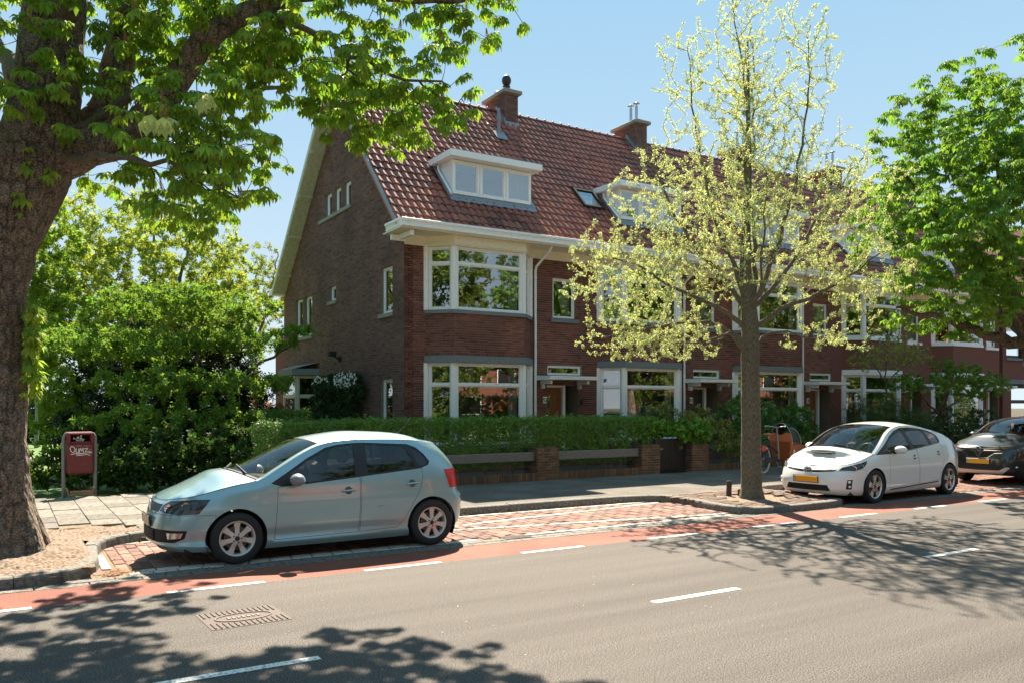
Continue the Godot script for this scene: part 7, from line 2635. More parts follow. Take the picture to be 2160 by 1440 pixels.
func saloon() -> void:
	var o := thing("liftback_car", "pearl white liftback car with a yellow plate, nose over the kerb island", "car", Vector3(12.87, 0.0, -10.32), "parked cars", deg_to_rad(3.5))
	var cb := CarBody.new()
	cb.set_plan([Vector2(0, 0), Vector2(0.015, 0.25), Vector2(0.06, 0.45), Vector2(0.15, 0.63), Vector2(0.3, 0.755), Vector2(0.5, 0.825), Vector2(0.8, 0.86), Vector2(1.3, 0.872), Vector2(2.3, 0.873), Vector2(3.2, 0.87), Vector2(3.7, 0.85), Vector2(4.05, 0.79), Vector2(4.3, 0.68), Vector2(4.42, 0.45), Vector2(4.455, 0.2), Vector2(4.46, 0)])
	cb.edge = [[0.0, 0.70], [0.15, 0.73], [0.4, 0.795], [0.7, 0.855], [0.95, 0.905], [1.1, 0.985], [1.35, 1.14], [1.6, 1.285], [1.85, 1.375], [2.15, 1.425], [2.4, 1.43], [2.8, 1.40], [3.2, 1.335], [3.6, 1.245], [3.9, 1.165], [4.2, 1.09], [4.46, 1.05]]
	cb.crown = [[0.0, 0.01], [0.2, 0.04], [0.6, 0.1], [0.95, 0.11], [1.3, 0.08], [1.9, 0.06], [2.4, 0.07], [3.2, 0.06], [4.46, 0.02]]
	cb.bow = [[0.0, 0.0], [0.4, 0.06], [0.8, 0.3], [0.98, 0.38], [1.4, 0.3], [1.8, 0.16], [2.2, 0.0], [4.5, 0.0]]
	cb.front = [[0.14, 0.13], [0.2, 0.05], [0.28, 0.0], [0.42, 0.0], [0.52, 0.03], [0.6, 0.07], [0.7, 0.16], [0.8, 0.26]]
	cb.rear = [[0.18, -0.14], [0.3, -0.03], [0.5, 0.0], [0.8, -0.03], [0.95, -0.07], [1.05, -0.1], [1.2, -0.16]]
	cb.kz = [[0.14, 0.9], [0.2, 0.96], [0.27, 0.985], [0.45, 0.995], [0.62, 1.0], [0.8, 0.985], [0.92, 0.955], [1.05, 0.915], [1.2, 0.85], [1.35, 0.77], [1.43, 0.72], [1.5, 0.68]]
	var sp := {}
	sp.half = 0.873
	sp.radius = 0.315
	sp.arch = 0.35
	sp.rim = 0.222
	sp.wheels = [0.92, 3.62]
	sp.spokes = 5
	sp.sw = 0.085
	sp.under = 0.17
	sp.seat = 2.15
	sp.dash = 0.92
	sp.hood = 0.985
	sp.rim_mat = mat(0.6, 0.6, 0.6, 0.25, 0.9)
	sp.sill = [[0.0, 0.19], [0.3, 0.17], [0.6, 0.16], [1.25, 0.16], [3.3, 0.17], [3.95, 0.22], [4.45, 0.28]]
	sp.dlo = poly_of(cb, [[1.0, 0.9], [1.38, 0.905], [2.24, 0.965], [3.0, 1.04], [3.34, 1.075], [3.36, 1.12], [3.31, 1.225], [3.1, 1.31], [2.82, 1.365], [2.4, 1.395], [2.1, 1.388], [1.85, 1.335], [1.6, 1.235], [1.35, 1.09]])
	sp.panes = [poly_of(cb, [[1.42, 0.935], [2.2, 0.985], [2.07, 1.36], [1.87, 1.315], [1.62, 1.21], [1.42, 1.095]]), poly_of(cb, [[2.34, 0.995], [2.94, 1.05], [2.86, 1.25], [2.76, 1.345], [2.4, 1.37], [2.2, 1.365]]), poly_of(cb, [[3.03, 1.06], [3.31, 1.085], [3.32, 1.12], [3.28, 1.205], [3.08, 1.29], [2.9, 1.33], [2.96, 1.22]])]
	sp.doors = [poly_of(cb, [[1.38, 0.27], [2.45, 0.29], [2.44, 0.6], [2.4, 0.972], [2.24, 0.96], [1.4, 0.902]]), poly_of(cb, [[2.46, 0.29], [3.2, 0.33], [3.28, 0.5], [3.42, 0.78], [3.4, 0.95], [3.34, 1.07], [2.41, 0.978], [2.45, 0.6]])]
	sp.handles = [Vector2(2.28, 0.82), Vector2(3.2, 0.87)]
	var hl := mixed([cb.N(0.56, 0.63), cb.N(0.6, 0.685), cb.P(0.33, 0.745), cb.P(0.62, 0.805), cb.P(0.6, 0.755), cb.P(0.5, 0.67), cb.P(0.32, 0.625)])
	var grille := mixed([cb.N(-0.01, 0.575), cb.N(0.2, 0.58), cb.N(0.5, 0.61), cb.N(0.54, 0.64), cb.N(0.2, 0.625), cb.N(-0.01, 0.615)])
	var low := mixed([cb.N(-0.01, 0.25), cb.N(0.48, 0.25), cb.N(0.42, 0.36), cb.N(-0.01, 0.36)])
	var tail := mixed([cb.P(4.0, 1.02), cb.P(4.1, 0.72), cb.T(0.6, 0.72), cb.T(0.62, 1.02)])
	var bump := mixed([Vector2(-0.01, 0.185), cb.P(0.3, 0.168), cb.P(0.6, 0.158), cb.P(0.62, 0.62), cb.P(0.5, 0.655), cb.P(0.32, 0.612), cb.N(0.56, 0.62), cb.N(0.3, 0.66), Vector2(-0.01, 0.655)])
	var fog := mixed([cb.P(0.22, 0.29), cb.P(0.31, 0.29), cb.P(0.325, 0.465), cb.P(0.235, 0.465)])
	sp.cuts = [hl, grille, tail, bump]
	sp.screen = [1.0, 1.95]
	sp.rear_glass = []
	var paint := car_paint(0.74, 0.73, 0.7, 0.0, 0.4)
	car_common(o, cb, sp, paint)
	var bm := MB.new()
	panel(bm, cb, false, shrink(bump, -0.004), [disc(cb.P(0.92, 0.315), 0.35, 36), low, grille, fog], 0.0, true, 0.07, 0.05)
	put("front_bumper", bm, paint, o)
	surface_part(o, "lower_grille", cb, low, M.blackmatt, -0.02)
	for k in 4:
		var sl := MB.new()
		var y := 0.27 + k * 0.026
		for sd in [1.0, -1.0]:
			for j in 6:
				var a := cb.side(cb.N(0.43 * j / 6.0, y))
				var c := cb.side(cb.N(0.43 * (j + 1) / 6.0, y))
				sl.bar(Vector3(a.x + 0.006, a.y, a.z * sd), Vector3(c.x + 0.006, c.y, c.z * sd), 0.02, 0.007)
		put("grille_slat", sl, M.black, o)
	surface_part(o, "upper_grille", cb, grille, M.black, -0.012)
	surface_part(o, "fog_lamp", cb, fog, M.black, -0.004)
	for q in [[0.27, 0.42, 0.034], [0.275, 0.335, 0.03]]:
		for sd in [1.0, -1.0]:
			var fl := MB.new()
			var c := cb.side(cb.P(q[0], q[1]))
			fl.ball(Vector3(c.x, c.y, c.z * sd), Vector3(q[2], q[2], q[2]), 12, 8)
			put("fog_reflector", fl, M.chrome, o)
	headlamp(o, cb, hl, [[cb.P(0.3, 0.68), 0.055], [cb.P(0.45, 0.72), 0.05]], mat(0.45, 0.45, 0.45, 0.25, 0.7))
	surface_part(o, "tail_lamp", cb, tail, mat(0.6, 0.5, 0.48, 0.15, 0.3), 0.004)
	plate(o, cb.side(Vector2(0, 0.455)) + Vector3(-0.014, 0.0, 0), 0.08, Color(0.75, 0.33, 0.015))
	mirror_at(o, Vector3(1.56, 0.985, 0.98), paint, 1.05)
	# oval emblem
	var eb := MB.new()
	var c0 := cb.side(Vector2(0, 0.62)) + Vector3(-0.018, 0, 0)
	for el in [[0.085, 0.06, 0.0, 0.0, 0.008], [0.032, 0.054, 0.0, 0.0, 0.006], [0.06, 0.02, 0.0, 0.018, 0.006]]:
		var pts := []
		var rr := []
		for k in 25:
			var a := TAU * k / 24.0
			pts.append(c0 + Vector3(-0.004 - 0.02 * sin(a) * 0.0, sin(a) * el[1] + el[3], cos(a) * el[0]))
			rr.append(el[4])
		eb.tube(pts, rr, 6, false)
	var em := put("emblem", eb, M.chrome, o)
	var ed := MB.new()
	ed.ball(c0 + Vector3(0.006, 0, 0), Vector3(0.008, 0.056, 0.08), 16, 10)
	put("emblem_ground", ed, mat(0.02, 0.05, 0.14, 0.2), em)
	var tb := MB.new()
	for sd in [1.0, -1.0]:
		var a := cb.side(cb.P(1.42, 0.235))
		var c := cb.side(cb.P(3.15, 0.3))
		tb.bar(Vector3(a.x, a.y, (a.z + 0.004) * sd), Vector3(c.x, c.y, (c.z + 0.004) * sd), 0.012, 0.02)
	put("side_strip", tb, M.black, o)
	var st := MB.new()
	st.xf = Transform3D(Basis(), Vector3.ZERO)
	panel(st, cb, true, PackedVector2Array([Vector2(cb.sx(1.06), -0.84), Vector2(cb.sx(1.2), -0.84), Vector2(cb.sx(1.2), -0.74), Vector2(cb.sx(1.06), -0.76)]), [], 0.002, false)
	put("screen_sticker", st, mat(0.6, 0.7, 0.75, 0.5), o)

func crossover() -> void:
	var o := thing("crossover_car", "black crossover car with a chrome diamond emblem, parked behind the white car", "car", Vector3(19.15, 0.0, -10.55), "parked cars")
	var cb := CarBody.new()
	cb.set_plan([Vector2(0, 0), Vector2(0.01, 0.28), Vector2(0.05, 0.5), Vector2(0.14, 0.68), Vector2(0.3, 0.8), Vector2(0.55, 0.865), Vector2(0.9, 0.885), Vector2(2.0, 0.89), Vector2(3.2, 0.885), Vector2(3.7, 0.85), Vector2(3.98, 0.74), Vector2(4.08, 0.5), Vector2(4.11, 0.25), Vector2(4.12, 0)])
	cb.edge = [[0.0, 0.86], [0.15, 0.9], [0.5, 0.965], [0.9, 1.02], [1.1, 1.07], [1.35, 1.2], [1.6, 1.335], [1.85, 1.43], [2.1, 1.48], [2.5, 1.5], [3.2, 1.485], [3.7, 1.45], [4.12, 1.42]]
	cb.crown = [[0.0, 0.02], [0.2, 0.05], [0.6, 0.1], [1.0, 0.11], [1.4, 0.07], [2.0, 0.06], [2.6, 0.07], [4.12, 0.02]]
	cb.bow = [[0.0, 0.0], [0.5, 0.04], [0.9, 0.2], [1.08, 0.25], [1.5, 0.2], [1.9, 0.1], [2.3, 0.0], [4.5, 0.0]]
	cb.front = [[0.2, 0.12], [0.28, 0.03], [0.36, 0.0], [0.55, 0.0], [0.7, 0.03], [0.8, 0.07], [0.9, 0.16], [1.0, 0.26]]
	cb.rear = [[0.25, -0.1], [0.4, -0.02], [0.6, 0.0], [0.9, -0.04], [1.1, -0.12], [1.45, -0.38]]
	cb.kz = [[0.2, 0.92], [0.26, 0.97], [0.5, 0.99], [0.7, 1.0], [0.9, 0.985], [1.02, 0.95], [1.2, 0.88], [1.4, 0.8], [1.5, 0.74], [1.56, 0.7]]
	var sp := {}
	sp.half = 0.89
	sp.radius = 0.33
	sp.arch = 0.375
	sp.rim = 0.225
	sp.wheels = [0.87, 3.47]
	sp.spokes = 5
	sp.sw = 0.07
	sp.under = 0.22
	sp.seat = 2.2
	sp.dash = 1.08
	sp.hood = 1.06
	sp.rim_mat = mat(0.4, 0.4, 0.4, 0.3, 0.9)
	sp.sill = [[0.0, 0.25], [0.3, 0.23], [0.6, 0.21], [3.5, 0.21], [3.9, 0.27], [4.1, 0.32]]
	sp.dlo = poly_of(cb, [[1.2, 1.03], [2.3, 1.06], [3.3, 1.14], [3.45, 1.22], [3.3, 1.36], [2.5, 1.455], [2.1, 1.44], [1.85, 1.385], [1.55, 1.24]])
	sp.panes = [poly_of(cb, [[1.5, 1.06], [2.2, 1.085], [2.2, 1.42], [1.9, 1.36], [1.6, 1.22]]), poly_of(cb, [[2.33, 1.09], [3.05, 1.15], [3.0, 1.36], [2.4, 1.43]])]
	sp.doors = [poly_of(cb, [[1.3, 0.33], [2.26, 0.33], [2.28, 1.05], [1.33, 1.025]]), poly_of(cb, [[2.275, 0.33], [3.05, 0.36], [3.25, 0.8], [3.25, 1.12], [2.295, 1.055]])]
	sp.handles = [Vector2(2.12, 0.93), Vector2(3.0, 0.97)]
	var hl := mixed([cb.N(0.46, 0.76), cb.N(0.5, 0.82), cb.P(0.2, 0.875), cb.P(0.5, 0.9), cb.P(0.42, 0.82), cb.P(0.2, 0.755)])
	var grille := mixed([cb.N(-0.01, 0.63), cb.N(0.2, 0.64), cb.N(0.36, 0.75), cb.N(0.5, 0.755), cb.N(0.48, 0.83), cb.N(-0.01, 0.835)])
	var low := mixed([cb.N(-0.01, 0.37), cb.N(0.46, 0.37), cb.N(0.5, 0.47), cb.N(-0.01, 0.48)])
	var skid := mixed([cb.N(-0.01, 0.26), cb.N(0.52, 0.27), cb.N(0.66, 0.42), cb.N(0.58, 0.43), cb.N(0.46, 0.35), cb.N(-0.01, 0.34)])
	sp.cuts = [hl, grille, low, skid]
	sp.screen = [1.1, 2.0]
	sp.rear_glass = []
	var paint := car_paint(0.012, 0.013, 0.016, 0.2, 0.3)
	car_common(o, cb, sp, paint)
	surface_part(o, "lower_grille", cb, low, M.blackmatt, -0.015)
	surface_part(o, "upper_grille", cb, grille, M.blackmatt, -0.012)
	surface_part(o, "skid_plate", cb, skid, mat(0.5, 0.5, 0.5, 0.4, 0.6), 0.004)
	for k in 4:
		var sl := MB.new()
		var y := 0.67 + k * 0.035
		for sd in [1.0, -1.0]:
			for j in 6:
				var a := cb.side(cb.N(0.4 * j / 6.0, y))
				var c := cb.side(cb.N(0.4 * (j + 1) / 6.0, y))
				sl.bar(Vector3(a.x, a.y, a.z * sd), Vector3(c.x, c.y, c.z * sd), 0.02, 0.009)
		put("grille_slat", sl, M.black, o)
	var ch := MB.new()
	for sd in [1.0, -1.0]:
		var prev := cb.side(cb.N(0.0, 0.615)) + Vector3(-0.008, 0, 0)
		for q in [[0.2, 0.625], [0.34, 0.735], [0.5, 0.745]]:
			var c := cb.side(cb.N(q[0], q[1])) + Vector3(-0.008, 0, 0)
			ch.bar(Vector3(prev.x, prev.y, prev.z * sd), Vector3(c.x, c.y, c.z * sd), 0.016, 0.016)
			prev = c
		var a := cb.side(cb.N(0.1, 0.8)) + Vector3(-0.006, 0, 0)
		var d := cb.side(cb.N(0.47, 0.8)) + Vector3(-0.006, 0, 0)
		ch.bar(Vector3(a.x, a.y, a.z * sd), Vector3(d.x, d.y, d.z * sd), 0.012, 0.014)
	put("grille_trim", ch, M.chrome, o)
	# diamond emblem
	var db := MB.new()
	var c0 := cb.side(Vector2(0, 0.76)) + Vector3(-0.03, 0, 0)
	var dm := [Vector3(0, 0.11, 0), Vector3(0, 0, 0.075), Vector3(0, -0.11, 0), Vector3(0, 0, -0.075)]
	for k in 4: db.bar(c0 + dm[k], c0 + dm[(k + 1) % 4], 0.035, 0.03, Vector3(-1, 0, 0))
	put("emblem", db, M.chrome, o)
	headlamp(o, cb, hl, [[cb.P(0.2, 0.82), 0.05], [cb.P(0.34, 0.84), 0.045]], M.black)
	plate(o, cb.side(Vector2(0, 0.545)) + Vector3(-0.014, 0, 0), 0.03, Color(0.62, 0.33, 0.02))
	for sd in [1.0, -1.0]:
		var f := MB.new()
		var c := cb.side(cb.P(0.22, 0.43))
		f.ball(Vector3(c.x, c.y, c.z * sd), Vector3(0.03, 0.03, 0.03), 12, 8)
		put("fog_lamp", f, M.chrome, o)
	mirror_at(o, Vector3(1.62, 1.09, 0.99), paint, 1.05)

func street_things() -> void:
	litter_bin()
	crate()
	var post_m := grained([[0.045, 0.03, 0.024], [0.085, 0.055, 0.042]], [0.3, 0.7], Vector3(3, 3, 3), 0.85, FastNoiseLite.TYPE_SIMPLEX_SMOOTH, 0.03, 91, 0.3, 4)
	for q in [[11.78, -11.22, 0.29, 0.052, "tall brown stake stump beside the slim street tree", 0.05], [11.98, -11.12, 0.13, 0.05, "short sawn-off brown stake stump beside the slim street tree", 0.0]]:
		var b := MB.new()
		b.lathe([Vector2(q[3] * 1.05, -0.05), Vector2(q[3], 0.0), Vector2(q[3] * 0.96, q[2] - 0.02), Vector2(q[3] * 0.8, q[2]), Vector2(q[3] * 0.55, q[2] + 0.004), Vector2(q[3] * 0.5, q[2] - 0.03), Vector2(0, q[2] - 0.035)], 18)
		var o := put("stake_stump", b, post_m, null, Vector3(q[0], 0.1, q[1]))
		o.rotation.z = -q[5]
		tag(o, q[4], "stump", "cut stakes by the tree")
	manhole()
	drain()
	cargo_bike()
	litter()

func litter_bin() -> void:
	var o := thing("litter_bin", "red litter bin with a white graffiti tag between two grey posts", "bin", Vector3(1.24, 0.1, -18.0), "", 0.1)
	for sd in [-1.0, 1.0]:
		var p := MB.new()
		p.tube([Vector3(0.275 * sd, -0.1, 0), Vector3(0.275 * sd, 1.02, 0), Vector3(0.268 * sd, 1.12, 0), Vector3(0.24 * sd, 1.17, 0), Vector3(0.2 * sd, 1.19, 0)], [0.034, 0.034, 0.034, 0.034, 0.03], 12)
		put("post", p, M.galv, o)
	var red := grained([[0.10, 0.01, 0.013], [0.16, 0.016, 0.02], [0.2, 0.028, 0.03]], [0.2, 0.5, 0.8], Vector3(1.5, 1.5, 1.5), 0.5, FastNoiseLite.TYPE_SIMPLEX_SMOOTH, 0.03, 92, 0.0, 5)
	var b := MB.new()
	b.bbox(Vector3(-0.228, 0.41, -0.17), Vector3(0.228, 1.0, 0.165), 0.03)
	put("body", b, red, o)
	var lid := MB.new()
	lid.bbox(Vector3(-0.235, 0.995, -0.17), Vector3(-0.17, 1.2, 0.15), 0.015)
	lid.bbox(Vector3(0.17, 0.995, -0.17), Vector3(0.235, 1.2, 0.15), 0.015)
	lid.bbox(Vector3(-0.17, 0.995, 0.1), Vector3(0.17, 1.035, 0.15), 0.01)
	lid.bbox(Vector3(-0.235, 1.16, -0.17), Vector3(0.235, 1.215, 0.15), 0.02)
	put("hood", lid, red, o)
	var ins := MB.new()
	ins.box(Vector3(-0.17, 1.0, -0.16), Vector3(0.17, 1.158, -0.14))
	put("slot", ins, M.blackmatt, o)
	var pp := MB.new()
	var keep := rng.state
	rng.seed = 99
	for k in 16:
		var a := Vector3(rf(-0.08, 0.03), rf(1.04, 1.1), rf(0.0, 0.06))
		pp.tri(a, a + rv() * 0.06, a + rv() * 0.06)
	rng.state = keep
	put("paper", pp, M.white, o)
	# graffiti tag: brush strokes
	var g := MB.new()
	var st := func(pts: Array, w: float) -> void:
		for i in pts.size() - 1:
			var p0 := Vector3(-0.2 + pts[i][0] * 0.4, 0.72 + pts[i][1] * 0.22, 0.167)
			var p1 := Vector3(-0.2 + pts[i + 1][0] * 0.4, 0.72 + pts[i + 1][1] * 0.22, 0.167)
			g.bar(p0, p1, w, 0.002, Vector3(0, 0, 1))
	st.call([[0.2, 0.95], [0.1, 1.05], [0.03, 0.9], [0.05, 0.65], [0.14, 0.48], [0.22, 0.55], [0.24, 0.75], [0.2, 0.95]], 0.013)
	st.call([[0.3, 0.85], [0.27, 0.6], [0.31, 0.46], [0.38, 0.5], [0.41, 0.85], [0.42, 0.45]], 0.012)
	st.call([[0.42, 0.45], [0.47, 0.88], [0.52, 0.6], [0.58, 0.88], [0.6, 0.45]], 0.012)
	st.call([[0.62, 0.8], [0.8, 0.84], [0.68, 0.58], [0.96, 0.5]], 0.012)
	st.call([[0.7, 0.66], [0.66, 0.42]], 0.01)
	st.call([[0.05, 0.32], [0.3, 0.42], [0.62, 0.4], [0.98, 0.44]], 0.012)
	st.call([[0.62, 0.38], [0.32, 0.32], [0.3, 0.22], [0.55, 0.24], [0.75, 0.3], [0.92, 0.2]], 0.011)
	st.call([[0.86, 0.68], [0.87, 0.71]], 0.012)
	st.call([[0.95, 0.69], [0.96, 0.72]], 0.012)
	put("graffiti", g, mat(0.72, 0.7, 0.7, 0.6), o)
	var s2 := MB.new()
	s2.box(Vector3(-0.09, 0.945, 0.166), Vector3(0.01, 0.965, 0.168))
	s2.box(Vector3(0.05, 0.94, 0.166), Vector3(0.14, 0.96, 0.168))
	put("faded_lettering", s2, mat(0.3, 0.12, 0.11, 0.7), o)

func crate() -> void:
	var o := thing("fruit_crate", "small broken wooden crate lying under the red bin", "crate", Vector3(1.24, 0.1, -17.85), "", 0.08)
	var w := grained([[0.2, 0.11, 0.06], [0.34, 0.2, 0.115], [0.42, 0.27, 0.16]], [0.2, 0.5, 0.8], Vector3(1.0, 6.0, 6.0), 0.9, FastNoiseLite.TYPE_SIMPLEX_SMOOTH, 0.03, 93, 0.0, 4)
	for k in 3:
		var b := MB.new()
		b.box(Vector3(-0.2, 0.004, -0.1 + k * 0.075), Vector3(0.2, 0.012, -0.035 + k * 0.075))
		put("slat", b, w, o)
	for k in 2:
		var b := MB.new()
		b.xf = Transform3D(Basis(Vector3(1, 0, 0), -0.2), Vector3(0, 0.012 + k * 0.05, 0.12))
		b.box(Vector3(-0.2 + k * 0.01, 0, 0), Vector3(0.2 - k * 0.01, 0.045, 0.007))
		put("slat", b, w, o)
	for sd in [-1.0, 1.0]:
		var b := MB.new()
		b.xf = Transform3D(Basis(Vector3(0, 0, 1), -0.2 * sd), Vector3(0.195 * sd, 0.004, 0))
		b.prism(PackedVector2Array([Vector2(0, 0), Vector2(0.012 * sd, 0), Vector2(0.012 * sd, 0.16), Vector2(0, 0.16)]), -0.1, 0.12)
		put("end_board", b, w, o)

func manhole() -> void:
	var o := thing("manhole_cover", "rectangular cast iron manhole cover in the asphalt", "manhole", Vector3(1.77, 0.0, -7.32), "", 0.04)
	var iron := grained([[0.03, 0.018, 0.015], [0.05, 0.03, 0.024], [0.07, 0.042, 0.034]], [0.2, 0.5, 0.8], Vector3(2, 2, 2), 0.6, FastNoiseLite.TYPE_SIMPLEX_SMOOTH, 0.03, 94, 0.0, 5)
	iron.metallic = 0.1
	iron.roughness = 0.75
	var b := MB.new()
	b.bbox(Vector3(-0.34, -0.04, -0.3), Vector3(0.34, 0.004, 0.3), 0.004)
	put("frame", b, iron, o)
	for k in 14:
		var r := MB.new()
		var x := -0.3 + k * 0.046
		r.bbox(Vector3(x - 0.008, 0.0, -0.28), Vector3(x + 0.008, 0.012, -0.1 - 0.06 * sin(PI * k / 13.0)), 0.003)
		put("rib", r, iron, o)
		var r2 := MB.new()
		r2.bbox(Vector3(x - 0.008, 0.0, 0.1 + 0.06 * sin(PI * k / 13.0)), Vector3(x + 0.008, 0.012, 0.28), 0.003)
		put("rib", r2, iron, o)
	var c := MB.new()
	var pts := []
	var rr := []
	for k in 33:
		pts.append(Vector3(cos(TAU * k / 32) * 0.24, 0.006, sin(TAU * k / 32) * 0.13))
		rr.append(0.007)
	c.tube(pts, rr, 6, false)
	put("oval_rim", c, mat(0.12, 0.09, 0.075, 0.6, 0.3), o)
	var e := MB.new()
	for k in 7: e.bbox(Vector3(-0.14 + k * 0.042, 0.002, -0.03 + 0.01 * (k % 3)), Vector3(-0.115 + k * 0.042, 0.011, 0.03), 0.003)
	put("cast_marks", e, mat(0.1, 0.075, 0.062, 0.6, 0.3), o)

func drain() -> void:
	var o := thing("drain_grate", "dark iron drain grate in the gutter behind the hatchback", "drain", Vector3(6.05, 0.0, -9.72))
	var b := MB.new()
	frame_bars(b, -0.21, 0.21, -0.11, 0.11, 0.02, -0.03, 0.0)
	var f := MB.new()
	f.xf = Transform3D(Basis(Vector3(1, 0, 0), Vector3(0, 0, 1), Vector3(0, 1, 0)), Vector3(0, 0.01, 0))
	frame_bars(f, -0.21, 0.21, -0.11, 0.11, 0.022, -0.03, 0.0)
	put("frame", f, M.blackmatt, o)
	for k in 9:
		var r := MB.new()
		r.box(Vector3(-0.18 + k * 0.043, -0.01, -0.09), Vector3(-0.16 + k * 0.043, 0.008, 0.09))
		put("bar", r, mat(0.06, 0.045, 0.04, 0.7, 0.3), o)
	var p := MB.new()
	p.box(Vector3(-0.19, -0.02, -0.09), Vector3(0.19, -0.006, 0.09))
	put("sump", p, M.blackmatt, o)

func cargo_bike() -> void:
	var o := thing("cargo_bike", "cargo bicycle with an orange box and dark hood by the laurel", "bicycle", Vector3(16.35, 0.1, -14.4), "", deg_to_rad(14))
	var blue := mat(0.03, 0.035, 0.06, 0.35, 0.2)
	var tyre := mat(0.5, 0.47, 0.42, 0.8)
	for q in [[0.0, 0.335, 0.0], [1.95, 0.25, 0.0]]:
		var t := MB.new()
		var tp := []
		var tr := []
		var rp := []
		var rr := []
		for k in 41:
			var a := TAU * k / 40.0
			tp.append(Vector3(cos(a) * q[1], sin(a) * q[1], 0))
			tr.append(0.02)
			rp.append(Vector3(cos(a) * (q[1] - 0.025), sin(a) * (q[1] - 0.025), 0))
			rr.append(0.011)
		t.tube(tp, tr, 8, false)
		var w := put("wheel", t, tyre, o, Vector3(q[0], q[1] + 0.02, q[2]))
		var r := MB.new()
		r.tube(rp, rr, 6, false)
		put("rim", r, M.steel, w)
		var s := MB.new()
		for k in 24:
			var a := TAU * k / 24.0
			s.bar(Vector3(0, 0, 0.03 if k % 2 else -0.03), Vector3(cos(a) * (q[1] - 0.03), sin(a) * (q[1] - 0.03), 0), 0.003, 0.003, Vector3(0, 0, 1))
		put("spokes", s, M.steel, w)
		var h := MB.new()
		h.tube([Vector3(0, 0, -0.05), Vector3(0, 0, 0.05)], [0.04, 0.04], 12)
		put("hub", h, M.galv, w)
	var f := MB.new()
	var ax := Vector3(0, 0.355, 0)
	var bb := Vector3(0.48, 0.3, 0)
	var seat := Vector3(0.28, 0.86, 0)
	for p in [[bb, seat, 0.02], [ax + Vector3(0, 0, 0.06), bb, 0.013], [ax + Vector3(0, 0, 0.06), Vector3(0.33, 0.72, 0), 0.011], [ax - Vector3(0, 0, 0.06), bb, 0.013], [bb, Vector3(0.9, 0.3, 0), 0.03], [Vector3(0.33, 0.7, 0), Vector3(0.78, 0.5, 0), 0.022], [Vector3(0.9, 0.3, 0), Vector3(1.75, 0.24, 0), 0.028]]:
		f.tube([p[0], p[1]], [p[2], p[2]], 10)
	put("frame", f, blue, o)
	var st := MB.new()
	st.tube([Vector3(0.82, 0.3, 0), Vector3(0.78, 0.75, 0), Vector3(0.72, 1.13, 0)], [0.032, 0.03, 0.024], 12)
	put("steering_column", st, M.galv, o)
	var hb := MB.new()
	hb.tube([Vector3(0.52, 1.16, 0.32), Vector3(0.68, 1.19, 0.26), Vector3(0.74, 1.15, 0.0), Vector3(0.68, 1.19, -0.26), Vector3(0.52, 1.16, -0.32)], [0.013, 0.013, 0.013, 0.013, 0.013], 8)
	put("handlebar", hb, M.steel, o)
	for sd in [-1.0, 1.0]:
		var g := MB.new()
		g.tube([Vector3(0.5, 1.155, 0.325 * sd), Vector3(0.6, 1.175, 0.29 * sd)], [0.02, 0.02], 8)
		put("grip", g, M.blackmatt, o)
	var sp := MB.new()
	sp.tube([seat, seat + Vector3(-0.015, 0.1, 0)], [0.014, 0.014], 8)
	put("seat_post", sp, M.steel, o)
	var sd2 := MB.new()
	sd2.ball(Vector3(0.18, 0.985, 0), Vector3(0.11, 0.04, 0.1), 14, 8)
	sd2.ball(Vector3(0.32, 0.985, 0), Vector3(0.13, 0.03, 0.04), 14, 8)
	put("saddle", sd2, mat(0.3, 0.11, 0.03, 0.5), o)
	var ca := MB.new()
	ca.box(Vector3(-0.25, 0.73, -0.07), Vector3(0.2, 0.75, 0.07))
	ca.bar(Vector3(-0.2, 0.74, 0.06), Vector3(0.0, 0.36, 0.07), 0.012, 0.012)
	ca.bar(Vector3(-0.2, 0.74, -0.06), Vector3(0.0, 0.36, -0.07), 0.012, 0.012)
	put("carrier", ca, M.black, o)
	var bag := MB.new()
	bag.bbox(Vector3(-0.26, 0.56, 0.05), Vector3(-0.08, 0.72, 0.13), 0.03)
	put("rear_light", bag, mat(0.45, 0.02, 0.02, 0.4), o)
	var cc := MB.new()
	cc.bbox(Vector3(0.0, 0.27, 0.065), Vector3(0.56, 0.4, 0.085), 0.02)
	put("chain_case", cc, M.black, o)
	var cr := MB.new()
	cr.bar(bb + Vector3(0, 0, 0.1), bb + Vector3(0.1, -0.13, 0.1), 0.02, 0.015)
	cr.bbox(bb + Vector3(0.06, -0.16, 0.1), bb + Vector3(0.16, -0.135, 0.18), 0.008)
	cr.bar(bb + Vector3(0, 0, -0.1), bb + Vector3(-0.1, 0.13, -0.1), 0.02, 0.015)
	put("crank", cr, M.steel, o)
	# box of orange boards: flared sides, with back panel and sticker
	var orange := grained([[0.36, 0.09, 0.03], [0.45, 0.125, 0.04], [0.5, 0.15, 0.055]], [0.2, 0.5, 0.8], Vector3(1, 4, 1), 0.5, FastNoiseLite.TYPE_SIMPLEX_SMOOTH, 0.03, 95, 0.0, 3)
	var bx := MB.new()
	var lo := [Vector3(0.92, 0.28, -0.24), Vector3(1.7, 0.28, -0.16), Vector3(1.7, 0.28, 0.16), Vector3(0.92, 0.28, 0.24)]
	var hi := [Vector3(0.86, 0.78, -0.32), Vector3(1.82, 0.66, -0.24), Vector3(1.82, 0.66, 0.24), Vector3(0.86, 0.78, 0.32)]
	for k in 4:
		var j := (k + 1) % 4
		bx.quad(lo[k], lo[j], hi[j], hi[k])
		bx.quad(lo[j] * Vector3(1, 1, 0.95), lo[k] * Vector3(1, 1, 0.95), hi[k] * Vector3(1, 1, 0.95), hi[j] * Vector3(1, 1, 0.95))
	bx.quad(lo[0], lo[3], lo[2], lo[1])
	put("box", bx, orange, o)
	var bp := MB.new()
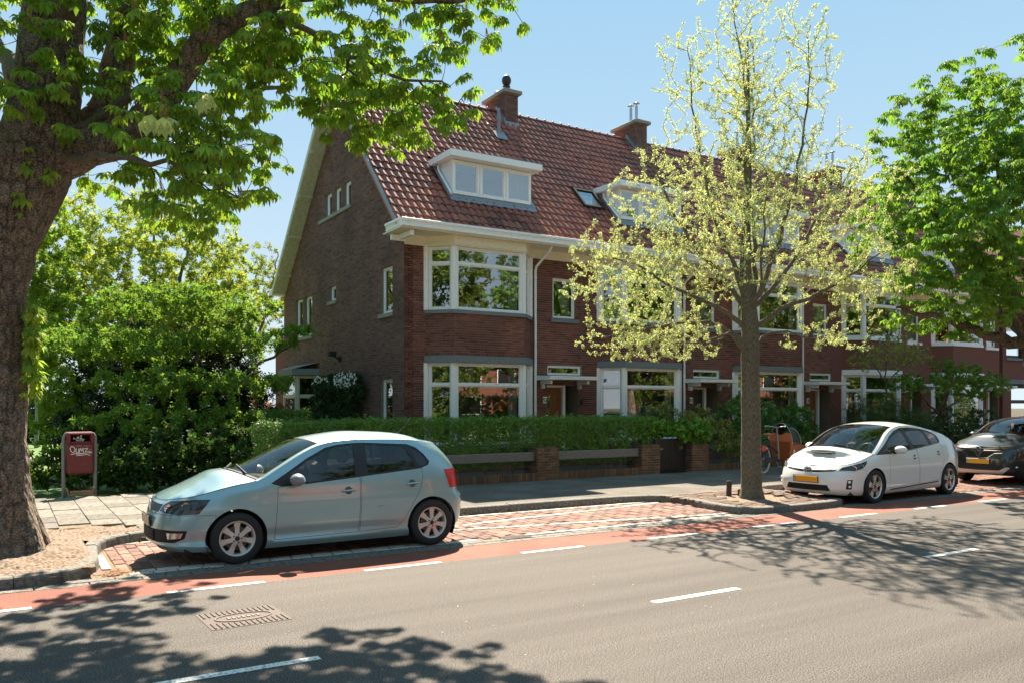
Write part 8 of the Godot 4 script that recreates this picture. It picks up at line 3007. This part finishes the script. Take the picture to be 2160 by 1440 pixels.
	bp.prism(PackedVector2Array([Vector2(-0.31, 0.55), Vector2(0.31, 0.55), Vector2(0.31, 0.98), Vector2(0.18, 1.02), Vector2(0.05, 0.96), Vector2(-0.05, 0.96), Vector2(-0.18, 1.02), Vector2(-0.31, 0.98)]), -0.01, 0.01)
	var bpo := put("back_panel", bp, orange, o, Vector3(0.9, 0, 0))
	bpo.rotation.y = PI / 2
	var sk := MB.new()
	sk.lathe([Vector2(0, 0.002), Vector2(0.05, 0.002), Vector2(0.05, 0.0)], 20, Transform3D(Basis(Vector3(1, 0, 0), Vector3(0, 0, 1), Vector3(0, -1, 0)), Vector3(1.1, 0.53, 0.292)))
	put("sticker", sk, M.white, o)
	var hd := MB.new()
	for k in 10:
		var a0 := PI * k / 10.0
		var a1 := PI * (k + 1) / 10.0
		var q := []
		for w in [[a0, 0.95], [a1, 0.95], [a1, 1.45], [a0, 1.45]]:
			var hgt: float = 0.55 if w[1] < 1.0 else 0.42
			q.append(Vector3(w[1], 0.7 + sin(w[0]) * hgt, cos(w[0]) * (0.31 if w[1] < 1.0 else 0.27)))
		hd.quad(q[0], q[1], q[2], q[3])
	put("hood", hd, mat(0.035, 0.025, 0.022, 0.8), o)
	for hx in [0.95, 1.45]:
		var hp := MB.new()
		var pts := []
		var rr := []
		for k in 13:
			var a := PI * k / 12.0
			pts.append(Vector3(hx + 0.004, 0.7 + sin(a) * (0.56 if hx < 1.0 else 0.43), cos(a) * 0.315))
			rr.append(0.01)
		hp.tube(pts, rr, 6)
		put("hood_hoop", hp, M.steel, o)

func litter() -> void:
	# fallen bud scales and leaves lying along the kerbs
	var lm := MB.new()
	leaf_blade(lm, Vector3.ZERO, Vector3(0, 0, 1), Vector3.UP, 0.035, 0.02, 0.3, 0.2)
	var mesh := lm.mesh()
	var xs := []
	var cs := []
	var line := kerb_line()
	for k in 1500:
		var q: Vector2 = line[rng.randi() % line.size()]
		if q.x < 0.3 or q.x > 14.0: continue
		var d := absf(rng.randfn()) * 0.12
		var c := Vector2(5.5, -10.6)
		var dir := (c - q).normalized() if q.x < 11 and q.y < -9.75 else Vector2(0, 1)
		var p := q + dir * d + Vector2(rf(-0.15, 0.15), rf(-0.03, 0.03))
		if p.y > -9.5: continue
		xs.append(Transform3D(Basis(Vector3.UP, rf(0, TAU)).rotated(Vector3(1, 0, 0), rf(-0.3, 0.3)), Vector3(p.x, 0.012, p.y)))
		cs.append(tint_of(Color(0.34, 0.17, 0.06) if rng.randf() < 0.6 else Color(0.4, 0.33, 0.1), 0.3))
	for k in 260:
		var p := Vector2(rng.randfn() * 0.18 + 0.98, rng.randfn() * 0.14 - 9.98)
		if p.x < 0.92 and p.y < -9.8: continue
		xs.append(Transform3D(Basis(Vector3.UP, rf(0, TAU)), Vector3(p.x, 0.014, p.y)))
		cs.append(tint_of(Color(0.36, 0.17, 0.05), 0.3))
	for k in 700:
		var x := rf(5.0, 14.5)
		var z := rf(-15.3, -9.9)
		var y := 0.106
		if z > -12.1 and x < 10.4: y = 0.012
		xs.append(Transform3D(Basis(Vector3.UP, rf(0, TAU)).scaled(Vector3.ONE * rf(0.4, 0.8)), Vector3(x, y, z)))
		cs.append(tint_of(Color(0.5, 0.44, 0.16), 0.3))
	for k in 160:
		xs.append(Transform3D(Basis(Vector3.UP, rf(0, TAU)).scaled(Vector3.ONE * rf(0.3, 0.7)), Vector3(rf(-1, 14), 0.008, rf(-8.4, -4.0))))
		cs.append(tint_of(Color(0.6, 0.57, 0.45), 0.2))
	for k in 420:
		var x := rf(-2.0, 1.6)
		var z := rf(-13.2, -9.9)
		if x > 0.7 and z > -12: continue
		xs.append(Transform3D(Basis(Vector3.UP, rf(0, TAU)).rotated(Vector3(1, 0, 0), rf(-0.5, 0.5)).scaled(Vector3.ONE * rf(0.5, 1.3)), Vector3(x, 0.145, z)))
		cs.append(tint_of(Color(0.2, 0.13, 0.08), 0.4))
	var o := many("fallen_leaves", mesh, M.leaf, xs, cs)
	tag(o, "dry fallen leaves and bud scales scattered along the kerb", "leaves")
